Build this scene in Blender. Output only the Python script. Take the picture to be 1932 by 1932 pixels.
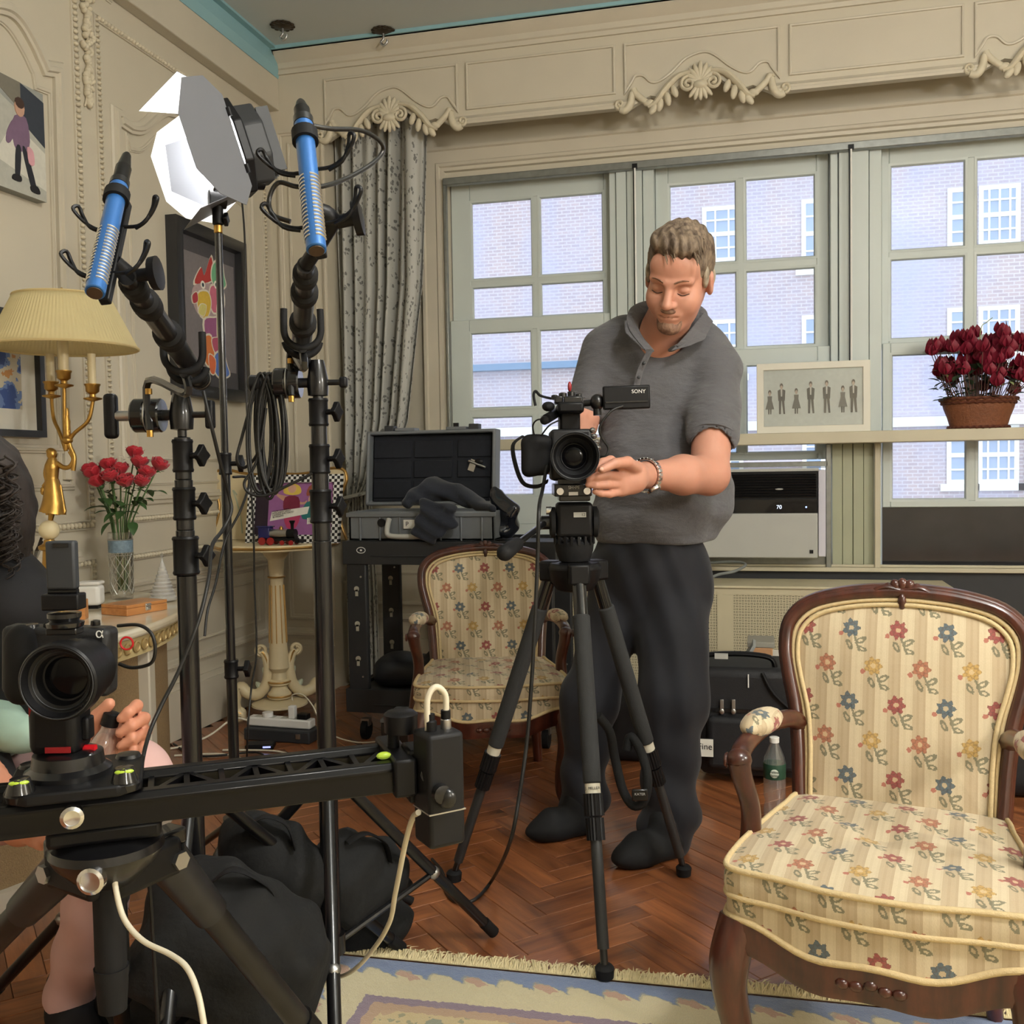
import bpy, bmesh, math, random
import numpy as np
from mathutils import Matrix, Vector, Euler
random.seed(7); rng = np.random.default_rng(7)
PI = math.pi
SC = bpy.context.scene
COL = SC.collection
for o in list(bpy.data.objects): bpy.data.objects.remove(o)
# ---------------------------------------------------------------- camera
CAMH, FPX = 1.10, 1878.8
_y, _p, _r = [math.radians(a) for a in (13.92, 2.606, -0.955)]
CF = np.array([-math.sin(_y)*math.cos(_p), math.cos(_y)*math.cos(_p), -math.sin(_p)])
_r0 = np.array([math.cos(_y), math.sin(_y), 0.0]); _u0 = np.cross(_r0, CF)
CR = _r0*math.cos(_r) + _u0*math.sin(_r); CU = -_r0*math.sin(_r) + _u0*math.cos(_r)
CC = np.array([0, 0, CAMH])
cam = bpy.data.cameras.new('camera'); cam_o = bpy.data.objects.new('camera', cam); COL.objects.link(cam_o)
cam.sensor_width = 36; cam.lens = 36*FPX/1932; cam.clip_start = 0.05; cam.clip_end = 200
cam_o.matrix_world = Matrix(((CR[0], CU[0], -CF[0], 0), (CR[1], CU[1], -CF[1], 0), (CR[2], CU[2], -CF[2], CAMH), (0, 0, 0, 1)))
SC.camera = cam_o
# ---------------------------------------------------------------- light and exposure
SC.view_settings.view_transform = 'Standard'; SC.view_settings.look = 'None'
SC.view_settings.gamma = 1; SC.view_settings.use_curve_mapping = False
SC.view_settings.exposure = 0.0
world = bpy.data.worlds.new('world'); SC.world = world; world.use_nodes = True
_bg = world.node_tree.nodes['Background']; _bg.inputs[0].default_value = (0.80, 0.89, 1.0, 1); _bg.inputs[1].default_value = 2.6
FILL_LAMPS = [(2.75, 1.0, 2.05), (2.85, -1.7, 2.15), (0.80, 0.90, 2.68)]   # hanging globes added out of view to fill the room with light
FILL_E = 118
# ---------------------------------------------------------------- pixel helpers: a pixel is a direction, the plane gives the distance
def ray(px, py): return CF + CR*(px-966)/FPX - CU*(py-966)/FPX
def onz(px, py, z=0.0):
    d = ray(px, py); return CC + d*(z-CAMH)/d[2]
def ony(px, py, Y):
    d = ray(px, py); return CC + d*Y/d[1]
def onx(px, py, X):
    d = ray(px, py); return CC + d*X/d[0]
def ond(px, py, D): return CC + ray(px, py)*D
def V(*a): return np.array(a, float)
# ---------------------------------------------------------------- mesh builder
def frames(path, closed=False):
    P = np.array(path, float); n = len(P)
    T = np.zeros_like(P)
    for i in range(n):
        a = P[(i-1) % n] if (closed or i > 0) else P[i]
        b = P[(i+1) % n] if (closed or i < n-1) else P[i]
        d = b-a; T[i] = d/(np.linalg.norm(d)+1e-12)
    up = np.array([0, 0, 1.0]) if abs(T[0][2]) < .9 else np.array([1.0, 0, 0])
    N = np.cross(T[0], up); N /= np.linalg.norm(N)+1e-12
    out = []
    for i in range(n):
        N = N-T[i]*(N@T[i]); l = np.linalg.norm(N)
        if l < 1e-6:
            N = np.cross(T[i], up); l = np.linalg.norm(N)+1e-12
        N = N/l; out.append((P[i], T[i], N, np.cross(T[i], N)))
    return out
def smooth_path(pts, n=6, closed=False):
    P = [np.array(p, float) for p in pts]; m = len(P); out = []
    rngi = range(m if closed else m-1)
    for i in rngi:
        p0 = P[(i-1) % m] if (closed or i > 0) else P[i]; p1 = P[i]; p2 = P[(i+1) % m]
        p3 = P[(i+2) % m] if (closed or i+2 < m) else p2
        for k in range(n):
            t = k/n
            out.append(.5*((2*p1)+(-p0+p2)*t+(2*p0-5*p1+4*p2-p3)*t*t+(-p0+3*p1-3*p2+p3)*t**3))
    if not closed: out.append(P[-1])
    return out
class MB:
    def __init__(s): s.v = []; s.f = []; s.m = []
    def add(s, vs, fs, m=0):
        b = len(s.v); s.v.extend([tuple(map(float, p)) for p in vs])
        for f in fs: s.f.append([b+i for i in f]); s.m.append(m)
        return s
    def box(s, c, size, rot=None, m=0):
        h = np.array(size)/2; c = np.array(c, float)
        vs = [np.array((x, y, z))*h for x in (-1, 1) for y in (-1, 1) for z in (-1, 1)]
        if rot is not None:
            R = np.array(rot if not isinstance(rot, (int, float)) else Matrix.Rotation(rot, 3, 'Z')); vs = [R@p for p in vs]
        return s.add([c+p for p in vs], [(0, 1, 3, 2), (4, 6, 7, 5), (0, 4, 5, 1), (2, 3, 7, 6), (0, 2, 6, 4), (1, 5, 7, 3)], m)
    def box2(s, a, b, m=0):
        a = np.array(a, float); b = np.array(b, float); return s.box((a+b)/2, np.abs(b-a), None, m)
    def tube(s, path, r, n=8, closed=False, caps=True, m=0, flat=1.0):
        fr = frames(path, closed); k = len(fr); rr = r if hasattr(r, '__len__') else [r]*k
        vs = []
        for (p, t, a, b), q in zip(fr, rr):
            for j in range(n):
                th = 2*PI*j/n; vs.append(p+a*q*math.cos(th)+b*q*flat*math.sin(th))
        fs = []
        for i in range(k if closed else k-1):
            for j in range(n):
                i2 = (i+1) % k; fs.append((i*n+j, i*n+(j+1) % n, i2*n+(j+1) % n, i2*n+j))
        if caps and not closed: fs += [tuple(range(n))[::-1], tuple((k-1)*n+j for j in range(n))]
        return s.add(vs, fs, m)
    def cyl(s, a, b, r0, r1=None, n=16, m=0, caps=True): return s.tube([a, b], [r0, r0 if r1 is None else r1], n, caps=caps, m=m)
    def lathe(s, prof, o=(0, 0, 0), ax=(0, 0, 1), n=24, m=0, sx=1.0):
        ax = np.array(ax, float); ax /= np.linalg.norm(ax); o = np.array(o, float)
        u = np.cross(ax, (0, 1, 0) if abs(ax[1]) < .9 else (1, 0, 0)); u /= np.linalg.norm(u); w = np.cross(ax, u)
        vs = []; k = len(prof)
        for r, z in prof:
            for j in range(n):
                th = 2*PI*j/n; vs.append(o+ax*z+(u*math.cos(th)*sx+w*math.sin(th))*r)
        fs = [(i*n+j, i*n+(j+1) % n, (i+1)*n+(j+1) % n, (i+1)*n+j) for i in range(k-1) for j in range(n)]
        fs += [tuple(range(n))[::-1], tuple((k-1)*n+j for j in range(n))]
        return s.add(vs, fs, m)
    def ell(s, c, r, rot=None, nu=16, nv=10, m=0):
        r = np.array(r if hasattr(r, '__len__') else (r, r, r), float); c = np.array(c, float); vs = []; fs = []
        R = np.eye(3) if rot is None else np.array(rot)
        for i in range(1, nv):
            ph = PI*i/nv
            for j in range(nu):
                th = 2*PI*j/nu; vs.append(c+R@(r*np.array((math.sin(ph)*math.cos(th), math.sin(ph)*math.sin(th), math.cos(ph)))))
        for i in range(nv-2):
            for j in range(nu): fs.append((i*nu+j, (i+1)*nu+j, (i+1)*nu+(j+1) % nu, i*nu+(j+1) % nu))
        t = len(vs); vs += [c+R@(r*np.array((0, 0, 1))), c+R@(r*np.array((0, 0, -1)))]
        for j in range(nu):
            fs.append((t, j, (j+1) % nu)); fs.append((t+1, (nv-2)*nu+(j+1) % nu, (nv-2)*nu+j))
        return s.add(vs, fs, m)
    def prism(s, poly, f, t0, t1, m=0):
        # poly: 2D points, f(u, v, t) -> 3D
        n = len(poly); vs = [f(u, v, t0) for u, v in poly]+[f(u, v, t1) for u, v in poly]
        fs = [tuple(range(n)), tuple(range(n, 2*n))[::-1]]+[(i, i+n, (i+1) % n+n, (i+1) % n) for i in range(n)]
        return s.add(vs, fs, m)
    def grid(s, P, m=0, cu=False, cv=False):
        a = len(P); b = len(P[0]); vs = [p for row in P for p in row]; fs = []
        for i in range(a if cu else a-1):
            for j in range(b if cv else b-1):
                i2 = (i+1) % a; j2 = (j+1) % b; fs.append((i*b+j, i*b+j2, i2*b+j2, i2*b+j))
        return s.add(vs, fs, m)
    def sweep2(s, pts, prof, f, closed=False, m=0):
        # pts: 2D path on a wall, prof: list of (offset, height), f(u, v, h) -> 3D, mitred
        P = [np.array(p, float) for p in pts]; n = len(P); off = []
        for i in range(n):
            a = P[i]-P[i-1] if (closed or i > 0) else P[1]-P[0]
            b = P[(i+1) % n]-P[i] if (closed or i < n-1) else P[i]-P[i-1]
            a = a/(np.linalg.norm(a)+1e-9); b = b/(np.linalg.norm(b)+1e-9)
            na = np.array((-a[1], a[0])); nb = np.array((-b[1], b[0])); mm = na+nb; l = np.linalg.norm(mm)
            mm = mm/l if l > 1e-6 else na; off.append(mm/max(.35, mm@na))
        rows = [[f(*(P[i]+off[i]*o), h) for o, h in prof] for i in range(n)]
        return s.grid(rows, m, cu=closed)
    def build(s, name, mats, parent=None, ang=35, world=True, recalc=True):
        me = bpy.data.meshes.new(name); me.from_pydata(s.v, [], s.f)
        for mt in (mats if isinstance(mats, (list, tuple)) else [mats]): me.materials.append(mt)
        me.polygons.foreach_set('material_index', s.m)
        if recalc:
            bm = bmesh.new(); bm.from_mesh(me); bmesh.ops.recalc_face_normals(bm, faces=bm.faces); bm.to_mesh(me); bm.free()
        me.polygons.foreach_set('use_smooth', [True]*len(me.polygons)); me.set_sharp_from_angle(angle=math.radians(ang)); me.update()
        return link(name, me, parent, world)
def link(name, me, parent=None, world=True):
    o = bpy.data.objects.new(name, me); COL.objects.link(o)
    if parent is not None:
        o.parent = parent
        if world: o.matrix_parent_inverse = PARENT_INV.get(parent.name, Matrix())
    return o
PARENT_INV = {}
def tag(o, label=None, cat=None, group=None, kind=None):
    if label: o['label'] = label
    if cat: o['category'] = cat
    if group: o['group'] = group
    if kind: o['kind'] = kind
    return o
def thing(name, label, cat, loc=(0, 0, 0), rotz=0.0, group=None, kind=None):
    o = bpy.data.objects.new(name, None); COL.objects.link(o); o.empty_display_size = .05
    o.location = tuple(map(float, loc)); o.rotation_euler = (0, 0, rotz)
    PARENT_INV[o.name] = (Matrix.Translation(Vector(tuple(map(float, loc))))@Matrix.Rotation(rotz, 4, 'Z')).inverted()
    return tag(o, label, cat, group, kind)
def struct(name, label=None): return thing(name, label, None, kind='structure')
def bev(o, w=.004, seg=2):
    md = o.modifiers.new('bevel', 'BEVEL'); md.width = w; md.segments = seg; md.limit_method = 'ANGLE'; md.angle_limit = .6
    return o
def subsurf(o, l=1):
    md = o.modifiers.new('sub', 'SUBSURF'); md.levels = l; md.render_levels = l; return o
def copy_tree(o, parent=None):
    c = o.copy(); COL.objects.link(c); c.parent = parent
    for ch in o.children: copy_tree(ch, c)
    return c
def text(s, name, size, mt, parent, M, ext=.0004, align='CENTER'):
    cu = bpy.data.curves.new(name, 'FONT'); cu.body = s; cu.size = size; cu.extrude = ext; cu.align_x = align; cu.align_y = 'CENTER'
    o = bpy.data.objects.new(name, cu); COL.objects.link(o); cu.materials.append(mt)
    o.parent = parent; o.matrix_parent_inverse = PARENT_INV.get(parent.name, Matrix()) if parent else Matrix()
    o.matrix_basis = M
    return o
def basis(o, x, y):
    x = np.array(x, float); x /= np.linalg.norm(x); y = np.array(y, float); y = y-x*(x@y); y /= np.linalg.norm(y); z = np.cross(x, y)
    return Matrix(((x[0], y[0], z[0], o[0]), (x[1], y[1], z[1], o[1]), (x[2], y[2], z[2], o[2]), (0, 0, 0, 1)))
def rot_to(d, up=(0, 0, 1)):
    d = np.array(d, float); d /= np.linalg.norm(d); u = np.array(up, float); u = u-d*(d@u); u /= np.linalg.norm(u); x = np.cross(u, d)
    return np.stack([x, d, u], 1)     # columns: right, forward, up
# ---------------------------------------------------------------- materials
class Ex:
    """tiny expression wrapper that turns python arithmetic into math nodes"""
    def __init__(s, t, k): s.t = t; s.k = k
    def _m(s, op, *a):
        n = s.t.nodes.new('ShaderNodeMath'); n.operation = op
        for i, q in enumerate((s,)+a):
            if isinstance(q, Ex): s.t.links.new(q.k, n.inputs[i])
            else: n.inputs[i].default_value = q
        return Ex(s.t, n.outputs[0])
    def __add__(s, o): return s._m('ADD', o)
    __radd__ = __add__
    def __sub__(s, o): return s._m('SUBTRACT', o)
    def __rsub__(s, o): return (s*-1)+o
    def __mul__(s, o): return s._m('MULTIPLY', o)
    __rmul__ = __mul__
    def __truediv__(s, o): return s._m('DIVIDE', o)
    def fr(s): return s._m('FRACT')
    def fl(s): return s._m('FLOOR')
    def ab(s): return s._m('ABSOLUTE')
    def lt(s, o): return s._m('LESS_THAN', o)
    def gt(s, o): return s._m('GREATER_THAN', o)
    def mn(s, o): return s._m('MINIMUM', o)
    def mx(s, o): return s._m('MAXIMUM', o)
    def sq(s): return s*s
    def rt(s): return s._m('SQRT')
    def sin(s): return s._m('SINE')
    def cos(s): return s._m('COSINE')
    def at2(s, o): return s._m('ARCTAN2', o)
    def mod2(s): return (s*.5).fr()*2
def new_mat(name):
    m = bpy.data.materials.new(name); m.use_nodes = True; t = m.node_tree
    return m, t, t.nodes['Principled BSDF']
def rgb(c): return (c[0], c[1], c[2], 1.0)
def s2l(r, g, b):
    f = lambda x: x/12.92 if x <= .04045 else ((x+.055)/1.055)**2.4
    return tuple(f(q/255) for q in (r, g, b))
def mixc(t, fac, a, b):
    n = t.nodes.new('ShaderNodeMix'); n.data_type = 'RGBA'
    for k, q in ((0, fac), (6, a), (7, b)):
        q = q.k if isinstance(q, Ex) else q
        if isinstance(q, bpy.types.NodeSocket): t.links.new(q, n.inputs[k])
        elif k == 0: n.inputs[k].default_value = q
        else: n.inputs[k].default_value = rgb(q)
    return n.outputs[2]
def noise(t, scale, vec=None, detail=3, rough=.5, out=0):
    n = t.nodes.new('ShaderNodeTexNoise'); n.inputs['Scale'].default_value = scale; n.inputs['Detail'].default_value = detail; n.inputs['Roughness'].default_value = rough
    if vec is not None: t.links.new(vec, n.inputs['Vector'])
    return n.outputs[out]
def coords(t, kind='Object'):
    return t.nodes.new('ShaderNodeTexCoord').outputs[kind]
def xyz(t, vec):
    n = t.nodes.new('ShaderNodeSeparateXYZ'); t.links.new(vec, n.inputs[0]); return [Ex(t, n.outputs[i]) for i in range(3)]
def mapping(t, vec, sc=(1, 1, 1), loc=(0, 0, 0), rot=(0, 0, 0)):
    n = t.nodes.new('ShaderNodeMapping'); t.links.new(vec, n.inputs[0]); n.inputs[1].default_value = loc; n.inputs[2].default_value = rot; n.inputs[3].default_value = sc
    return n.outputs[0]
def bump(t, b, h, st=.3, d=.01):
    n = t.nodes.new('ShaderNodeBump'); n.inputs['Strength'].default_value = st; n.inputs['Distance'].default_value = d
    t.links.new(h.k if isinstance(h, Ex) else h, n.inputs['Height']); t.links.new(n.outputs[0], b.inputs['Normal'])
MATS = {}
def M(name, col=(.5, .5, .5), rough=.5, metal=0., var=.10, scale=14., bmp=0., bscale=60., coat=0., trans=0., ior=1.45, emit=None, es=1., spec=.5, sheen=0., alpha=1., sss=0.):
    if name in MATS: return MATS[name]
    m, t, b = new_mat(name); MATS[name] = m
    if var > 0:
        nz = noise(t, scale, coords(t), 4)
        t.links.new(mixc(t, nz, [max(0, c*(1-var)) for c in col], [min(1, c*(1+var)) for c in col]), b.inputs['Base Color'])
    else: b.inputs['Base Color'].default_value = rgb(col)
    b.inputs['Roughness'].default_value = rough; b.inputs['Metallic'].default_value = metal
    b.inputs['Coat Weight'].default_value = coat; b.inputs['Transmission Weight'].default_value = trans; b.inputs['IOR'].default_value = ior
    b.inputs['Specular IOR Level'].default_value = spec; b.inputs['Sheen Weight'].default_value = sheen; b.inputs['Alpha'].default_value = alpha
    b.inputs['Subsurface Weight'].default_value = sss
    if emit: b.inputs['Emission Color'].default_value = rgb(emit); b.inputs['Emission Strength'].default_value = es
    if bmp: bump(t, b, noise(t, bscale, coords(t), 4), bmp, .004)
    return m
CREAM = M('cream_paint', s2l(199, 191, 172), .45, var=.05, scale=3, bmp=.08, bscale=40)
CREAM2 = M('cream_moulding', s2l(198, 190, 172), .42, var=.06, scale=6)
GREYWHITE = M('window_paint', s2l(198, 206, 202), .4, var=.05, scale=5)
GREYMETAL = M('storm_track_metal', s2l(140, 142, 138), .35, .7, var=.25, scale=30)
CEILM = M('ceiling_paint', s2l(196, 203, 203), .8, var=.03, scale=2)
BLUEM = M('cove_blue_paint', s2l(140, 180, 188), .6, var=.06, scale=3)
BLACKP = M('black_plastic', (.006, .006, .007), .42, var=.1, spec=.3)
BLACKM = M('black_metal', (.006, .006, .007), .3, .0, var=.15, scale=30, coat=.4)
BLACKG = M('black_gloss', (.008, .008, .009), .18, var=.1, coat=.5)
RUBBER = M('black_rubber', (.010, .010, .011), .7, var=.2, scale=40, spec=.3)
CHROME = M('chrome', (.75, .75, .76), .18, 1., var=.05)
STEEL = M('brushed_steel', (.5, .5, .5), .35, 1., var=.1)
GOLD = M('gilt_bronze', s2l(186, 146, 78), .36, 1., var=.25, scale=35, bmp=.15, bscale=90)
WHITEP = M('white_plastic', s2l(232, 231, 226), .4, var=.02)
IVORY = M('ivory_ball', s2l(222, 208, 170), .35, var=.06)
LGREY = M('light_grey_plastic', s2l(178, 178, 172), .45, var=.03)
DGREY = M('dark_grey_plastic', (.03, .032, .035), .5, var=.1)
def glass_pane():
    m, t, b = new_mat('window_glass')
    tr = t.nodes.new('ShaderNodeBsdfTransparent'); tr.inputs[0].default_value = (.94, .97, 1, 1)
    gl = t.nodes.new('ShaderNodeBsdfGlossy'); gl.inputs['Roughness'].default_value = .02
    tl = t.nodes.new('ShaderNodeBsdfTranslucent'); tl.inputs[0].default_value = (.9, .93, 1, 1)
    ws = noise(t, 5, mapping(t, coords(t), (1, 1, .25)), 4)
    fac = Ex(t, ws)*.10+.03
    m1 = t.nodes.new('ShaderNodeMixShader'); t.links.new(fac.k, m1.inputs[0]); t.links.new(tr.outputs[0], m1.inputs[1]); t.links.new(tl.outputs[0], m1.inputs[2])
    lw = t.nodes.new('ShaderNodeFresnel'); lw.inputs[0].default_value = 1.45
    m2 = t.nodes.new('ShaderNodeMixShader'); t.links.new(lw.outputs[0], m2.inputs[0]); t.links.new(m1.outputs[0], m2.inputs[1]); t.links.new(gl.outputs[0], m2.inputs[2])
    t.links.new(m2.outputs[0], t.nodes['Material Output'].inputs[0]); return m
GLASS = glass_pane()
def clear_glass(name, col=(1, 1, 1), refl=.12, dens=.0):
    m, t, b = new_mat(name)
    tr = t.nodes.new('ShaderNodeBsdfTransparent'); tr.inputs[0].default_value = rgb(col)
    gl = t.nodes.new('ShaderNodeBsdfGlossy'); gl.inputs['Roughness'].default_value = .03
    lw = t.nodes.new('ShaderNodeLayerWeight'); lw.inputs[0].default_value = .35
    f = Ex(t, lw.outputs[1])*.7+refl
    m2 = t.nodes.new('ShaderNodeMixShader'); t.links.new(f.k, m2.inputs[0]); t.links.new(tr.outputs[0], m2.inputs[1]); t.links.new(gl.outputs[0], m2.inputs[2])
    if dens > 0:
        df = t.nodes.new('ShaderNodeBsdfDiffuse'); m3 = t.nodes.new('ShaderNodeMixShader'); m3.inputs[0].default_value = dens
        t.links.new(m2.outputs[0], m3.inputs[1]); t.links.new(df.outputs[0], m3.inputs[2]); m2 = m3
    t.links.new(m2.outputs[0], t.nodes['Material Output'].inputs[0]); return m
CLEAR = clear_glass('clear_glass'); CLEARP = clear_glass('clear_plastic', (.93, .95, .96), .1, .08)
def wood(name, c1, c2, rough=.35, sc=(3, 3, 30), coat=.3, rnd=False, axis=None):
    m, t, b = new_mat(name)
    co = coords(t)
    v = mapping(t, co, sc)
    if rnd:
        oi = t.nodes.new('ShaderNodeObjectInfo'); ad = t.nodes.new('ShaderNodeVectorMath'); ad.operation = 'ADD'
        cb = t.nodes.new('ShaderNodeCombineXYZ'); q = Ex(t, oi.outputs['Random'])
        for i in range(3): t.links.new((q*(17+9*i)).k, cb.inputs[i])
        t.links.new(v, ad.inputs[0]); t.links.new(cb.outputs[0], ad.inputs[1]); v = ad.outputs[0]
    nz = noise(t, 1.0, v, 6, .6)
    r = t.nodes.new('ShaderNodeValToRGB'); r.color_ramp.elements[0].position = .3; r.color_ramp.elements[1].position = .72
    r.color_ramp.elements[0].color = rgb(c1); r.color_ramp.elements[1].color = rgb(c2); t.links.new(nz, r.inputs[0])
    c = r.outputs[0]
    if rnd:
        hs = t.nodes.new('ShaderNodeHueSaturation'); t.links.new(c, hs.inputs['Color']); t.links.new((q*.55+.72).k, hs.inputs['Value']); t.links.new((q*.02+.49).k, hs.inputs['Hue']); c = hs.outputs[0]
    t.links.new(c, b.inputs['Base Color']); b.inputs['Roughness'].default_value = rough; b.inputs['Coat Weight'].default_value = coat; b.inputs['Coat Roughness'].default_value = .15
    bump(t, b, nz, .12, .002); return m
MAHOG = wood('mahogany_stain', s2l(44, 18, 13), s2l(92, 45, 31), .28, (30, 30, 6), .5)
PLANK = wood('oak_plank', s2l(92, 48, 26), s2l(150, 88, 48), .3, (4, 45, 45), .35, rnd=True)
BOXWOOD = wood('box_wood', s2l(176, 112, 60), s2l(214, 152, 92), .35, (6, 40, 40), .3)
def fabric():
    m, t, b = new_mat('striped_floral_fabric')
    uvn = t.nodes.new('ShaderNodeUVMap'); vec = uvn.outputs[0]
    wob = t.nodes.new('ShaderNodeVectorMath'); wob.operation = 'MULTIPLY_ADD'; t.links.new(noise(t, 130, vec, 2, .5, 1), wob.inputs[0])
    wob.inputs[1].default_value = (.004, .004, 0); t.links.new(vec, wob.inputs[2])
    u, v, _ = xyz(t, wob.outputs[0]); u0, v0, _ = xyz(t, vec); Q = .0017; u = ((u/Q).fl()+.5)*Q; v = ((v/Q).fl()+.5)*Q   # cross-stitch steps
    PX, PY = .094, .074
    row = (v/PY+100.).fl(); odd = row.mod2()
    uu = u/PX+100.+odd*.5; col = uu.fl(); cpar = col.mod2()
    lu = (uu.fr()-.5)*PX; lv = ((v/PY+100.).fr()-.5)*PY
    s1 = ((u0/.049+50.).fr()).gt(.5); s2 = ((u0/.0123+50.).fr()).gt(.62)
    w = Ex(t, noise(t, 900, mapping(t, vec, (1, .25, 1)), 2)); w2 = Ex(t, noise(t, 60, vec, 3))
    base = mixc(t, s1*.75+s2*.18, s2l(218, 203, 172), s2l(186, 166, 136))
    base = mixc(t, (w*.5+w2*.25)*.55, base, s2l(150, 128, 92))
    # stem and leaves
    stem = ((lu-(lv-.012)*-.35).ab().lt(.0022))*(lv.lt(.012))*(lv.gt(-.030))
    def leaf(cx, cy, ang, a, bb):
        ca, sa = math.cos(ang), math.sin(ang); x = lu-cx; y = lv-cy; p = x*ca+y*sa; q = y*ca-x*sa
        d = (p/a).sq()+(q/bb).sq(); return d.lt(1.)*d.gt(.18)
    lf = leaf(.017, -.008, .5, .0130, .0062).mx(leaf(-.006, -.017, 2.1, .0120, .0056)).mx(leaf(.020, -.025, -.3, .0105, .0052)).mx(stem)
    hx = lu+.003; hy = lv-.016; r = (hx.sq()+hy.sq()).rt(); th = hy.at2(hx)
    pet = r.lt(((th*7.).cos()*.0028)+.0165)
    ring = ((r*700.+(th*7.).cos()*1.4).sin()).gt(.35)
    core = r.lt(.0050)
    bx = lu+.024; by = lv-.004; bud = ((bx.sq()+by.sq()).rt()).lt(.0048)
    ca = mixc(t, cpar, s2l(146, 62, 64), s2l(72, 92, 104)); cb = mixc(t, cpar, s2l(188, 152, 86), s2l(170, 106, 80))
    fc = mixc(t, odd, ca, cb)
    fd = mixc(t, .5, fc, s2l(70, 56, 50)); fc = mixc(t, ring*.75, fc, fd); fc = mixc(t, core*.7, fc, s2l(214, 190, 150))
    c = mixc(t, lf*.78, base, s2l(98, 100, 80)); c = mixc(t, bud*.85, c, s2l(170, 92, 80)); c = mixc(t, pet*.90, c, fc)
    t.links.new(c, b.inputs['Base Color']); b.inputs['Roughness'].default_value = .85; b.inputs['Sheen Weight'].default_value = .15
    bump(t, b, w, .25, .0015); return m
FABRIC = fabric()
def uvbox(o, off=(0, 0)):
    me = o.data; uv = me.uv_layers.new(name='UVMap')
    for p in me.polygons:
        n = p.normal; a = max(range(3), key=lambda i: abs(n[i]))
        for li in p.loop_indices:
            c = me.vertices[me.loops[li].vertex_index].co
            q = (c.y, c.z) if a == 0 else ((c.x, c.z) if a == 1 else (c.x, c.y))
            uv.data[li].uv = (q[0]+off[0], q[1]+off[1])
    return o
PIPING = M('cream_piping', s2l(208, 186, 142), .8, var=.15, scale=120, bmp=.4, bscale=400)
# ---------------------------------------------------------------- room shell
XL, YV, YA, XR, YB, ZC = -2.35, 4.60, 4.85, 3.3, -3.2, 3.16
def wallx(u, v, h): return V(XL+h, u, v)          # left wall: u = Y, v = Z, h = out of the wall
def wally(Y): return lambda u, v, h: V(u, Y-h, v)  # window wall: u = X, v = Z
def YZ(px, py): return onx(px, py, XL)[1:]
def XZ(px, py, Y):
    q = ony(px, py, Y); return np.array((q[0], q[2]))
def single(mb, name, mt, kind='structure', **k): return tag(mb.build(name, mt, **k), kind=kind)
PROF = lambda w, h: [(-w/2, 0), (-w/2, h*.55), (-w*.28, h*.6), (-w*.2, h), (w*.05, h), (w*.12, h*.55), (w*.38, h*.45), (w/2, h*.15), (w/2, 0)]
PIL = ony(617, 600, YV)[0]
w = MB(); w.box2((XL-.15, YB, -.05), (XL, YA+.3, ZC)); single(w, 'wall_left', CREAM)
w = MB(); w.box2((XR, YB, -.05), (XR+.15, YA+.3, ZC)); single(w, 'wall_right', CREAM)
w = MB(); w.box2((XL-.15, YB-.15, -.05), (XR+.15, YB, ZC)); single(w, 'wall_back', CREAM)
w = MB(); w.box2((XL-.15, YB-.15, ZC), (XR+.15, YA+.3, ZC+.12)); single(w, 'ceiling', CEILM)
# the window wall: corner pilaster, wall left of the window, wall over it and parapet below it
WX0 = ony(843, 500, YA)[0]; WZT = ony(850, 340, YA)[2]; WZB = ony(1500, 1076, YA)[2]
w = MB(); w.box2((XL, YV, -.05), (PIL, YA+.3, ZC)); w.box2((PIL, YA, -.05), (WX0, YA+.3, ZC)); w.box2((WX0, YA, WZT), (XR, YA+.3, ZC)); w.box2((WX0, YA, -.05), (XR, YA+.3, WZB-.02))
single(w, 'wall_window', CREAM)
# soffit beam, blue cove and thin blue border
ZB0, ZB1 = ony(507, 212, YV)[2], ony(525, 149, YV)[2]; XB = ony(526, 180, YV)[0]
XCV = onz(421, 0, ZC)[0]
w = MB(); w.box2((XL, YB, ZB0), (XB, YV, ZB1)); tag(bev(single(w, 'trim_1', CREAM2), .004), 'cream soffit beam along the top of the panelled wall')
w = MB(); pr = [(XB-.02, ZB1), (XB, ZB1), (XB+(XCV-XB)*.35, ZB1+.045), (XCV-.03, ZC-.022), (XCV-.03, ZC-.012), (XCV, ZC-.012), (XCV, ZC), (XB-.02, ZC)]
w.prism(pr, lambda a, b, t: V(a, t, b), YB, YV); tag(single(w, 'trim_2', BLUEM, ang=20), 'pale blue cove under the ceiling')
w = MB(); w.box2((XB, YV-.085, ZC-.016), (XR, YV-.02, ZC)); tag(single(w, 'trim_3', BLUEM), 'thin blue border line along the ceiling')
# ---------------------------------------------------------------- valance with carved shells
cA, cC = XZ(737, 205, YV), XZ(1322, 150, YV); SP = cC[0]-cA[0]; zC0 = cC[1]
vz = lambda px, py: XZ(px, py, YV)[1]
ZVT = vz(560, 137); ZVB = vz(1000, 222)
rel = lambda L: [tuple(XZ(x, y, YV)-cC) for x, y in L]
hw = (XZ(1469, 100, YV)-cC)[0]
wave = rel([(1327, 98), (1349, 104), (1376, 124), (1400, 136), (1417, 135), (1433, 119), (1449, 117), (1457, 128), (1469, 143)])
ptop = (XZ(1470, 51, YV)-cC)[1]
edge = rel([(1322, 133), (1345, 138), (1372, 158), (1395, 168), (1420, 160), (1448, 170), (1466, 178)])
zb = ZVB-zC0
val = thing('trim_4', 'cream carved valance board with shell ornaments over the windows', None, kind='structure')
bot = []
xs0 = cA[0]; nsec = 4
for k in range(nsec):
    xc = xs0+k*SP
    R = [(xc+u, zC0+v) for u, v in edge]; Lm = [(xc-u, zC0+v) for u, v in edge[1:]][::-1]
    bot += [(xc-hw-.02, ZVB)] + Lm + R + [(xc+hw+.02, ZVB)]
bot = [p for p in bot if p[0] > PIL+.0 and p[0] < XR]
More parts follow.
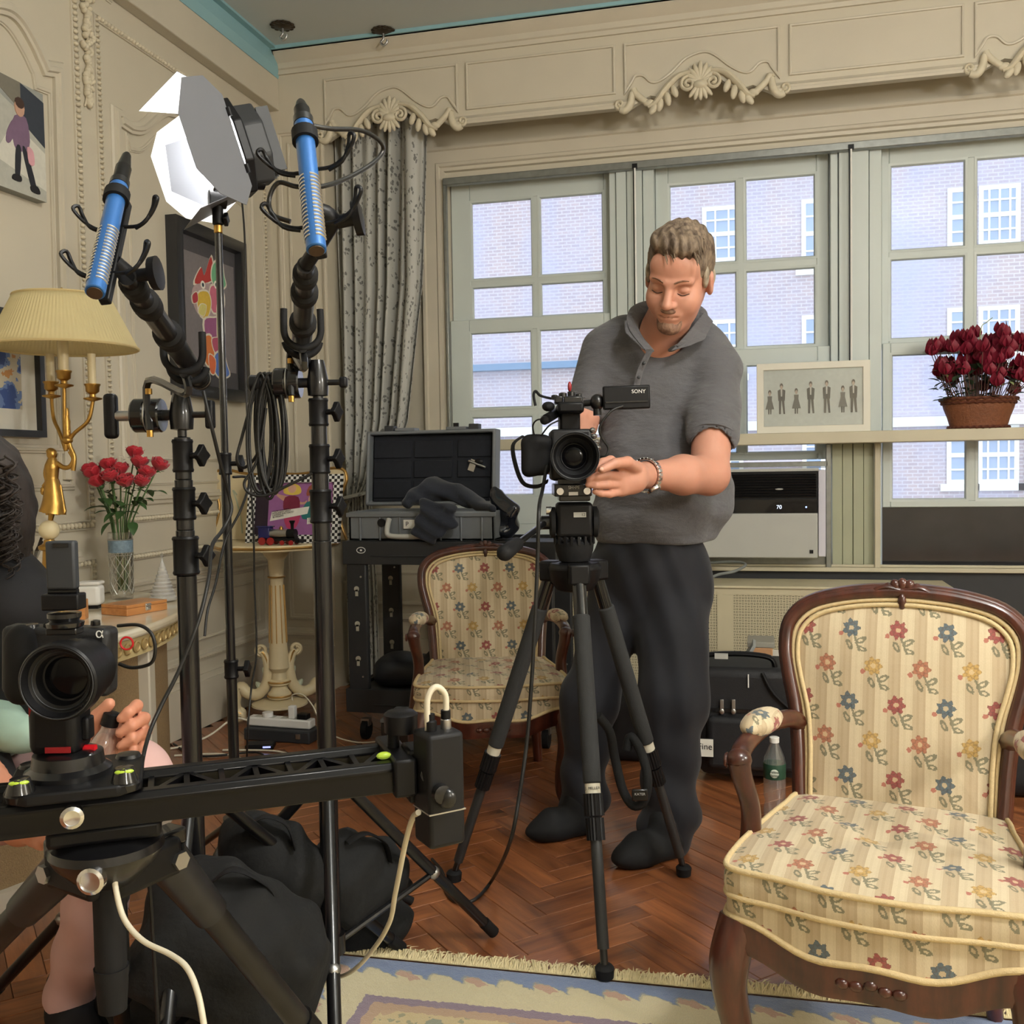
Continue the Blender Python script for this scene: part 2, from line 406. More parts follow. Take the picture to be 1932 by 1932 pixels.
poly = [(PIL, bot[0][1])]+bot+[(XR, ZVB), (XR, ZVT), (PIL, ZVT)]
w = MB(); w.prism(poly, wally(YV), -.035, 0); w.build('board', CREAM, val)
w = MB(); w.box2((PIL, YV+.035, ZVB+.30), (XR, YV+.30, ZVT)); w.build('backing', CREAM, val)
fY = wally(YV)
# raised panels with an incised outline
def vpanel(outline):
    w = MB(); w.sweep2(outline, [(-.006, 0), (-.005, .010), (0, .0115), (.005, .010), (.006, 0)], fY, closed=True)
    w.prism([tuple(p) for p in outline], fY, 0, .002); w.build('panel', CREAM2, val, ang=20)
for k in range(nsec):
    xc = xs0+k*SP
    sh = smooth_path([np.array((-u, v)) for u, v in wave[::-1]][:-1]+[np.array(q) for q in wave], 4)
    o = [(xc+p[0], zC0+p[1]) for p in sh]+[(xc+hw, zC0+ptop), (xc-hw, zC0+ptop)]
    vpanel([q for q in o if q[0] < XR-.02] if xc+hw > XR else o)
    if k < nsec-1:
        a, b = xc+hw+.05, xc+SP-hw-.05; vpanel([(a, ZVB+.07), (b, ZVB+.07), (b, zC0+ptop), (a, zC0+ptop)])
        w = MB(); w.sweep2([(xc+hw-.01, ZVB+.018), (xc+SP-hw+.01, ZVB+.018)], [(-.022, 0), (-.022, .018), (-.01, .022), (-.006, .012), (.004, .016), (.012, .006), (.022, 0)], fY); w.build('moulding', CREAM2, val)
# carving: shell fan, volutes, leaves and end scrolls
CARVE = M('carved_cream', s2l(206, 196, 172), .5, var=.12, scale=40)
def spiral(c, r0, turns, s, z, n=22, tilt=0, r1=.15):
    out = []
    for i in range(n):
        t = i/(n-1); r = r0*(1-(1-r1)*t); a = tilt+s*t*turns*2*PI; out.append(V(c[0]+r*math.cos(a), 0, c[1]+r*math.sin(a))+V(0, z, 0))
    return out
def carving(xc):
    w = MB(); y = YV-.012; zc = zC0
    for i in range(9):
        a = math.radians(-78+i*19.5); d = V(math.sin(a), 0, math.cos(a)); L = .085*(1-.25*abs(i-4)/4)
        R = np.stack([np.cross((0, 1, 0), d), (0, 1, 0), d], 1); w.ell(V(xc, y-.004, zc-.015)+d*L*.55, (.013, .014, L*.55), R, 8, 6)
    for i in range(5):
        a = math.radians(-40+i*20); d = V(math.sin(a), 0, -math.cos(a)); L = .08
        R = np.stack([np.cross((0, 1, 0), d), (0, 1, 0), d], 1); w.ell(V(xc, y-.008, zc-.02)+d*L*.5, (.012, .013, L*.5), R, 8, 6)
    w.ell(V(xc, y-.012, zc-.03), (.035, .02, .02), None, 10, 6)
    for s in (-1, 1):
        w.tube(spiral((xc+s*.055, zc-.02), .034, 1.6, -s, y-.01, 26, PI/2), .0085, 6)
        # acanthus leaves running down from the shell
        pth = smooth_path([(xc+s*.03, y, zc+.035), (xc+s*.10, y, zc+.02), (xc+s*.16, y, zc-.035), (xc+s*.20, y, zc-.085), (xc+s*.235, y, zc-.10)], 5)
        w.tube(pth, [.012+.010*math.sin(PI*i/(len(pth)-1)) for i in range(len(pth))], 8, flat=.7)
        for q, (ux, uz, an, L) in enumerate([(.115, -.045, -20, .05), (.145, -.075, -10, .055), (.18, -.10, 15, .05), (.21, -.115, 40, .045), (.23, -.085, 75, .04)]):
            a = math.radians(an)*s; d = V(math.sin(a), 0, -math.cos(a)); R = np.stack([np.cross((0, 1, 0), d), (0, 1, 0), d], 1)
            w.ell(V(xc+s*ux, y-.004, zc+uz), (.016, .014, L*.6), R, 8, 6)
        pth = smooth_path([(xc+s*.235, y, zc-.085), (xc+s*.265, y, zc-.06), (xc+s*.29, y, zc-.035), (xc+s*.30, y, zc-.015)], 4); w.tube(pth, [.015]*len(pth), 8)
        w.tube(spiral((xc+s*.298, zc-.028), .016, 1.2, s, y-.004, 14, 0), .007, 6)
        pth = smooth_path([(xc+s*.305, y, zc-.03), (xc+s*.312, y, zc-.075), (xc+s*.335, y, zc-.105), (xc+s*.36, y, zc-.10)], 4); w.tube(pth, [.014+.004*math.sin(PI*i/(len(pth)-1)) for i in range(len(pth))], 8)
        w.tube(spiral((xc+s*.362, zc-.078), .022, 1.3, s, y-.004, 16, -PI/2), .008, 6)
    o = w.build('carving', CARVE, val, ang=60); return o
for k in range(nsec-1): carving(xs0+k*SP)
# cornice between valance and ceiling
w = MB(); pr = [(.0, ZVT-.005), (.012, ZVT-.005), (.014, ZVT+.015), (.022, ZVT+.02), (.024, ZVT+.045), (.04, ZVT+.06), (.06, ZVT+.085), (.062, ZVT+.10), (.075, ZVT+.105), (.075, ZC-.016), (0, ZC-.016)]
w.prism(pr, lambda a, b, t: V(t, YV-a, b), XL+.06, XR); single(w, 'trim_5', CREAM2, ang=20)
# pilaster panel mouldings beside the curtain
trn = [6]
def trim(paths, prof, f, label=None, closed=False, mt=None):
    w = MB()
    for p in paths: w.sweep2(p, prof, f, closed=closed)
    o = single(w, 'trim_%d' % trn[0], mt or CREAM2, ang=25); trn[0] += 1
    if label: o['label'] = label
    return o
px0, px1 = XZ(527, 300, YV)[0], XZ(608, 300, YV)[0]; pz1, pz0 = XZ(540, 252, YV)[1], .95
trim([[(px0, pz0), (px1, pz0), (px1, pz1), (px0, pz1)]], PROF(.03, .014), fY, 'cream panel moulding on the narrow corner pilaster', True)
trim([[(px0+.05, pz0+.05), (px1-.05, pz0+.05), (px1-.05, pz1-.05), (px0+.05, pz1-.05)]], PROF(.014, .008), fY, None, True)
trim([[(px0, .36), (px1, .36), (px1, .82), (px0, .82)]], PROF(.03, .014), fY, None, True)
trim([[(XL, .88), (PIL, .88)]], PROF(.05, .022), fY); trim([[(XL, .28), (PIL, .28)]], PROF(.05, .02), fY)
w = MB(); w.box2((XL, YV-.02, 0), (PIL, YV, .22)); w.box2((PIL, YA-.02, 0), (WX0, YA, .22)); single(w, 'baseboard_window', CREAM2)
# wall behind the cart: panel mouldings low on the wall
fA = wally(YA)
ax0, ax1 = PIL+.08, WX0+1.0
trim([[(ax0, .40), (ax1, .40), (ax1, .56), (ax0, .56)]], PROF(.02, .01), fA, None, True)
trim([[(PIL, .33), (XR, .33)]], PROF(.04, .018), fA)
# ---------------------------------------------------------------- left wall panelling
trim([[YZ(208, 3)+np.array((-1.6, .0)), YZ(208, 3)]], PROF(.02, .01), wallx)
arch = [YZ(-130, 95), YZ(-85, 40), YZ(-40, 10), YZ(5, 12), YZ(35, 35), YZ(62, 80), YZ(75, 108), YZ(80, 118)]
arch = [tuple(p) for p in smooth_path(arch, 4)]
e1, e2 = YZ(108, 132), YZ(108, 600)
ar = [tuple(YZ(-230, 600)), tuple(YZ(-230, 110))]+arch+[tuple(YZ(84, 128)), tuple(e1), tuple(YZ(128, 905))]
trim([ar], PROF(.055, .024), wallx, 'arched cream panel moulding around the photo of the child')
def inset(L, d): return [tuple(np.array(p)) for p in L]
trim([[tuple(YZ(-230, 640)), tuple(YZ(-230, 150))]+[(a-.05, b-.055) for a, b in arch]+[tuple(YZ(66, 165)), tuple(YZ(92, 175)), tuple(YZ(112, 880))]], PROF(.02, .012), wallx)
def beads(paths, r=.0085, step=.021, w_=.034, label=None):
    w = MB()
    for p in paths: w.sweep2(p, [(-w_/2, 0), (-w_/2, .008), (-w_*.38, .009), (-w_*.36, .004), (w_*.36, .004), (w_*.38, .009), (w_/2, .008), (w_/2, 0)], wallx)
    o = single(w, 'trim_%d' % trn[0], CREAM2); trn[0] += 1
    if label: o['label'] = label
    b = MB()
    for p in paths:
        for a, c in zip(p[:-1], p[1:]):
            a = np.array(a); c = np.array(c); L = np.linalg.norm(c-a); k = max(1, int(L/step)); d = (c-a)/L
            for i in range(k):
                q = a+d*(i+.5)*L/k; an = math.atan2(d[1], d[0])
                R = np.array(Matrix.Rotation(an, 3, 'X')); b.ell(wallx(q[0], q[1], .008), (.012, r*1.0, r*1.35), R, 6, 4)
    tag(b.build('bead_run', CARVE, o, ang=80), kind='stuff')
zlow = YZ(100, 996)[1]; yv1 = YZ(140, 300)[0]
beads([[(yv1-1.9, zlow), (yv1+.02, zlow), (yv1+.02, ZC-.25)]], label='beaded moulding strip beside the carved garland')
yv2 = YZ(188, 300)[0]; ztop = YZ(188, 39)[1]; yv3 = YZ(497, 400)[0]; zlo2 = YZ(300, 975)[1]
beads([[(yv2, zlo2), (yv2, ztop), (yv3-.05, ztop), (yv3-.05, ztop-.07), (yv3, ztop-.07), (yv3, zlo2), (yv2, zlo2)]], r=.007, step=.019, w_=.026, label='beaded moulding frame around the panel with the black framed artwork')
zd1 = YZ(255, 1050)[1]
beads([[(yv2, zd1-.55), (yv2, zd1), (yv3+.02, zd1)]], r=.007, step=.019, w_=.026)
zd2 = YZ(165, 1062)[1]; beads([[(yv1-1.9, zd2), (yv1+.02, zd2), (yv1+.02, zd2-.6)]], r=.008, step=.021, w_=.028)
# inner arched panel behind the artwork
ya, yb = YZ(222, 400)[0], YZ(472, 400)[0]; zt = YZ(222, 216)[1]; zb_ = YZ(300, 940)[1]; ym = (ya+yb)/2
half = [(ya, zt), (ya+.03, zt), (ya+.04, zt-.02)]+[tuple(p) for p in smooth_path([(ya+.09, zt-.025), (ya+.17, zt+.0), (ya+.28, zt+.09), (ya+.36, zt+.13), (ym, zt+.15)], 4)]
oth = [(2*ym-a, b) for a, b in half[:-1]][::-1]
trim([[(ya, zb_)]+half+oth+[(yb, zb_)]], PROF(.05, .022), wallx, 'arched cream panel moulding behind the black framed artwork', True)
sh_ = [(ya+.07, zb_+.06), (ya+.07, zt-.07)]+[(a, b-.085) for a, b in half[3:]]+[(a, b-.085) for a, b in oth[:-3]]+[(yb-.07, zt-.07), (yb-.07, zb_+.06)]
trim([sh_], PROF(.018, .01), wallx, None, True)
# dado mouldings and panels
zm = YZ(257, 1111)[1]
trim([[(yv1-1.9, zm+.02), (YV, zm+.02)]], PROF(.035, .02), wallx); trim([[(yv1-1.9, .80), (yv1-.05, .80)]], PROF(.06, .02), wallx)
zp0, zp1 = YZ(460, 1208)[1], YZ(460, 1073)[1]; yp1 = YZ(502, 1100)[0]
trim([[(yv2+.1, zp0), (yp1, zp0), (yp1, zp1), (yv2+.1, zp1)]], PROF(.04, .018), wallx, 'cream dado panel moulding low on the panelled wall', True)
trim([[(yv2+.17, zp0+.07), (yp1-.08, zp0+.07), (yp1-.08, zp1-.07), (yv2+.17, zp1-.07)]], PROF(.015, .008), wallx, None, True)
zl1 = YZ(344, 910)[1]
trim([[(yv1-1.6, zl1+.13), (yv1-.08, zl1+.13), (yv1-.08, zl1), (yv1-1.6, zl1)]], PROF(.03, .015), wallx)
trim([[(yv2+.06, zl1+.1), (yv3-.08, zl1+.1), (yv3-.08, zl1-.05), (yv2+.06, zl1-.05)]], PROF(.022, .012), wallx, None, True)
beads([[(yv2, .30), (YV-.03, .30)]], r=.007, step=.022, w_=.026)
w = MB(); w.box2((XL, YB, 0), (XL+.025, YV-.02, .2)); w.box2((XL, YB, .2), (XL+.014, YV-.02, .225)); single(w, 'baseboard_left', CREAM2)
# carved garland hanging between the two bead strips
g = MB(); gy = (yv1+yv2)/2+.01; random.seed(3)
for i in range(84):
    t = i/83; z = ZC-.30-(ZC-.30-YZ(165, 200)[1])*t; sp = .040*(1-.5*t)*(.6+.4*math.sin(t*17)); a = random.uniform(-1, 1)
    R = np.array(Euler((random.uniform(-.9, .9), 0, 0)).to_matrix()); g.ell(wallx(gy+a*sp, z+random.uniform(-.01, .01), .012), (.014, random.uniform(.007, .012), random.uniform(.009, .017)), R, 8, 5)
g.tube(smooth_path([wallx(gy-.02, YZ(165, 205)[1], .006), wallx(gy+.006, YZ(165, 150)[1], .012), wallx(gy, ZC-.5, .012), wallx(gy, ZC-.28, .01)], 6), .004, 6)
for s in (-1, 1): g.tube(smooth_path([wallx(gy, ZC-.30, .012), wallx(gy+s*.06, ZC-.22, .012), wallx(gy+s*.03, ZC-.17, .012), wallx(gy-s*.01, ZC-.2, .012)], 6), .011, 6)
tag(single(g, 'trim_%d' % trn[0], CARVE, ang=70), 'carved plaster garland of fruit and leaves between the bead strips'); trn[0] += 1
# ---------------------------------------------------------------- windows
YG = 4.90
gx = lambda px, py=500: ony(px, py, YG)[0]
gz = lambda px, py: ony(px, py, YG)[2]
def sash(parent, x0, x1, z0, z1, cols, rows, y, th=.035):
    """cols/rows: glass spans; the frame fills the rest; muntins between panes"""
    w = MB(); a, b = cols[0][0], cols[-1][1]; lo, hi = min(r[0] for r in rows), max(r[1] for r in rows)
    for q in (((x0, z0), (a, z1)), ((b, z0), (x1, z1)), ((a, z0), (b, lo)), ((a, hi), (b, z1))):
        w.box2((q[0][0], y-th/2, q[0][1]), (q[1][0], y+th/2, q[1][1]))
    bev(w.build('sash_frame', GREYWHITE, parent), .004)
    w = MB()
    for c0, c1 in cols:   # glazing bead stepping in to the glass
        for r0, r1 in rows:
            w.sweep2([(c0, r0), (c1, r0), (c1, r1), (c0, r1)], [(-.004, .018), (.006, .016), (.012, .004), (.012, 0)], wally(y), closed=True)
    w.build('glazing_bead', GREYWHITE, parent)
    for (c0, c1), (d0, d1) in zip(cols[:-1], cols[1:]):
        w = MB(); w.box2((c1, y-th*.45, lo), (d0, y+th*.45, hi)); w.build('muntin', GREYWHITE, parent)
    rs = sorted(rows)
    for (c0, c1), (d0, d1) in zip(rs[:-1], rs[1:]):
        w = MB(); w.box2((a, y-th*.44, c1), (b, y+th*.44, d0)); w.build('muntin', GREYWHITE, parent)
    for c0, c1 in cols:
        for r0, r1 in rows:
            w = MB(); w.box2((c0-.003, y+.001, r0-.003), (c1+.003, y+.005, r1+.003)); w.build('pane', GLASS, parent)
shz0, shz1 = ony(1500, 838, 4.66)[2], ony(1500, 816, 4.66)[2]
W = [None]*3
W[0] = thing('window_1', 'double-hung window beside the patterned curtain, its lower sash raised', None, kind='structure')
c1 = [(gx(884, 450), gx(1003, 450)), (gx(1014, 450), gx(1138, 450))]
x0, x1 = gx(850, 500), gx(1152, 500)
sash(W[0], x0, x1, gz(887, 612), WZT, c1, [(gz(885, 528), gz(884, 378)), (gz(887, 604), gz(886, 539))], YG+.045)
sash(W[0], x0, x1, WZB+.22, gz(887, 605), c1, [(gz(884, 773.6), gz(884, 628)), (WZB+.36, gz(884.6, 786))], YG-.005)
w = MB(); w.box2((x0, YG-.03, WZB), (x1, YG+.03, WZB+.22)); w.build('lower_panel', GREYWHITE, W[0])
W[1] = thing('window_2', 'double-hung window behind the man in the grey polo', None, kind='structure')
c2 = [(gx(1260, 450), gx(1391, 450)), (gx(1404, 450), gx(1541, 450))]; x0, x1 = gx(1236, 450), gx(1565, 450)
sash(W[1], x0, x1, gz(1405, 668), WZT, c2, [(gz(1404, 492), gz(1404, 333)), (gz(1405, 656), gz(1405, 507))], YG+.045)
acz1 = ony(1450, 868, 4.72)[2]
sash(W[1], x0, x1, acz1, gz(1405, 660), c2, [(acz1+.03, gz(1405, 688))], YG-.005)
W[2] = thing('window_3', 'double-hung window behind the basket of cyclamen', None, kind='structure')
c3 = [(gx(1679, 450), gx(1826, 450)), (gx(1842, 450), gx(1990, 450))]; x0, x1 = gx(1664, 450), gx(2008, 450)
sash(W[2], x0, x1, gz(1679, 655), WZT, c3, [(gz(1679, 473), gz(1679, 307)), (gz(1679, 641), gz(1679, 485))], YG+.045)
sash(W[2], x0, x1, gz(1679, 957), gz(1679, 648), c3, [(gz(1679, 945), gz(1679, 668))], YG-.005)
DARKG = M('dark_glazed_panel', (.03, .03, .032), .06, var=.4, scale=6, spec=.8)
w = MB(); w.box2((x0, YG-.012, WZB), (x1, YG+.02, gz(1679, 957))); w.build('lower_panel', DARKG, W[2])
w = MB(); w.box2((x1, YG-.03, WZB), (XR, YG+.25, WZT)); w.build('reveal', GREYWHITE, W[2])
# mullion posts with board joints and the sliding storm-panel rods
for k, (pa, pb, pr_) in enumerate(((1152, 1236, 1199), (1565, 1662, 1606))):
    st = struct('trim_%d' % trn[0], 'grey painted window post between two windows'); trn[0] += 1
    a, b = gx(pa, 450), gx(pb, 450); n = 4; xs = [a+(b-a)*t for t in (0, .16, .40, .75, 1)]
    for i in range(4):
        w = MB(); yy = 4.845+(.012 if i in (0, 3) else 0); w.box2((xs[i]+.0015, yy, WZB), (xs[i+1]-.0015, YG+.07, WZT)); bev(w.build('plank', GREYWHITE, st), .003)
    xr = ony(pr_, 450, 4.80)[0]; w = MB(); w.cyl((xr, 4.80, shz1), (xr, 4.80, WZT-.03), .0045, n=8); w.build('rod', WHITEP, st)
    w = MB(); w.box2((xr-.010, 4.803, shz1), (xr-.004, 4.812, WZT-.02)); w.box2((xr-.012, 4.795, WZT-.035), (xr+.012, 4.82, WZT-.015)); w.build('channel', BLACKP, st)
# casing, metal track
cx = ony(826, 450, YA)[0]; czt = ony(850, 312, YA)[2]
o_ = [(cx-.01, .2), (cx-.01, czt+.02), (XR, czt+.02)]
trim([o_], [(-.055, 0), (-.055, .03), (-.048, .035), (-.02, .03), (-.014, .038), (.012, .036), (.02, .026), (.045, .03), (.06, .02), (.065, .0)][::-1] if 0 else [(.065, 0), (.065, .034), (.05, .036), (.044, .026), (-.01, .024), (-.016, .03), (-.03, .03), (-.036, .02), (-.052, .018), (-.056, 0)], fA, 'cream moulded casing around the bank of windows')
w = MB(); w.box2((WX0, YA-.045, WZT-.035), (XR, YA-.005, WZT+.0)); w.box2((WX0-.001, YA-.04, WZB), (WX0+.014, YA-.008, WZT)); bev(single(w, 'trim_%d' % trn[0], GREYMETAL), .003)['label'] = 'tarnished metal storm-window track along the window head'; trn[0] += 1
# shelf across the windows and the lower sill
SHELFM = M('shelf_paint', s2l(196, 188, 164), .45, var=.08, scale=8)
w = MB(); w.box2((WX0-.02, 4.66, shz0), (XR, YA-.002, shz1)); bev(single(w, 'trim_%d' % trn[0], SHELFM), .004)['label'] = 'cream shelf running across the windows'; trn[0] += 1
zs = ony(1500, 1072, 4.76)[2]
w = MB(); w.box2((WX0-.02, 4.765, zs-.016), (XR, YA+.06, zs+.004)); w.box2((WX0-.02, 4.785, zs+.004), (XR, 4.80, zs+.016)); bev(single(w, 'trim_%d' % trn[0], SHELFM), .003)['label'] = 'narrow metal-edged window sill over the radiator'; trn[0] += 1
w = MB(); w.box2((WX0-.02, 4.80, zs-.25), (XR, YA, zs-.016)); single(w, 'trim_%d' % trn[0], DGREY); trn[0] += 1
# posts of the inner storm panels below the shelf
for pa, mt in ((1563, GREYMETAL), (1655, SHELFM)):
    a = ony(pa, 950, 4.79)[0]; w = MB(); w.box2((a-.012, 4.775, zs), (a+.012, 4.80, shz0)); bev(single(w, 'trim_%d' % trn[0], mt), .003); trn[0] += 1
a = ony(1570, 950, 4.80)[0]; b = ony(1650, 950, 4.80)[0]
OLIVE = M('grey_green_board', s2l(166, 168, 142), .5, var=.06, scale=6); st = struct('trim_%d' % trn[0], 'grey green boards between the air conditioner and the dark panel'); trn[0] += 1
for i in range(4):
    w = MB(); w.box2((a+(b-a)*i/4+.001, 4.81+.006*(i % 2), zs), (a+(b-a)*(i+1)/4-.001, YA, shz0)); bev(w.build('plank', OLIVE, st), .002)
# ---------------------------------------------------------------- floor: herringbone planks
def plank_mat(name, isl):
    m, t, b = new_mat(name)
    uv = t.nodes.new('ShaderNodeUVMap').outputs[0]
    q = Ex(t, t.nodes.new('ShaderNodeNewGeometry').outputs['Random Per Island'] if isl else t.nodes.new('ShaderNodeObjectInfo').outputs['Random'])
    cb = t.nodes.new('ShaderNodeCombineXYZ')
    for i in range(3): t.links.new((q*(37+19*i)).k, cb.inputs[i])
    ad = t.nodes.new('ShaderNodeVectorMath'); ad.operation = 'ADD'; t.links.new(mapping(t, uv, (5, 42, 1)), ad.inputs[0]); t.links.new(cb.outputs[0], ad.inputs[1])
    nz = noise(t, 1.0, ad.outputs[0], 6, .62); nb = noise(t, .35, ad.outputs[0], 3)
    r = t.nodes.new('ShaderNodeValToRGB'); e = r.color_ramp.elements; e[0].position = .30; e[1].position = .74; e[0].color = rgb(s2l(92, 50, 32)); e[1].color = rgb(s2l(172, 108, 64))
    t.links.new((Ex(t, nz)*.75+Ex(t, nb)*.25).k, r.inputs[0])
    hs = t.nodes.new('ShaderNodeHueSaturation'); t.links.new(r.outputs[0], hs.inputs['Color']); t.links.new((q*.5+.78).k, hs.inputs['Value'])
    t.links.new(hs.outputs[0], b.inputs['Base Color']); t.links.new((Ex(t, nb)*.22+.20).k, b.inputs['Roughness']); b.inputs['Coat Weight'].default_value = .35; b.inputs['Coat Roughness'].default_value = .12
    bump(t, b, nz, .10, .002); return m
PL1, PL2 = plank_mat('oak_parquet', False), plank_mat('oak_parquet_far', True)
PWd, PR = .072, 5; PLn = PWd*PR
fl = MB(); fl.box2((XL-.15, YB, -.05), (XR, YA, -.012)); FLOOR = single(fl, 'floor', M('floor_bed', (.03, .018, .01), .8))
def plank_geo(L, Wd): 
    a, b, c = L/2-.0006, Wd/2-.0006, .0012
    vs = [(sx*a, sy*b, -.012) for sx, sy in ((-1, -1), (1, -1), (1, 1), (-1, 1))]+[(sx*a, sy*b, -c) for sx, sy in ((-1, -1), (1, -1), (1, 1), (-1, 1))]+[(sx*(a-c), sy*(b-c), 0) for sx, sy in ((-1, -1), (1, -1), (1, 1), (-1, 1))]
    fs = [(i, (i+1) % 4, (i+1) % 4+4, i+4) for i in range(4)]+[(i+4, (i+1) % 4+4, (i+1) % 4+8, i+8) for i in range(4)]+[(8, 9, 10, 11)]
    return vs, fs
pv, pf = plank_geo(PLn, PWd)
pme = bpy.data.meshes.new('plank'); pme.from_pydata(pv, [], pf); pme.materials.append(PL1); uvl = pme.uv_layers.new(name='UVMap')
for p in pme.polygons:
    for li in p.loop_indices: c = pme.vertices[pme.loops[li].vertex_index].co; uvl.data[li].uv = (c.x, c.y)
pls = []; ca, sa = math.cos(PI/4), math.sin(PI/4)
for i in range(-150, 150):
    for j in range(-150, 150):
        d = (i-j) % (2*PR)
        if d == 0: u, v, an = (i+PR/2)*PWd, (j+.5)*PWd, 0
        elif d == 2*PR-1: u, v, an = (i+.5)*PWd, (j+PR/2)*PWd, PI/2
        else: continue
        x, y = u*ca-v*sa, u*sa+v*ca
        if XL+.05 < x < XR-.05 and YB+.05 < y < YA-.1: pls.append((x, y, an+PI/4))
def vis(x, y):
    d = np.array((x, y, -CAMH)); dd = d@CF
    if dd < .3: return 0
    px, py = 966+FPX*(d@CR)/dd, 966-FPX*(d@CU)/dd
    return (1/dd) if (-60 < px < 1990 and 1330 < py < 1990 and not (-.92 < x and y < 2.02)) else 0
pls.sort(key=lambda p: -vis(p[0], p[1])); far = MB(); fuv = []
for k, (x, y, an) in enumerate(pls):
    dz = random.uniform(-.0003, .0003)
    if k < 300 and vis(x, y) > 0:
        o = bpy.data.objects.new('plank', pme); COL.objects.link(o); o.parent = FLOOR; o.location = (x, y, dz); o.rotation_euler = (0, 0, an)
    else:
        c, s = math.cos(an), math.sin(an); far.add([(x+a*c-b*s, y+a*s+b*c, z+dz) for a, b, z in pv], pf); fuv += [(a, b) for a, b, z in pv]
fo = tag(far.build('plank_field', PL2, FLOOR, recalc=False), kind='stuff'); uvl = fo.data.uv_layers.new(name='UVMap')
vi = np.zeros(len(fo.data.loops), int); fo.data.loops.foreach_get('vertex_index', vi); uvl.data.foreach_set('uv', np.array(fuv)[vi].ravel())
# ---------------------------------------------------------------- building across the street
def brick_mat():
    m, t, b = new_mat('hazed_brick'); co = coords(t); x, y, z = xyz(t, co)
    cb = t.nodes.new('ShaderNodeCombineXYZ'); t.links.new(x.k, cb.inputs[0]); t.links.new(z.k, cb.inputs[1])
    n = t.nodes.new('ShaderNodeTexBrick'); t.links.new(cb.outputs[0], n.inputs['Vector']); n.inputs['Scale'].default_value = 1
    n.inputs['Brick Width'].default_value = .20; n.inputs['Row Height'].default_value = .075; n.inputs['Mortar Size'].default_value = .012
    n.inputs['Color1'].default_value = rgb(s2l(176, 158, 160)); n.inputs['Color2'].default_value = rgb(s2l(192, 170, 166)); n.inputs['Mortar'].default_value = rgb(s2l(206, 194, 194))
    st = noise(t, .5, mapping(t, co, (1, 1, .35)), 5, .6)
    r = Ex(t, st); c = mixc(t, ((r-.42)*3.2).mx(0.).mn(.85), n.outputs[0], s2l(178, 180, 204))  # washed-out haze is painted into the brick as pale lavender
    t.links.new(c, b.inputs['Base Color']); b.inputs['Roughness'].default_value = .9; return m
YF = 22.0; BR = brick_mat(); LEDGE = M('pale_stone', s2l(226, 222, 210), .8, var=.05)
fac = thing('brick_building', 'haze-paled brick building with white sash windows seen across the street', 'building', (0, YF, -8))
w = MB(); w.box2((-26, YF, -8), (20, YF+.5, 14)); w.build('wall', BR, fac)
WINF = M('white_window_frame', s2l(240, 238, 228), .5, var=.03); WING = M('far_window_glass', s2l(150, 166, 190), .12, var=.2, scale=2, spec=.8)
fx = lambda px, py: ony(px, py, YF)[0]; fz = lambda px, py: ony(px, py, YF)[2]
def far_window(xa, xb, z0, z1, nc, nr):
    h = MB(); t = .07; h.sweep2([(xa, z0), (xb, z0), (xb, z1), (xa, z1)], [(0, .03), (.09, .03), (.09, -.1)], wally(YF), closed=True); h.box2((xa-.12, YF-.1, z0-.14), (xb+.12, YF+.02, z0))
    o = h.build('window', WINF, fac)
    g = MB(); g.box2((xa+.05, YF-.012, z0+.05), (xb-.05, YF-.006, z1-.05)); g.build('pane', WING, o)
    for i in range(1, nc): bq = MB(); xx = xa+(xb-xa)*i/nc; bq.box2((xx-.018, YF-.04, z0), (xx+.018, YF-.01, z1)); bq.build('muntin', WINF, o)
    for i in range(1, nr): bq = MB(); zz = z0+(z1-z0)*i/nr; q = .045 if i*2 == nr else .018; bq.box2((xa, YF-.045, zz-q), (xb, YF-.01, zz+q)); bq.build('muntin', WINF, o)
dz = fz(1325, 392)-fz(1325, 605); z1 = fz(1325, 392); z0 = fz(1325, 497)
for r in range(-2, 2):
    dzz = dz*r
    far_window(fx(1325, 440), fx(1400, 440), z0+dzz, z1+dzz, 3, 4); far_window(fx(1512, 440), fx(1556, 440), z0-.25+dzz, z1+dzz, 1, 4)
    far_window(fx(1787, 430), fx(1836, 430), z0+dzz, z1+dzz, 1, 4); far_window(fx(1846, 430), fx(1925, 430), z0+dzz, z1+dzz, 4, 4); far_window(fx(1935, 430), fx(1990, 430), z0+dzz, z1+dzz, 2, 4)
w = MB(); w.box2((fx(700, 690), YF-.25, fz(900, 702)), (fx(1125, 690), YF+.1, fz(900, 690))); w.build('ledge', M('blue_grey_ledge', s2l(110, 138, 164), .7), fac)
w = MB(); w.box2((-26, YF-.2, fz(1700, 806)), (20, YF+.1, fz(1700, 788))); w.build('ledge', LEDGE, fac)
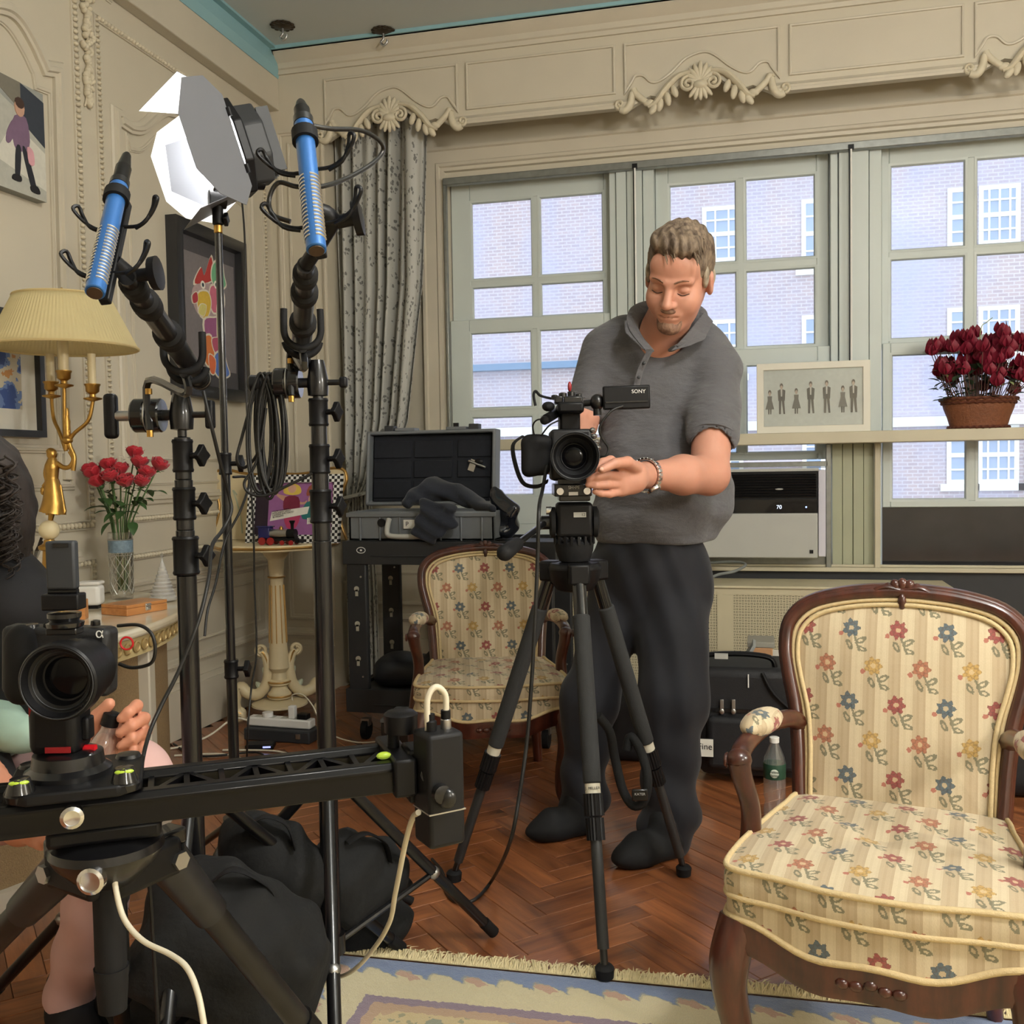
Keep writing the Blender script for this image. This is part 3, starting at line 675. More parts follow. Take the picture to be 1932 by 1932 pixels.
# street far below and the added globes that brighten the room
w = MB(); w.box2((-40, 5.3, -8.3), (40, 60, -8)); single(w, 'floor_street', M('street_asphalt', (.2, .2, .2), .9))
FILL_GLOW = M('fill_globe_glow', (.95, .92, .85), .4, var=0, emit=(1, .965, .905), es=FILL_E)
for l, lb in zip(FILL_LAMPS, ('added fill light globe hanging towards the right wall', 'added fill light globe hanging in the back of the room', 'added fill light globe hanging over the rug')):
    t = thing('fill_globe', lb, 'lamp', (l[0], l[1], ZC), group='added fill light globes')
    w = MB(); w.lathe([(.01, 0), (.06, 0), (.055, -.02), (.012, -.035), (.008, -.04)], (l[0], l[1], ZC)); w.build('canopy', GOLD, t)
    w = MB(); w.cyl((l[0], l[1], ZC-.03), (l[0], l[1], l[2]+.17), .006, n=8); w.build('rod', GOLD, t)
    w = MB(); w.lathe([(.03, .20), (.05, .19), (.05, .15), (.03, .15)], l); w.build('fitter', GOLD, t)
    w = MB(); w.ell(l, .16, None, 24, 14); w.build('globe', FILL_GLOW, t)
# ---------------------------------------------------------------- bergere armchairs
def ring_fill(w, ol, f, ss, m=0, cap=True):
    """ol: closed 2D outline; f(u, v, s) -> 3D for ring scale s (1 = edge .. 0 = centre)"""
    c = np.mean(np.array(ol), 0); rows = [[f(*(c+(np.array(p)-c)*s), s) for p in ol] for s in ss]
    w.grid(rows, m, cv=True)
    if cap: w.add([f(c[0], c[1], 0)]+rows[-1], [(0, i+1, (i+1) % len(ol)+1) for i in range(len(ol))], m)
def mirror(h): return [(-x, z) for x, z in h[::-1] if abs(x) > 1e-6]+[(x, z) for x, z in h if True]
def bergere(label, loc, rot, sc=1.0, zs=1.0):
    t = thing('armchair', label, 'armchair', loc, rot, group='floral armchairs'); t.scale = (sc, sc, sc*zs)
    k = dict(parent=t, world=False)
    # back frame outline, right half from bottom to top
    h = [(.190, .385), (.195, .45), (.200, .52), (.210, .60), (.228, .675), (.237, .73), (.230, .785), (.190, .825), (.12, .846), (.05, .855), (0, .857)]
    hs = smooth_path([V(x, 0, z) for x, z in h], 4)
    full = [V(-p[0], 0, p[2]) for p in hs]+[p for p in hs[::-1]][1:]
    yb = lambda z: .195+(z-.385)*.27
    fr = [V(p[0], yb(p[2]), p[2]) for p in full]
    w = MB(); w.tube(fr, .0225, 10, flat=.85); w.tube([p+V(0, -.014, 0)+(V(0, .5, .62)-V(0, .5, .62)+V(-p[0]*.0, 0, 0)) for p in fr], .013, 8)
    w.tube([fr[0], V(0, yb(.385)-.005, .375), fr[-1]], .02, 8); bev(w.build('back_frame', MAHOG, ang=60, **k), .002)
    w = MB(); random.seed(5)
    for i in range(7):
        a = (i-3)*.33; w.ell((math.sin(a)*.042, yb(.86)-.016, .862+.012*math.cos(a*2)), (.011, .010, .014), np.array(Euler((0, a, 0)).to_matrix()), 8, 6)
    for s in (-1, 1): w.tube(smooth_path([(0, yb(.86)-.018, .862), (s*.035, yb(.86)-.02, .868), (s*.062, yb(.855)-.018, .855), (s*.085, yb(.85)-.014, .848)], 4), [.007]*12+[.003], 6)
    w.ell((0, yb(.84)-.02, .838), (.009, .008, .018), None, 8, 6); w.build('crest_carving', MAHOG, ang=60, **k)
    ol = [(p[0]*(1-.018/max(.06, math.hypot(p[0], p[2]-.62))), .62+(p[2]-.62)*(1-.016/max(.06, math.hypot(p[0], p[2]-.62)))) for p in full]
    w = MB(); ring_fill(w, ol, lambda u, v, s: V(u, yb(v)-.010-.030*(1-s**2.5), v), [1, .97, .9, .78, .6, .4, .2]); uvbox(w.build('back_upholstery', FABRIC, ang=180, **k), (.047, .01))
    w = MB(); ring_fill(w, ol, lambda u, v, s: V(u, yb(v)+.012+.008*(1-s**2), v), [1, .7, .35]); uvbox(w.build('outside_back', FABRIC, ang=180, **k))
    for d in (0, .011):
        q = [V(u*(1-d*4.2), yb(v)-.014-d*.6, .62+(v-.62)*(1-d*4.0)) for u, v in ol]; w = MB(); w.tube(q, .0052, 6, closed=True); w.build('piping', PIPING, ang=180, **k)
    # arms
    for s in (-1, 1):
        p = smooth_path([(s*.205, .235, .575), (s*.215, .195, .592), (s*.238, .11, .600), (s*.252, .0, .598), (s*.256, -.075, .590), (s*.256, -.098, .568)], 5)
        w = MB(); w.tube(p, [.021-.003*math.sin(PI*i/(len(p)-1)) for i in range(len(p))], 10)
        p2 = smooth_path([(s*.256, -.098, .575), (s*.252, -.092, .545), (s*.243, -.066, .485), (s*.243, -.058, .43), (s*.250, -.065, .36), (s*.252, -.07, .31)], 5)
        w.tube(p2, [.022-.006*math.sin(PI*i/(len(p2)-1))+.006*(i/(len(p2)-1)) for i in range(len(p2))], 10)
        w.ell((s*.256, -.094, .578), (.024, .026, .022), None, 10, 8)
        w.tube([V(s*.258+.022*s, -.096+.012*math.cos(a), .575+.012*math.sin(a)) for a in np.linspace(0, 2*PI, 12)], .003, 5)
        w.build('arm', MAHOG, ang=60, **k)
        w = MB(); R = np.array(Euler((-.02, 0, s*.16)).to_matrix()); w.ell((s*.243, .045, .618), (.032, .085, .026), R, 16, 10); uvbox(w.build('arm_pad', FABRIC, ang=180, **k), (.0, .03))
    # plan outline of the seat
    hp = [(0, -.295), (.08, -.290), (.16, -.272), (.225, -.262), (.252, -.235), (.252, -.15), (.245, -.08), (.232, .02), (.215, .12), (.195, .205), (.10, .222), (0, .225)]
    sp = smooth_path([V(x, y, 0) for x, y in hp], 4); plan = [(p[0], p[1]) for p in sp]+[(-p[0], p[1]) for p in sp[::-1][1:-1]]
    apz = lambda x, y: .305-.028*math.exp(-(x/.10)**2)*(y < -.1)+(.012*math.cos(x*28) if y < -.1 else 0)
    w = MB(); rows = [[V(x*a, y*a, z if z else apz(x, y)+.03) for x, y in plan] for a, z in ((.975, .385), (.985, .37), (.985, None))]; w.grid(rows, cv=True); uvbox(w.build('rail_upholstery', FABRIC, ang=180, **k), (.03, .02))
    w = MB(); q = [V(x*.99, y*.99, apz(x, y)+.03) for x, y in plan]; w.tube(q, .006, 6, closed=True); w.build('piping', PIPING, ang=180, **k)
    w = MB(); rows = [[V(x*a, y*a, apz(x, y)+d) for x, y in plan] for a, d in ((.94, .03), (.992, .03), (1.0, .012), (.99, -.004), (1.0, -.016), (.985, -.03), (.94, -.026), (.94, .03))]; w.grid(rows, cv=True)
    for i in range(5): w.ell((( i-2)*.022, -.292, apz(0, -.3)-.004+(.006 if i == 2 else 0)), (.012, .008, .009), None, 8, 5)
    w.build('seat_rail', MAHOG, ang=50, **k)
    for s in (-1, 1):
        p = smooth_path([(s*.225, -.232, .335), (s*.238, -.248, .275), (s*.240, -.250, .215), (s*.226, -.236, .12), (s*.220, -.232, .05), (s*.228, -.244, .012), (s*.228, -.246, 0)], 5); n = len(p)
        rr = [np.interp(i/(n-1), (0, .2, .45, .75, .88, 1), (.036, .036, .027, .0175, .017, .021)) for i in range(n)]
        w = MB(); w.tube(p, rr, 10); w.build('leg', MAHOG, ang=60, **k)
        p = smooth_path([(s*.165, .19, .34), (s*.170, .205, .2), (s*.178, .235, .06), (s*.182, .25, 0)], 4); w = MB(); w.tube(p, [.022-.006*i/(len(p)-1) for i in range(len(p))], 8); w.build('leg', MAHOG, ang=60, **k)
    # loose cushion
    tu = [(-.09, -.12), (.09, -.12), (-.09, .04), (.09, .04), (0, -.04)]
    def top(x, y, s):
        z = .432+.020*(1-s**3)-sum(.012*math.exp(-((x-a)**2+(y-b)**2)/.0012) for a, b in tu)+.004*math.sin(x*40+y*23)*(1-s)
        return V(x, y, z)
    cp = [(x*.985+0, y*.985-.004) for x, y in plan]
    w = MB(); ring_fill(w, cp, top, [1, .96, .9, .82, .72, .6, .48, .36, .24, .12])
    c = np.mean(np.array(cp), 0)
    w.grid([[V(*(c+(np.array(p)-c)*s), z) for p in cp] for s, z in ((1, .432), (1.012, .418), (1.014, .40), (1.0, .384))], cv=True); ring_fill(w, cp, lambda u, v, s: V(u, v, .384), [1, .5])
    uvbox(w.build('seat_cushion', FABRIC, ang=180, **k), (.02, .045))
    for z in (.433, .385):
        w = MB(); w.tube([V(x, y, z) for x, y in cp], .0055, 6, closed=True); w.build('piping', PIPING, ang=180, **k)
    return t
bergere('floral striped armchair with its front feet on the patterned rug', (.222, 1.86, .0128), math.radians(-12), .955)
_c = ony(928, 1330, 3.32); bergere('floral striped armchair standing in front of the black cart', (_c[0], 3.30, 0), math.radians(17), 1.0, .93)
# ---------------------------------------------------------------- rug
def rug_mat():
    m, t, b = new_mat('pastel_rug_pile'); co = coords(t); wb = t.nodes.new('ShaderNodeVectorMath'); wb.operation = 'MULTIPLY_ADD'
    t.links.new(noise(t, 60, co, 3, .5, 1), wb.inputs[0]); wb.inputs[1].default_value = (.02, .02, 0); t.links.new(co, wb.inputs[2])
    x, y, z = xyz(t, wb.outputs[0]); x = x-.01; y = y-.01
    d = (x.mn(y*-1.))        # object origin at the corner; x to the right, y towards the viewer negative
    s = x+y                  # running coordinate that changes along both edges
    sc = ((s*(2*PI/.15)).cos().ab())*.030
    blue = s2l(126, 148, 190); cream = s2l(232, 220, 180); pink = s2l(206, 160, 140); mauve = s2l(150, 130, 150); field = s2l(226, 206, 158)
    band2 = d.gt(sc*-1.+.088); band3 = d.gt(.165); band4 = d.gt(.190); band5 = d.gt(.215)
    c = mixc(t, band2, blue, cream)
    fx_ = ((s/.15+.5).fr()-.5)*.15; fy_ = d-.075; fl_ = ((fx_.sq()+fy_.sq()*1.6).rt()+((fy_.at2(fx_)*5.).cos()*.004)).lt(.021)
    c = mixc(t, fl_*.85, c, pink)
    ed = (d-(sc*-1.+.088)).ab().lt(.004); c = mixc(t, ed*.5, c, s2l(170, 168, 150))
    c = mixc(t, band3, c, mauve); c = mixc(t, band4, c, s2l(204, 170, 140)); c = mixc(t, band5, c, field)
    vo = t.nodes.new('ShaderNodeTexVoronoi'); vo.inputs['Scale'].default_value = 13; t.links.new(wb.outputs[0], vo.inputs['Vector'])
    blob = Ex(t, vo.outputs['Distance']).lt(.34)*band5; hs = t.nodes.new('ShaderNodeValToRGB'); hs.color_ramp.interpolation = 'CONSTANT'; e = hs.color_ramp.elements
    e[0].color = rgb(s2l(206, 168, 140)); e[1].position = .3; e[1].color = rgb(s2l(136, 150, 140))
    for p_, q_ in ((.5, s2l(216, 178, 150)), (.66, s2l(160, 168, 176)), (.82, s2l(210, 184, 120))): n_ = e.new(p_); n_.color = rgb(q_)
    sp = t.nodes.new('ShaderNodeSeparateColor'); t.links.new(vo.outputs['Color'], sp.inputs[0]); t.links.new(sp.outputs[0], hs.inputs[0])
    c = mixc(t, blob*.8, c, hs.outputs[0])
    v2 = t.nodes.new('ShaderNodeTexVoronoi'); v2.inputs['Scale'].default_value = 42; t.links.new(wb.outputs[0], v2.inputs['Vector']); lf = Ex(t, v2.outputs['Distance']).lt(.26)*band5
    c = mixc(t, lf*.55, c, s2l(106, 124, 108))
    pile = noise(t, 420, co, 2); c = mixc(t, Ex(t, pile)*.3, c, s2l(120, 110, 90))
    t.links.new(c, b.inputs['Base Color']); b.inputs['Roughness'].default_value = .95; b.inputs['Sheen Weight'].default_value = .3
    bump(t, b, Ex(t, pile)+Ex(t, noise(t, 45, co, 3))*2., .5, .006); return m
rc = onz(612, 1800); rug = thing('rug', 'pastel floral rug with blue border and cream fringe', 'rug', (rc[0], rc[1], 0), math.radians(1.2))
RL, RW = 3.6, 4.2
w = MB(); P = []
for i in range(60):
    row = []
    for j in range(60):
        u = RW*(i/59)**1.6; v = -RL*(j/59)**1.6; e = min(u, -v); row.append(V(u, v, .011*min(1, (e/.02))+.001+.0012*math.sin(u*9)*math.sin(v*11)))
    P.append(row)
w.grid(P); w.build('pile', rug_mat(), rug, ang=180, world=False)
w = MB(); random.seed(11)
for i in range(2600):
    u = RW*.62*(i+.5)/2600; L = random.uniform(.028, .055)+(.02 if random.random() < .06 else 0); a = random.gauss(0, .45); b_ = random.gauss(0, .4)
    p0 = V(u, -.003, .006); p1 = V(u+math.sin(a)*L*.5, L*.5, .011+random.uniform(0, .008)); p2 = V(u+math.sin(a)*L*.6+math.sin(b_)*L*.4, L, .003+random.uniform(0, .004))
    r = .0017; nn = V(r, 0, 0); q = V(0, 0, r)
    w.add([p0-nn, p0+nn, p0+q, p1-nn, p1+nn, p1+q, p2], [(0, 1, 4, 3), (1, 2, 5, 4), (2, 0, 3, 5), (3, 4, 6), (4, 5, 6), (5, 3, 6)])
tag(w.build('fringe', M('cream_fringe', s2l(226, 212, 170), .9, var=.2, scale=90), rug, world=False, recalc=False), kind='stuff')
# ---------------------------------------------------------------- demilune cabinet and what stands on it
CT = .66; cab = thing('demilune_cabinet', 'half-round cream cabinet with marble top and woven cane sides', 'cabinet', (XL, 2.4, 0))
def half(b, a, n=40, y0=2.4): return [(XL+.004+b*math.cos(th), y0+a*math.sin(th)) for th in np.linspace(-PI/2, PI/2, n)]
def marble():
    m, t, b = new_mat('cream_marble'); co = coords(t); n1 = noise(t, 3, co, 5, .6, 1); wv = t.nodes.new('ShaderNodeTexWave'); wv.inputs['Scale'].default_value = 2.2; wv.inputs['Distortion'].default_value = 9; wv.inputs['Detail'].default_value = 4
    t.links.new(co, wv.inputs['Vector']); c = mixc(t, Ex(t, wv.outputs[1])*.8, s2l(232, 224, 202), s2l(208, 192, 160)); t.links.new(c, b.inputs['Base Color']); b.inputs['Roughness'].default_value = .18; b.inputs['Coat Weight'].default_value = .4; return m
w = MB(); w.prism(half(.64, .85), lambda u, v, t: V(u, v, t), CT-.028, CT); bev(w.build('marble_top', marble(), cab), .010, 3)
w = MB(); w.prism(half(.615, .825), lambda u, v, t: V(u, v, t), CT-.085, CT-.029); w.build('frieze', M('cream_gilt_frieze', s2l(206, 188, 138), .4, var=.1), cab)
ring = MB(); ring.lathe([(.006, 0), (.0165, 0), (.0175, .005), (.013, .007), (.011, .004), (.006, .0035)], n=14)
rme = ring.build('roundel', M('roundel_gilt', s2l(186, 162, 112), .4, .35, var=.3, scale=60), None); rmesh = rme.data; bpy.data.objects.remove(rme)
hp_ = half(.617, .827, 400); acc = 0; last = hp_[0]
for p, q in zip(hp_[:-1], hp_[1:]):
    acc += math.dist(p, q)
    if acc > .044 and q[1] > 1.6:
        acc = 0; d = V(q[0]-p[0], q[1]-p[1], 0); n_ = V(d[1], -d[0], 0); n_ /= np.linalg.norm(n_); o = link('roundel', rmesh, cab)
        o.matrix_parent_inverse = PARENT_INV[cab.name]; o.matrix_basis = basis((q[0], q[1], CT-.056), np.cross((0, 0, 1), n_), (0, 0, 1))
CANE = M('woven_cane', s2l(146, 122, 88), .8, var=.25, scale=160, bmp=.9, bscale=260)
w = MB(); w.prism(half(.575, .785), lambda u, v, t: V(u, v, t), .06, CT-.085); w.build('cane_side', CANE, cab)
for th in (1.12, .25, -.6, -1.3):
    q = V(XL+.585*math.cos(th), 2.4+.795*math.sin(th), 0); w = MB(); w.box((q[0], q[1], (CT-.085)/2), (.05, .05, CT-.085), th); bev(w.build('post', CREAM2, cab), .005)
w = MB(); w.prism(half(.60, .81), lambda u, v, t: V(u, v, t), .0, .07); w.build('plinth', CREAM2, cab)
def at(px, py, z=CT): return onz(px, py, z)
# lamp
LD = 3.1; L = lambda px, py, dd=0: ond(px, py, LD+dd)
lamp = thing('candelabra_lamp', 'gilt figure candelabra lamp with pleated cream shade on the marble top', 'lamp', (*L(97, 1100)[:2], CT))
ax = L(122, 700); sz1, sz0 = L(122, 562)[2], L(122, 657)[2]
w = MB(); n = 220; rows = []
for tt in np.linspace(0, 1, 7):
    z = sz1+(sz0-sz1)*tt; r0_ = .140+(.218-.140)*tt; rows.append([V(ax[0]+(r0_+.0016*(j % 2))*math.cos(2*PI*j/n), ax[1]+(r0_+.0016*(j % 2))*math.sin(2*PI*j/n), z) for j in range(n)])
w.grid(rows, cv=True)
SHADEM = M('pleated_shade', s2l(226, 212, 164), .8, var=.05, scale=20); so = w.build('shade', SHADEM, lamp, ang=10); so.modifiers.new('s', 'SOLIDIFY').thickness = .002
w = MB()
for r_, z in ((.141, sz1), (.219, sz0)): w.tube([V(ax[0]+r_*math.cos(a), ax[1]+r_*math.sin(a), z) for a in np.linspace(0, 2*PI, 48)[:-1]], .004, 6, closed=True)
w.build('shade_trim', M('shade_trim', s2l(218, 198, 146), .7), lamp)
w = MB(); w.cyl((ax[0], ax[1], sz0-.02), (ax[0], ax[1], sz1+.004), .004, n=8)
for i in range(3): a = i*2.1; w.cyl((ax[0], ax[1], sz1-.004), (ax[0]+.14*math.cos(a), ax[1]+.14*math.sin(a), sz1-.002), .002, n=6)
w.build('harp', GOLD, lamp); w = MB(); w.lathe([(.002, .0), (.007, .004), (.004, .012), (.009, .02), (.002, .03)], (ax[0], ax[1], sz1), n=12); w.build('finial', GOLD, lamp)
arms = [((97, 745), .055, (112, 800)), ((121, 725), -.02, (122, 800)), ((175, 750), .0, (138, 805))]
for (cx_, cy_), dd, (bx_, by_) in arms:
    top_ = L(cx_, cy_, dd); w = MB()
    w.lathe([(.004, -.018), (.006, -.012), (.027, -.006), (.028, -.002), (.010, .002), (.009, .010), (.020, .018), (.021, .034), (.024, .038), (.024, .042), (.012, .042)], top_, n=18); w.build('candle_cup', GOLD, lamp, ang=60)
    w = MB(); ch = L(cx_, 668 if cx_ != 121 else 640, dd); w.cyl(top_+V(0, 0, .040), (top_[0], top_[1], ch[2]), .0125 if cx_ != 121 else .016, n=14); w.build('candle', IVORY, lamp)
    m_ = (np.array(L(bx_, by_+25))+top_)/2+V(0, 0, -.03); w = MB(); w.tube(smooth_path([L(124, 850), L(bx_, by_+15, dd*.3), m_*.5+.5*L(cx_, cy_+30, dd), top_+V(0, 0, -.012)], 6), .0058, 8); w.build('arm', GOLD, lamp, ang=60)
w = MB()   # stem with sleeve and leaf collar
w.tube(smooth_path([L(138, 888), L(140, 862), L(131, 838), L(128, 800), L(125, 770)], 6), [.0075]*24+[.006], 10)
w.lathe([(.008, 0), (.016, .006), (.018, .014), (.010, .022), (.013, .030), (.009, .04), (.012, .07), (.008, .09)], L(127, 838), n=14); w.build('stem', GOLD, lamp, ang=60)
w = MB()   # figure: standing woman in a flowing dress on one foot, arm raised to the stem
def lim(pts, rr, n=8): p = smooth_path([L(*q) for q in pts], 4); w.tube(p, list(np.interp(np.linspace(0, 1, len(p)), np.linspace(0, 1, len(rr)), rr)), n)
lim([(98, 905), (100, 925), (101, 950), (99, 968)], [.020, .026, .034, .040], 14)
lim([(99, 862), (98, 880), (98, 905), (100, 925)], [.010, .022, .0185, .025], 12)
w.ell(L(98, 857), (.0155, .0165, .019), None, 12, 8); w.ell(L(96, 852), (.014, .015, .012), None, 10, 6)
lim([(107, 874), (120, 882), (132, 880), (138, 866), (131, 852)], [.0085, .0075, .007, .006, .0055])
lim([(90, 876), (86, 893), (88, 908), (81, 918)], [.008, .007, .006, .005]); w.ell(L(81, 926), (.008, .008, .014), None, 8, 6)
lim([(98, 960), (97, 972), (95, 984)], [.012, .009, .007]); lim([(112, 958), (118, 966), (124, 968)], [.011, .008, .005])
for i in range(7): lim([(90+i*4, 915), (88+i*5, 945), (84+i*6.3, 968+4*math.sin(i*2))], [.004, .006, .007], 6)
w.build('figure', GOLD, lamp, ang=60)
w = MB(); w.ell(L(93, 1000), .031, None, 20, 14); w.build('ball', IVORY, lamp)
w = MB(); bz = CT-L(93, 1018)[2]; w.lathe([(.055, bz), (.055, bz+.02), (.042, bz+.03), (.030, bz+.05), (.026, bz*.5), (.024, bz*.35), (.020, -.035), (.032, -.03), (.033, -.02), (.018, -.012), (.015, 0)], L(93, 1018), n=20); w.build('base', GOLD, lamp, ang=50)
# vase
vb = at(231, 1130); vh = .235; vr = .0415
vs = thing('glass_vase', 'tall etched glass vase with a blue band holding red roses', 'vase', vb)
w = MB(); w.lathe([(.034, 0), (.037, .004), (.039, .05), (vr, vh), (vr-.002, vh), (.036, .05), (.033, .012), (.001, .012)], vb, n=32); w.build('glass_body', CLEAR, vs, ang=50)
ETCH = M('etched_band', s2l(120, 142, 158), .4, var=.6, scale=90)
w = MB(); w.lathe([(.0402, vh*.70), (.0410, vh*.70), (.0418, vh*.88), (.0410, vh*.88)], vb, n=32); w.build('etched_band', ETCH, vs)
w = MB()
for z in (.69, .89, .66): r_ = .0395+(vr-.039)*z+.0008; w.tube([vb+V(r_*math.cos(a), r_*math.sin(a), vh*z) for a in np.linspace(0, 2*PI, 33)[:-1]], .0012, 5, closed=True)
for s in (-1, 1):
    for i in range(9):
        w.tube([vb+V((.0385+.002*t)*math.cos(i*2*PI/9+s*t*2.3), (.0385+.002*t)*math.sin(i*2*PI/9+s*t*2.3), .02+t*vh*.62) for t in np.linspace(0, 1, 16)], .0011, 4)
w.build('silver_lattice', M('silver_lattice', (.6, .6, .56), .3, .8), vs)
ROSE = M('red_rose_petal', s2l(176, 22, 40), .6, var=.3, scale=60, sheen=.3); LEAF = M('rose_leaf', s2l(62, 92, 50), .5, var=.35, scale=60); STEMM = M('rose_stem', s2l(84, 116, 66), .5, var=.2)
def leafg(w, base, d, L_, wd, up=(0, 0, 1), curl=.3):
    R = rot_to(d, up); rows = []
    for i in range(7):
        t = i/6; hw_ = wd*math.sin(PI*min(1, t*.97+.03))**.8*(1-.3*t); rows.append([np.array(base)+R@V(s_*hw_, t*L_, curl*L_*(t-t*t*1.6)-.25*abs(s_)*-hw_) for s_ in (-1, -.5, 0, .5, 1)])
    w.grid(rows)
def rose(px, py, tilt, sc=1., dd=0.):
    c = ond(px, py, np.dot(vb-CC, CF)+dd); c = np.array(c); base = vb+V((c-vb)[0]*.12, (c-vb)[1]*.12, .03)
    t = thing('rose', 'red rose standing in the etched glass vase', 'flower', base, group='red roses in the vase')
    ax_ = V(tilt[0], tilt[1], 1.); ax_ /= np.linalg.norm(ax_); R = rot_to(ax_, (1, 0, .01)); R = np.stack([R[:, 0], R[:, 2], R[:, 1]], 1); w = MB(); sd = int(px*7+py)
    random.seed(sd)
    for lay, (n_, r_, h_, op) in enumerate(((3, .009, .040, -.1), (4, .015, .042, .05), (5, .021, .042, .16), (6, .025, .036, .38))):
        for i in range(n_):
            a0 = 2*PI*i/n_+lay*.7+random.uniform(-.2, .2); rows = []
            for j in range(6):
                tt = j/5; row = []
                for q in range(5):
                    a = a0+(q-2)/2*(PI/n_*1.35); rr = r_*(.35+.65*math.sin(min(1, tt*1.25)*PI/2))+op*.02*tt**3; z = h_*tt-.006*((q-2)/2)**2*tt*2-.004
                    row.append(c+R@V(rr*math.cos(a), rr*math.sin(a), z)*sc)
                rows.append(row)
            w.grid(rows)
    o = w.build('bloom', ROSE, t, ang=180); o.modifiers.new('s', 'SOLIDIFY').thickness = .0008
    w = MB(); w.ell(c+R@V(0, 0, -.004)*sc, .011*sc, None, 8, 6)
    for i in range(5): a = i*1.256; leafg(w, c+R@V(.006*math.cos(a), .006*math.sin(a), -.004)*sc, R@V(math.cos(a), math.sin(a), -.1), .022, .004, R@V(0, 0, 1), -.3)
    w.build('calyx', LEAF, t, ang=60)
    neck = vb+V(0, 0, vh)+(c-vb-V(0, 0, vh))*V(.45, .45, .35); w = MB(); w.tube(smooth_path([base, vb+(neck-vb)*V(.6, .6, .75), neck, c], 5), .0026, 6); w.build('stem', STEMM, t, ang=60)
    for i in range(2):
        a = random.uniform(0, 6.28); b_ = neck+(c-neck)*random.uniform(.1, .6); w = MB(); leafg(w, b_, V(math.cos(a), math.sin(a), random.uniform(-.5, .3)), .055, .017, (0, 0, 1), .2); w.build('leaf', LEAF, t, ang=60)
for q in ((180, 900, (-.5, -.1)), (206, 885, (-.2, 0)), (190, 915, (-.5, -.2), 1., -.05), (228, 893, (0, -.2)), (240, 915, (.0, -.5), 1., -.07), (262, 880, (.2, 0)), (275, 900, (.3, -.1), 1., -.03), (297, 884, (.6, 0)), (253, 862, (.05, .2), 1., .05), (212, 905, (-.1, -.5), 1., -.06), (172, 893, (-.6, .2), .9, .03), (268, 915, (.2, -.3), .9, -.06)): rose(*q)
w = MB()
for bx_, by_, d, L_, wd in ((205, 960, (-1, -.3, .1), .085, .026), (225, 968, (-.3, -1, -.3), .07, .024), (238, 965, (.2, -1, -.2), .075, .022), (255, 955, (.7, -.6, .35), .08, .022), (285, 930, (1, -.2, .1), .075, .016), (212, 985, (-.5, -.9, -.8), .06, .02), (250, 985, (.6, -.8, -.8), .06, .02)):
    leafg(w, ond(bx_, by_, np.dot(vb-CC, CF)-.03), d, L_, wd)
tag(w.build('foliage', LEAF, vs, ang=60), 'green rose leaves at the rim')
# wooden box
a_, b_, c_ = at(190, 1160), at(240, 1163.5), at(316, 1150); d1 = V(*(c_-b_)); Lb = np.linalg.norm(d1); ang = math.atan2(d1[1], d1[0]); nrm = V(-d1[1], d1[0], 0)/Lb
wd_ = abs(np.dot(a_-b_, nrm)); wd_ = max(.06, min(.13, wd_)); bh = .034; cen = (b_+c_)/2+nrm*wd_/2
bx = thing('wooden_box', 'small hinged wooden box with metal clasp on the marble top', 'box', cen, ang)
w = MB(); w.box((0, 0, bh*.34), (Lb, wd_, bh*.66)); bev(w.build('base', BOXWOOD, bx, world=False), .002)
w = MB(); w.box((0, 0, bh*.84), (Lb, wd_, bh*.31)); bev(w.build('lid', BOXWOOD, bx, world=False), .002)
w = MB(); w.box((.0, -wd_/2-.002, bh*.6), (.022, .004, .022)); w.box((0, -wd_/2-.005, bh*.45), (.014, .004, .008)); w.cyl((-.01, -wd_/2-.005, bh*.78), (.01, -wd_/2-.005, bh*.78), .003, n=8); bev(w.build('clasp', CHROME, bx, world=False), .001)
# white smart speaker, brown box, gift bag, glass tree
p_ = at(172, 1147); sp_ = thing('white_speaker', 'small white box-shaped speaker beside the glass vase', 'speaker', p_, .3)
w = MB(); w.box((0, 0, .043), (.075, .06, .066)); bev(w.build('body', WHITEP, sp_, world=False), .012, 3); w = MB(); w.box((0, 0, .082), (.075, .06, .012)); bev(w.build('lid', WHITEP, sp_, world=False), .005); w = MB(); w.box((0, 0, .005), (.06, .048, .01)); w.build('foot', BLACKP, sp_, world=False)
p_ = at(148, 1168); w = MB(); w.box((p_[0], p_[1], CT+.03), (.05, .04, .06), .4); tag(bev(w.build('brown_box', BOXWOOD), .002), 'little brown box half hidden behind the camera monitor', 'box')
p_ = at(62, 1152); gb = thing('gift_bag', 'clear gift bag tied with ribbon, dark twigs sticking out', 'gift bag', p_)
w = MB(); w.lathe([(.05, 0), (.058, .03), (.05, .09), (.018, .14), (.012, .15), (.03, .19), (.034, .195)], p_, n=14); w.build('bag', CLEARP, gb)
w = MB(); w.ell(p_+V(0, 0, .07), (.04, .04, .06), None, 12, 8); w.build('filling', M('pale_filling', s2l(214, 200, 176), .8, var=.2), gb)
w = MB(); w.tube([p_+V(.016*math.cos(a), .016*math.sin(a), .148) for a in np.linspace(0, 6.3, 16)], .004, 6)
for s in (-1, 1): w.tube(smooth_path([p_+V(0, -.015, .148), p_+V(s*.03, -.02, .165), p_+V(s*.05, -.02, .15), p_+V(s*.06, -.02, .12)], 4), .0025, 5)
w.build('ribbon', M('cream_ribbon', s2l(214, 190, 140), .5), gb)
for i in range(6): a = i*1.05; w = MB(); w.tube(smooth_path([p_+V(0, 0, .12), p_+V(.02*math.cos(a), .02*math.sin(a), .19), p_+V(.045*math.cos(a), .03*math.sin(a), .225+.01*(i % 3))], 4), .0045, 6); w.build('twig', M('dark_twig', (.03, .018, .014), .7), gb)
p_ = at(308, 1134); gt_ = thing('glass_tree', 'clear ribbed glass fir tree ornament near the table edge', 'ornament', p_)
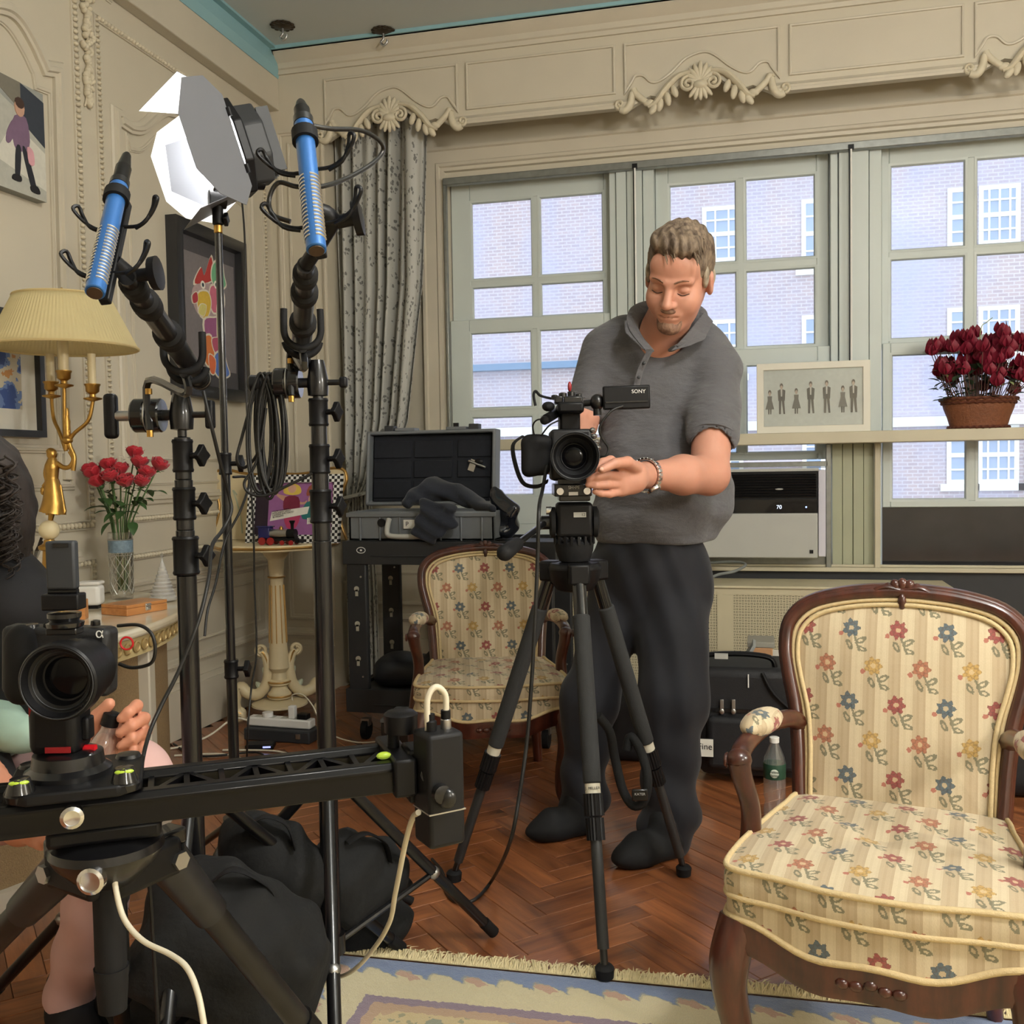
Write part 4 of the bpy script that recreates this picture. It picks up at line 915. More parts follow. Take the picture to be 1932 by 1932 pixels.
w = MB(); pr_ = [(.02, 0), (.045, .004), (.047, .012)]
for i in range(11): t = i/10; r_ = .043*(1-t)+.004; pr_ += [(r_, .014+t*.125), (r_*.80, .018+t*.125)]
pr_ += [(.001, .152)]; w.lathe(pr_, p_, n=18); w.build('tree', clear_glass('frosted_glass', (.97, .97, .93), .2, .45), gt_, ang=20)
w = MB(); w.ell(p_+V(0, 0, .156), (.006, .006, .009), None, 8, 6); w.build('star', CLEARP, gt_)
# ---------------------------------------------------------------- smooth blended volumes (bodies, bags, cloth)
def _cap(P, a, b, ra, rb):
    a = np.array(a, float); b = np.array(b, float); ab = b-a; L2 = ab@ab+1e-12
    t = np.clip(((P-a)@ab)/L2, 0, 1); d = P-(a+t[..., None]*ab); return np.sqrt((d*d).sum(-1))-(ra+(rb-ra)*t)
def _ell(P, c, r, R=None):
    q = P-np.array(c, float)
    if R is not None: q = q@np.array(R)
    r = np.array(r, float); k0 = np.sqrt(((q/r)**2).sum(-1)); k1 = np.sqrt(((q/(r*r))**2).sum(-1))+1e-9; return k0*(k0-1)/k1
def _box(P, c, h, R=None, rd=.01):
    q = P-np.array(c, float)
    if R is not None: q = q@np.array(R)
    d = np.abs(q)-(np.array(h, float)-rd); return np.sqrt((np.maximum(d, 0)**2).sum(-1))+np.minimum(d.max(-1), 0)-rd
def sdf_mesh(prims, h=.008, k=.03, disp=None):
    """prims: (kind, args..., opts) with kind cap/ell/box; opts dict may carry k and sub"""
    bbs = []
    for p in prims:
        if p[0] == 'cap': a, b, ra, rb = p[1:5]; m = max(ra, rb); lo = np.minimum(a, b)-m; hi = np.maximum(a, b)+m
        else: c = np.array(p[1], float); m = np.linalg.norm(p[2]) if p[0] == 'box' or (len(p) > 3 and p[3] is not None) else np.array(p[2]); lo, hi = c-m, c+m
        bbs.append((np.array(lo, float), np.array(hi, float)))
    add = [b for b, p in zip(bbs, prims) if not (isinstance(p[-1], dict) and p[-1].get('sub'))]
    LO = np.min([b[0] for b in add], 0)-3*h; HI = np.max([b[1] for b in add], 0)+3*h
    N = np.ceil((HI-LO)/h).astype(int)+1; F = np.full(N, 1.0, np.float32)
    for p, (lo, hi) in zip(prims, bbs):
        op = p[-1] if isinstance(p[-1], dict) else {}; ar = p[1:-1] if op or isinstance(p[-1], dict) else p[1:]
        kk = op.get('k', k); mg = kk+2*h
        i0 = np.maximum(0, np.floor((lo-mg-LO)/h).astype(int)); i1 = np.minimum(N, np.ceil((hi+mg-LO)/h).astype(int)+1)
        if (i1 <= i0).any(): continue
        sl = tuple(slice(a, b) for a, b in zip(i0, i1))
        g = np.stack(np.meshgrid(*[LO[d]+h*np.arange(i0[d], i1[d]) for d in range(3)], indexing='ij'), -1)
        d = {'cap': _cap, 'ell': _ell, 'box': _box}[p[0]](g, *ar); f = F[sl]
        if op.get('sub'):
            hh = np.clip(.5-.5*(f+d)/kk, 0, 1); F[sl] = f*(1-hh)+(-d)*hh+kk*hh*(1-hh)
        else:
            hh = np.clip(.5+.5*(f-d)/kk, 0, 1); F[sl] = f*(1-hh)+d*hh-kk*hh*(1-hh)
    if disp is not None:
        g = np.stack(np.meshgrid(*[LO[d]+h*np.arange(N[d]) for d in range(3)], indexing='ij'), -1); F += disp(g)
    nx, ny, nz = N-1; cnt = np.zeros((nx, ny, nz), np.int16); pos = np.zeros((nx, ny, nz, 3), np.float32)
    cs = lambda o: F[o[0]:o[0]+nx, o[1]:o[1]+ny, o[2]:o[2]+nz]
    for ax in range(3):
        for u in (0, 1):
            for v in (0, 1):
                o = [0, 0, 0]; oth = [q for q in range(3) if q != ax]; o[oth[0]] = u; o[oth[1]] = v; o1 = list(o); o1[ax] = 1
                f0, f1 = cs(o), cs(o1); cr = (f0 < 0) != (f1 < 0); t = np.where(cr, f0/(f0-f1+1e-12), 0); cnt += cr
                for q in range(3): pos[..., q] += np.where(cr, o[q]+(t if q == ax else 0), 0)
    mk = cnt > 0; vid = np.full((nx, ny, nz), -1); vid[mk] = np.arange(mk.sum()); ij = np.argwhere(mk)
    vs = LO+h*(ij+pos[mk]/cnt[mk][:, None]); fs = []
    for ax in range(3):
        a, b = [q for q in range(3) if q != ax]; sl0 = [slice(None)]*3; sl1 = [slice(None)]*3; sl0[ax] = slice(0, -1); sl1[ax] = slice(1, None)
        for s in (sl0, sl1): s[a] = slice(1, -1); s[b] = slice(1, -1)
        s0 = F[tuple(sl0)] < 0; s1 = F[tuple(sl1)] < 0; E_ = np.argwhere(s0 != s1)
        if not len(E_): continue
        E2 = E_.copy(); E2[:, a] += 1; E2[:, b] += 1
        def cell(da, db): q = E2.copy(); q[:, a] += da; q[:, b] += db; return vid[q[:, 0], q[:, 1], q[:, 2]]
        Q = np.stack([cell(-1, -1), cell(0, -1), cell(0, 0), cell(-1, 0)], 1); fl = s0[E_[:, 0], E_[:, 1], E_[:, 2]]
        if ax == 1: fl = ~fl
        Q[~fl] = Q[~fl][:, ::-1]; fs.append(Q)
    return vs, np.concatenate(fs)
def sdf_obj(name, mt, prims, parent=None, h=.008, k=.03, smooth=2, disp=None, world=True, extra=None):
    vs, fs = sdf_mesh(prims, h, k, disp)
    if extra:
        for v2, f2 in extra: fs = np.concatenate([fs, np.array(f2)+len(vs)]); vs = np.concatenate([vs, v2])
    return sdf_link(name, mt, vs, fs, parent, smooth, world)
def sdf_link(name, mt, vs, fs, parent=None, smooth=2, world=True):
    for _ in range(smooth):
        acc = np.zeros_like(vs); c = np.zeros(len(vs))
        for i in range(4):
            for j in ((i+1) % 4, (i+3) % 4): np.add.at(acc, fs[:, i], vs[fs[:, j]]); np.add.at(c, fs[:, i], 1)
        vs = vs*.5+.5*acc/np.maximum(c, 1)[:, None]
    me = bpy.data.meshes.new(name); me.from_pydata(vs.tolist(), [], fs.tolist()); me.materials.append(mt)
    me.polygons.foreach_set('use_smooth', [True]*len(me.polygons)); me.update()
    return link(name, me, parent, world)
def cap(a, b, ra, rb=None, **o): return ('cap', tuple(map(float, a)), tuple(map(float, b)), ra, ra if rb is None else rb, o)
def ell(c, r, R=None, **o): return ('ell', tuple(map(float, c)), tuple(r) if hasattr(r, '__len__') else (r, r, r), R, o)
def rbox(c, h, R=None, rd=.01, **o): return ('box', tuple(map(float, c)), tuple(h), R, rd, o)
def chain(pts, rr, **o): return [cap(a, b, r0, r1, **o) for a, b, r0, r1 in zip(pts[:-1], pts[1:], rr[:-1], rr[1:])]
# ---------------------------------------------------------------- curtain
def curtain_mat():
    m, t, b = new_mat('grey_floral_damask'); uv = t.nodes.new('ShaderNodeUVMap').outputs[0]
    wb = t.nodes.new('ShaderNodeVectorMath'); wb.operation = 'MULTIPLY_ADD'; t.links.new(noise(t, 22, uv, 4, .6, 1), wb.inputs[0]); wb.inputs[1].default_value = (.03, .03, 0); t.links.new(uv, wb.inputs[2])
    vo = t.nodes.new('ShaderNodeTexVoronoi'); vo.inputs['Scale'].default_value = 17; t.links.new(wb.outputs[0], vo.inputs['Vector'])
    v2 = t.nodes.new('ShaderNodeTexVoronoi'); v2.inputs['Scale'].default_value = 46; t.links.new(wb.outputs[0], v2.inputs['Vector'])
    a = Ex(t, vo.outputs['Distance']).lt(.50); l = Ex(t, v2.outputs['Distance']).lt(.40)
    c = mixc(t, a*l*.85, s2l(178, 178, 172), s2l(70, 70, 68)); c = mixc(t, Ex(t, noise(t, 300, uv, 2))*.3, c, s2l(150, 148, 138))
    t.links.new(c, b.inputs['Base Color']); b.inputs['Roughness'].default_value = .55; b.inputs['Sheen Weight'].default_value = .2; return m
CURT = curtain_mat(); YC = 4.715
cur = thing('curtain', 'grey floral damask curtain gathered by a tieback beside the window', 'curtain', (PIL+.1, YC, 0))
zt_ = ony(700, 232, YC)[2]; zi = ony(660, 935, YC)[2]; xl0 = PIL+.012
def xr(z):
    zz = [ony(700, y, YC)[2] for y in (240, 540, 800, 900, 940)]; xx = [ony(x, 500, YC)[0] for x in (812, 798, 765, 725, 690)]
    return np.interp(-z, [-q for q in zz], xx)
def xlft(z): return np.interp(z, [zi, zi+.25, zi+1.2], [xl0+.03, xl0+.012, xl0])
rows = []; uvs = []; nT = 150
def crow(z, xa, xb, amp, nf, ph):
    r = []
    for j in range(nT):
        t = j/(nT-1); tt = t+.012*math.sin(t*19+z); a = amp*(.7+.3*math.sin(t*11+1)); r.append(V(xa+(xb-xa)*t, YC+a*math.sin(2*PI*nf*tt+ph+.25*math.sin(z*2)), z)); uvs.append((t*1.25, z))
    return r
for z in np.linspace(zt_+.04, zi, 46): rows.append(crow(z, xlft(z), xr(z), .034+.012*min(1, (zt_-z)/.5), 7.5, 0))
for z in np.linspace(zi-.02, .02, 24):
    f_ = min(1, (zi-z)/.5); rows.append(crow(z, xl0+.03-.02*f_, xr(zi)+.02*f_-.01, .03, 7.5, 0))
w = MB(); w.grid(rows); o = w.build('drape', CURT, cur, ang=180); uvl = o.data.uv_layers.new(name='UVMap')
vi = np.zeros(len(o.data.loops), int); o.data.loops.foreach_get('vertex_index', vi); uvl.data.foreach_set('uv', np.array(uvs)[vi].ravel())
o.modifiers.new('s', 'SOLIDIFY').thickness = .003
w = MB(); rows = []; uvs2 = []
for i in range(24):   # flat border edge hanging at the window side
    z = zt_+.02+(zi-zt_)*i/23; x = xr(z); row = []
    for j in range(6): row.append(V(x-.10*(1-i/30)+.10*(1-i/30)*j/5, YC-.055-.012*math.sin(j*1.2), z)); uvs2.append((j*.035+3.3, z))
    rows.append(row)
w.grid(rows); o = w.build('border', CURT, cur, ang=180); uvl = o.data.uv_layers.new(name='UVMap'); vi = np.zeros(len(o.data.loops), int); o.data.loops.foreach_get('vertex_index', vi); uvl.data.foreach_set('uv', np.array(uvs2)[vi].ravel()); o.modifiers.new('s', 'SOLIDIFY').thickness = .002
w = MB(); w.tube([V((xl0+xr(zi))/2+(xr(zi)-xl0)*.56*math.cos(a), YC+.07*math.sin(a), zi+.02*math.cos(a)) for a in np.linspace(0, 2*PI, 30)[:-1]], .022, 8, closed=True, flat=.35); o = uvbox(w.build('tieback', CURT, cur, ang=60))
# ---------------------------------------------------------------- ceiling hooks
for px, py, lb in ((533, 47, 'bronze rosette ceiling hook close to the blue cove'), (723, 57, 'bronze rosette ceiling hook above the curtain valance')):
    p = onz(px, py, ZC); t = thing('ceiling_hook', lb, 'hook', p, group='bronze ceiling hooks'); BRZ = M('dark_bronze', s2l(70, 60, 48), .4, .8, var=.3)
    w = MB(); w.lathe([(.01, 0), (.05, 0), (.052, -.006), (.03, -.012), (.012, -.016)], p, n=24)
    for i in range(12): a = i*PI/6; w.ell(p+V(.046*math.cos(a), .046*math.sin(a), -.005), (.013, .013, .006), None, 8, 5)
    w.build('rosette', BRZ, t, ang=60)
    w = MB(); w.tube(smooth_path([p+V(0, 0, -.012), p+V(0, 0, -.04), p+V(-.012, 0, -.055), p+V(0, 0, -.07), p+V(.016, 0, -.06), p+V(.020, 0, -.045)], 5), .0055, 8); w.build('hook', STEEL, t, ang=60)
# ---------------------------------------------------------------- pictures on the left wall
FRAMEB = M('black_frame', (.018, .018, .02), .3, var=.2, coat=.3); MATW = M('white_mat', s2l(226, 224, 214), .8, var=.02)
def pic_local(t, y0, z0): return lambda u, v, h: V(XL+h, u, v)
def blob(w, pts, h0, h1, m=0): w.prism(pts, wallx, h0, h1, m)
def flat(col, rough=.7): 
    nm = 'print_%02x%02x%02x' % tuple(int(q) for q in col); return M(nm, s2l(*col), rough, var=.12, scale=60)
def shapes(t, name, L, f, h0=.0, dh=.0004):
    """flat printed areas: (colour, outline) stacked a fraction of a millimetre apart, as one sheet"""
    cols = []; w = MB()
    for i, (c, pts) in enumerate(L):
        if c not in cols: cols.append(c)
        w.prism(pts, f, h0, h0+dh*(i+1), cols.index(c))
    return tag(w.build(name, [flat(c) for c in cols], t, recalc=True), kind='stuff')
def wob(pts, n=3): return [tuple(p) for p in smooth_path([np.array(p) for p in pts], n, closed=True)]
def circ(c, r, n=14, ry=None): return [(c[0]+r*math.cos(2*PI*i/n), c[1]+(ry or r)*math.sin(2*PI*i/n)) for i in range(n)]
yz = lambda L: [tuple(YZ(x, y)) for x, y in L]
# canvas photo of a child
t = thing('canvas_photo', 'canvas photo of a child in a purple jacket on a sidewalk', 'picture', (XL, *YZ(35, 380)))
q1, q0 = YZ(68, 184), YZ(69, 384); w = MB(); w.box2((XL, q0[0]-.36, q0[1]), (XL+.04, q0[0], q1[1])); w.build('canvas', flat((150, 152, 146)), t)
cz = lambda a, b: (q0[0]-.36+.36*a, q0[1]+(q1[1]-q0[1])*b)
S = [((176, 176, 166), [cz(0, 0), cz(1, 0), cz(1, .62), cz(.5, .8), cz(0, 1)]), ((206, 204, 192), [cz(.35, .25), cz(1, .1), cz(1, .45), cz(.6, .62)]), ((54, 60, 70), [cz(.70, .66), cz(1, .50), cz(1, .92), cz(.70, 1)]), ((120, 116, 104), [cz(.4, .9), cz(.7, .75), cz(.7, 1), cz(.4, 1)]),
     ((120, 96, 120), wob([cz(.62, .68), cz(.76, .70), cz(.80, .50), cz(.74, .40), cz(.62, .38), cz(.58, .52)])), ((120, 96, 120), wob([cz(.60, .64), cz(.52, .52), cz(.50, .42), cz(.55, .42), cz(.63, .56)])), ((40, 42, 50), wob([cz(.62, .40), cz(.68, .40), cz(.65, .14), cz(.60, .14)])), ((40, 42, 50), wob([cz(.70, .40), cz(.75, .40), cz(.86, .10), cz(.80, .08)])),
     ((190, 150, 128), circ(cz(.68, .77), .022, 12, .03)), ((70, 52, 44), circ(cz(.68, .81), .021, 10, .018)), ((214, 160, 168), wob([cz(.76, .44), cz(.83, .42), cz(.84, .30), cz(.77, .30)])), ((30, 30, 34), wob([cz(.58, .15), cz(.66, .15), cz(.66, .10), cz(.56, .10)])), ((30, 30, 34), wob([cz(.79, .10), cz(.87, .11), cz(.90, .05), cz(.80, .05)]))]
shapes(t, 'printed_photo', S, wallx, .04)
# framed blue and orange print
t = thing('framed_print', 'black framed blue and orange abstract print behind the lampshade', 'picture', (XL, *YZ(30, 825)))
b0 = YZ(75, 826); zt2 = YZ(75, 598)[1]; y0_ = b0[0]-.42
w = MB(); w.sweep2([(y0_, b0[1]), (b0[0], b0[1]), (b0[0], zt2), (y0_, zt2)], [(0, 0), (0, .03), (.022, .03), (.024, .01)], wallx, closed=True); w.build('frame', FRAMEB, t)
w = MB(); w.box2((XL, y0_+.01, b0[1]+.01), (XL+.010, b0[0]-.01, zt2-.01)); w.build('mat', MATW, t)
def abstract():
    m, tt, b = new_mat('blue_orange_print'); co = coords(tt); n = noise(tt, 9, co, 4, .6); r = tt.nodes.new('ShaderNodeValToRGB'); e = r.color_ramp.elements; r.color_ramp.interpolation = 'CONSTANT'
    e[0].color = rgb(s2l(58, 84, 150)); e[1].position = .44; e[1].color = rgb(s2l(110, 136, 190))
    for p_, c_ in ((.5, s2l(206, 198, 176)), (.58, s2l(196, 140, 80)), (.64, s2l(150, 168, 196)), (.7, s2l(220, 216, 204))): e.new(p_).color = rgb(c_)
    tt.links.new(n, r.inputs[0]); tt.links.new(r.outputs[0], b.inputs['Base Color']); b.inputs['Roughness'].default_value = .5; return m
w = MB(); w.box2((XL+.010, y0_+.09, b0[1]+.09), (XL+.0112, b0[0]-.09, zt2-.09)); w.build('printed_image', abstract(), t)
# large black framed drawing of a stacked face
t = thing('framed_drawing', 'black framed colourful drawing of faces on grey, behind the light stand', 'picture', (XL, *YZ(390, 750)))
A0, A1 = YZ(311, 405), YZ(455, 757); fy0, fy1, fz0, fz1 = A0[0], A1[0], YZ(322, 745)[1], A0[1]
w = MB(); w.sweep2([(fy0, fz0), (fy1, fz0), (fy1, fz1), (fy0, fz1)], [(0, 0), (0, .05), (.012, .055), (.05, .05), (.056, .02)], wallx, closed=True); w.build('frame', FRAMEB, t)
w = MB(); w.box2((XL, fy0+.01, fz0+.01), (XL+.018, fy1-.01, fz1-.01)); w.build('ground', flat((74, 72, 76)), t)
w = MB(); w.box2((XL+.018, fy0+.1, fz0+.13), (XL+.019, fy1-.07, fz1-.12)); w.build('sheet', flat((120, 114, 116)), t)
L_ = []
def sh(c, pts, ol=True):
    k = wob([tuple(YZ(x, y)) for x, y in pts], 4)
    if ol: cc = np.mean(np.array(k), 0); L_.append(((214, 206, 190), [tuple(cc+(np.array(p)-cc)*1.14) for p in k]))
    L_.append((c, k))
sh((176, 60, 58), [(360, 535), (372, 505), (378, 520), (390, 485), (395, 510), (392, 530)]); sh((110, 170, 130), [(395, 500), (410, 490), (415, 520), (418, 540), (402, 545), (392, 525)])
sh((170, 150, 150), [(358, 540), (385, 535), (412, 545), (416, 580), (400, 605), (372, 600), (356, 570)], False); sh((196, 108, 130), [(392, 540), (412, 550), (414, 580), (396, 590), (388, 565)]); sh((210, 176, 70), [(366, 555), (384, 552), (390, 575), (382, 600), (368, 590)])
for ex_ in (375, 400):
    L_.append(((230, 226, 214), circ(YZ(ex_, 538), .018, 14))); L_.append(((40, 60, 70), circ(YZ(ex_, 538), .009, 12)))
sh((150, 90, 130), [(378, 605), (400, 600), (412, 590), (414, 640), (400, 665), (384, 650)]); sh((196, 190, 150), [(402, 575), (412, 580), (410, 640), (402, 640)]); sh((206, 120, 66), [(375, 640), (390, 636), (396, 680), (384, 690), (374, 665)])
sh((176, 84, 110), [(392, 640), (410, 640), (412, 655), (398, 665)]); sh((90, 120, 190), [(398, 670), (412, 665), (420, 690), (424, 708), (406, 712), (396, 695)]); sh((214, 110, 70), [(386, 670), (398, 680), (396, 705), (388, 700)]); sh((206, 196, 120), [(370, 575), (380, 578), (376, 596), (366, 590)]); sh((170, 60, 70), [(354, 558), (362, 552), (364, 568), (356, 572)])
shapes(t, 'drawing', L_, wallx, .019, .00015)
# ---------------------------------------------------------------- pedestal table in the corner
tb = ony(522, 1100, 3.90); TX, TY = tb[0], tb[1]; TZ = ony(522, 1030, 3.68)[2]
ANT = M('antique_cream', s2l(216, 200, 162), .4, var=.08, scale=10); GILT = M('antique_gilt', s2l(178, 140, 80), .35, .7, var=.25, scale=30); GREENW = M('leaf_green_wash', s2l(178, 184, 160), .5, var=.2, scale=25)
tab = thing('pedestal_table', 'cream and gilt pedestal table with scrolled tripod feet in the corner', 'table', (TX, TY, 0))
w = MB(); pl = [(TX+(.255+.012*abs(math.sin(a*4)))*math.cos(a), TY+(.255+.012*abs(math.sin(a*4)))*math.sin(a)) for a in np.linspace(0, 2*PI, 81)[:-1]]
w.prism(pl, lambda u, v, q: V(u, v, q), TZ-.026, TZ); bev(w.build('table_top', ANT, tab), .006, 2)
w = MB(); w.tube([V(a, b, TZ-.012) for a, b in pl], .006, 6, closed=True); w.build('gilt_edge', GILT, tab)
w = MB(); zz = TZ-.026; pr_ = [(.05, zz-.0), (.062, zz-.01), (.052, zz-.03), (.036, zz-.05), (.034, zz-.07), (.030, zz-.12), (.034, zz-.125), (.030, zz-.132), (.028, zz-.15), (.038, .34), (.045, .25), (.030, .23), (.034, .20), (.045, .195), (.047, .18), (.03, .17), (.04, .15), (.05, .14), (.05, .12), (.03, .11)]
n = 24; w.lathe(pr_, (TX, TY, 0), n=n); w.build('column', ANT, tab, ang=30)
w = MB()
for i in range(10): a = i*2*PI/10; w.tube([V(TX+.0305*math.cos(a), TY+.0305*math.sin(a), zz-.16), V(TX+.0385*math.cos(a), TY+.0385*math.sin(a), .36)], .0025, 5)
for z, r_ in ((zz-.125, .035), (.19, .047), (.13, .051)): w.tube([V(TX+r_*math.cos(a), TY+r_*math.sin(a), z) for a in np.linspace(0, 2*PI, 25)[:-1]], .004, 6, closed=True)
tag(w.build('gilt_lines', GILT, tab), kind='stuff')
w = MB(); w.lathe([(.02, .115), (.08, .11), (.118, .098), (.12, .09), (.09, .075), (.05, .06), (.02, .06)], (TX, TY, 0), n=30); w.build('dish', ANT, tab, ang=40)
va = math.atan2(-TY, -TX)
for s in (va+PI/2+.25, va-PI/2-.25, va+PI):
    d = V(math.cos(s), math.sin(s), 0); B = V(TX, TY, 0); F_ = lambda r_, z: B+d*r_+V(0, 0, z); lg = MB()
    pth = smooth_path([F_(.075, .315), F_(.058, .30), F_(.045, .25), F_(.055, .18), F_(.095, .135), F_(.14, .14), F_(.165, .165), F_(.18, .15), F_(.195, .10), F_(.185, .06), F_(.165, .04), F_(.20, .02), F_(.215, .012)], 4)
    lg.tube(pth, list(np.interp(np.linspace(0, 1, len(pth)), (0, .2, .5, .8, 1), (.014, .024, .026, .022, .012))), 10)
    lg.tube([F_(.075+.022*math.cos(a)*(1-a/14), .325+.022*math.sin(a)*(1-a/14)) for a in np.linspace(-PI/2, 8, 24)], .009, 6); lg.tube([F_(.165+.02*math.cos(a)*(1-a/14), .165+.02*math.sin(a)*(1-a/14)) for a in np.linspace(0, 9, 24)], .008, 6)
    lg.tube([F_(.175+.026*math.cos(a)*(1-a/14), .05+.026*math.sin(a)*(1-a/14)) for a in np.linspace(-1, 9, 24)], .009, 6); lg.ell(F_(.21, .014), (.024, .024, .014), None, 10, 6)
    o = lg.build('leg', ANT, tab, ang=60)
    lg = MB(); off = V(-d[1], d[0], 0)*.0
    for sgn in (-1, 1): lg.tube([p+V(-d[1], d[0], 0)*sgn*.016+V(0, 0, .01) for p in pth[2:-6]], .0045, 5)
    lg.build('gilt_edge', GILT, o)
    lg = MB()
    for i in range(5): q = pth[6+i*4]; lg.ell(q+d*.012+V(0, 0, .012), (.013, .013, .03), np.array(Euler((0, .3*i, s)).to_matrix()), 8, 6)
    lg.build('leaf', GREENW, o)
# shaped cream panel leaning behind the painting
YP = 3.99; pn = thing('shaped_panel', 'cream scalloped tray with gilt rim propped upright on the table', 'tray', ony(520, 1030, YP))
oh = [(398, 1022), (408, 985), (412, 955), (404, 930), (396, 908), (402, 890), (425, 887), (455, 893), (490, 896), (522, 893)]
ol = [ony(x, y, YP) for x, y in oh]; cxp = ony(522, 950, YP)[0]; zb0 = TZ+.002
ol = [(p[0], max(zb0, p[2])) for p in ol]; ol[0] = (ol[0][0], zb0); full = ol+[(2*cxp-a, b) for a, b in ol[::-1][1:]]
full = [tuple(p) for p in smooth_path([np.array(p) for p in full], 4)]
lean = lambda u, v, h: V(u, YP+(v-TZ)*.10-h, v)
w = MB(); w.prism(full, lean, -.008, .004); w.build('panel', ANT, pn); w = MB(); w.tube([lean(a, b, .002) for a, b in full], .007, 6); w.build('gilt_rim', GILT, pn, ang=60)
w = MB()
for s in (-1, 1): w.tube(smooth_path([lean(cxp+s*.17, TZ+.03, .004), lean(cxp+s*.18, TZ+.10, .004), lean(cxp+s*.20, TZ+.17, .004), lean(cxp+s*.22, TZ+.22, .004), lean(cxp+s*.20, TZ+.20, .004)], 6), .004, 5)
w.build('painted_scroll', GREENW, pn)
# painting with checkered frame
YQ = 3.84; a0, a1 = ony(465, 1025, YQ), ony(640, 1022, YQ); pw = a1[0]-a0[0]; ph = ony(465, 897, YQ)[2]-TZ; pt = thing('checkered_painting', 'painting of two women with handwritten captions in a checkered frame', 'painting', (a0[0]+pw/2, YQ, TZ))
pf_ = lambda u, v, h: V(a0[0]+u, YQ+v*.18-h, TZ+v)
def checker():
    m, t_, b = new_mat('checkered_frame'); n = t_.nodes.new('ShaderNodeTexChecker'); n.inputs['Scale'].default_value = 1/.0125; n.inputs[1].default_value = (.8, .8, .78, 1); n.inputs[2].default_value = (.01, .01, .01, 1)
    x, y, z = xyz(t_, coords(t_)); cb = t_.nodes.new('ShaderNodeCombineXYZ'); t_.links.new(x.k, cb.inputs[0]); t_.links.new((z+.001).k, cb.inputs[1]); cb.inputs[2].default_value = .006; t_.links.new(cb.outputs[0], n.inputs[0]); t_.links.new(n.outputs[0], b.inputs['Base Color']); return m
fwd = .034
w = MB(); w.sweep2([(0, 0), (pw, 0), (pw, ph), (0, ph)], [(0, -.012), (0, .012), (fwd, .012), (fwd, 0)], pf_, closed=True); w.build('frame', checker(), pt)
w = MB(); w.prism([(fwd, fwd), (pw-fwd, fwd), (pw-fwd, ph-fwd), (fwd, ph-fwd)], pf_, -.01, .002); w.build('canvas', flat((150, 96, 150)), pt)
iw, ih = pw-2*fwd, ph-2*fwd; C_ = lambda a, b: (fwd+iw*a, fwd+ih*b)
S = [((44, 30, 44), [C_(0, 0), C_(.17, 0), C_(.17, 1), C_(0, 1)]), ((196, 150, 128), wob([C_(.24, .98), C_(.30, .96), C_(.27, .80), C_(.40, .74), C_(.60, .62), C_(.66, .66), C_(.62, .58), C_(.40, .62), C_(.24, .80)])), ((214, 186, 84), wob([C_(.37, .94), C_(.46, .99), C_(.56, .93), C_(.58, .80), C_(.48, .76), C_(.36, .80)])), ((206, 160, 140), circ(C_(.465, .88), iw*.055, 12, ih*.08)),
     ((120, 36, 60), wob([C_(.38, .72), C_(.55, .72), C_(.56, .45), C_(.38, .45)])), ((180, 60, 100), wob([C_(.38, .44), C_(.58, .44), C_(.54, .14), C_(.42, .14)])), ((150, 80, 62), wob([C_(.68, .92), C_(.78, .97), C_(.88, .90), C_(.90, .74), C_(.80, .80), C_(.66, .74)])), ((206, 160, 140), circ(C_(.775, .86), iw*.05, 12, ih*.075)), ((206, 160, 140), wob([C_(.70, .76), C_(.84, .76), C_(.88, .55), C_(.70, .55)])), ((36, 110, 110), wob([C_(.66, .62), C_(.88, .62), C_(.98, .36), C_(.62, .30)])),
     ((226, 222, 214), [C_(.20, .26), C_(.68, .40), C_(.70, .54), C_(.22, .44)]), ((226, 222, 214), [C_(.68, .20), C_(.99, .26), C_(.99, .36), C_(.68, .32)])]
shapes(pt, 'painted_figures', S, pf_, .002, .00025)
INK = M('black_ink', (.01, .01, .01), .6, var=0)
for i, s in enumerate(("YOU'RE CHARMING", 'INTELLIGENT, GREAT', 'LOOKING AND FUN TO', 'BE AROUND.')):
    u, v = C_(.225+.004*i, .438-.036*i); text(s, 'caption', ih*.042, INK, pt, basis(pf_(u, v, .0062), (1, 0, .0)+np.array((0, 0, .26*ih/iw*1.1))*1., (0, .18, 1)), .0002, 'LEFT')
for i, s in enumerate(('SO MUCH', 'COUNTS')): u, v = C_(.70, .295-.045*i); text(s, 'caption', ih*.05, INK, pt, basis(pf_(u, v, .0065), (1, 0, .16), (0, .18, 1)), .0002, 'LEFT')
# toy locomotive
tr0 = ony(525, 1030, 3.74); tr = thing('toy_locomotive', 'toy steam locomotive in blue, silver and black before the painting', 'toy', (tr0[0], tr0[1], TZ)); k = dict(parent=tr, world=False)
TBL = M('toy_blue', s2l(30, 34, 96), .25, coat=.4); TRED = M('toy_red', s2l(150, 30, 30), .3, coat=.4)
w = MB(); w.box((0, 0, .022), (.17, .04, .010)); w.box((.095, 0, .016), (.02, .04, .014)); w.build('chassis', BLACKP, **k)
w = MB(); w.box((-.055, 0, .050), (.05, .042, .045)); w.box((-.055, 0, .075), (.062, .05, .006)); bev(w.build('cab', TBL, **k), .003); w = MB(); w.cyl((-.03, 0, .045), (.045, 0, .045), .019, n=16); w.build('boiler', STEEL, **k); w = MB(); w.cyl((.045, 0, .045), (.08, 0, .045), .02, n=16); w.build('smokebox', BLACKP, **k)
w = MB(); w.lathe([(.006, .06), (.007, .085), (.013, .098), (.010, .10)], (.065, 0, 0), n=12); w.build('funnel', BLACKP, **k); w = MB(); w.lathe([(.008, .06), (.008, .07), (.003, .077)], (.015, 0, 0), n=12); w.build('dome', GOLD, **k)
for x, r_ in ((-.06, .016), (-.022, .016), (.03, .010), (.07, .010)):
    for s in (-1, 1): w = MB(); w.cyl((x, s*.022, r_), (x, s*.028, r_), r_, n=14); w.build('wheel', TRED, **k)
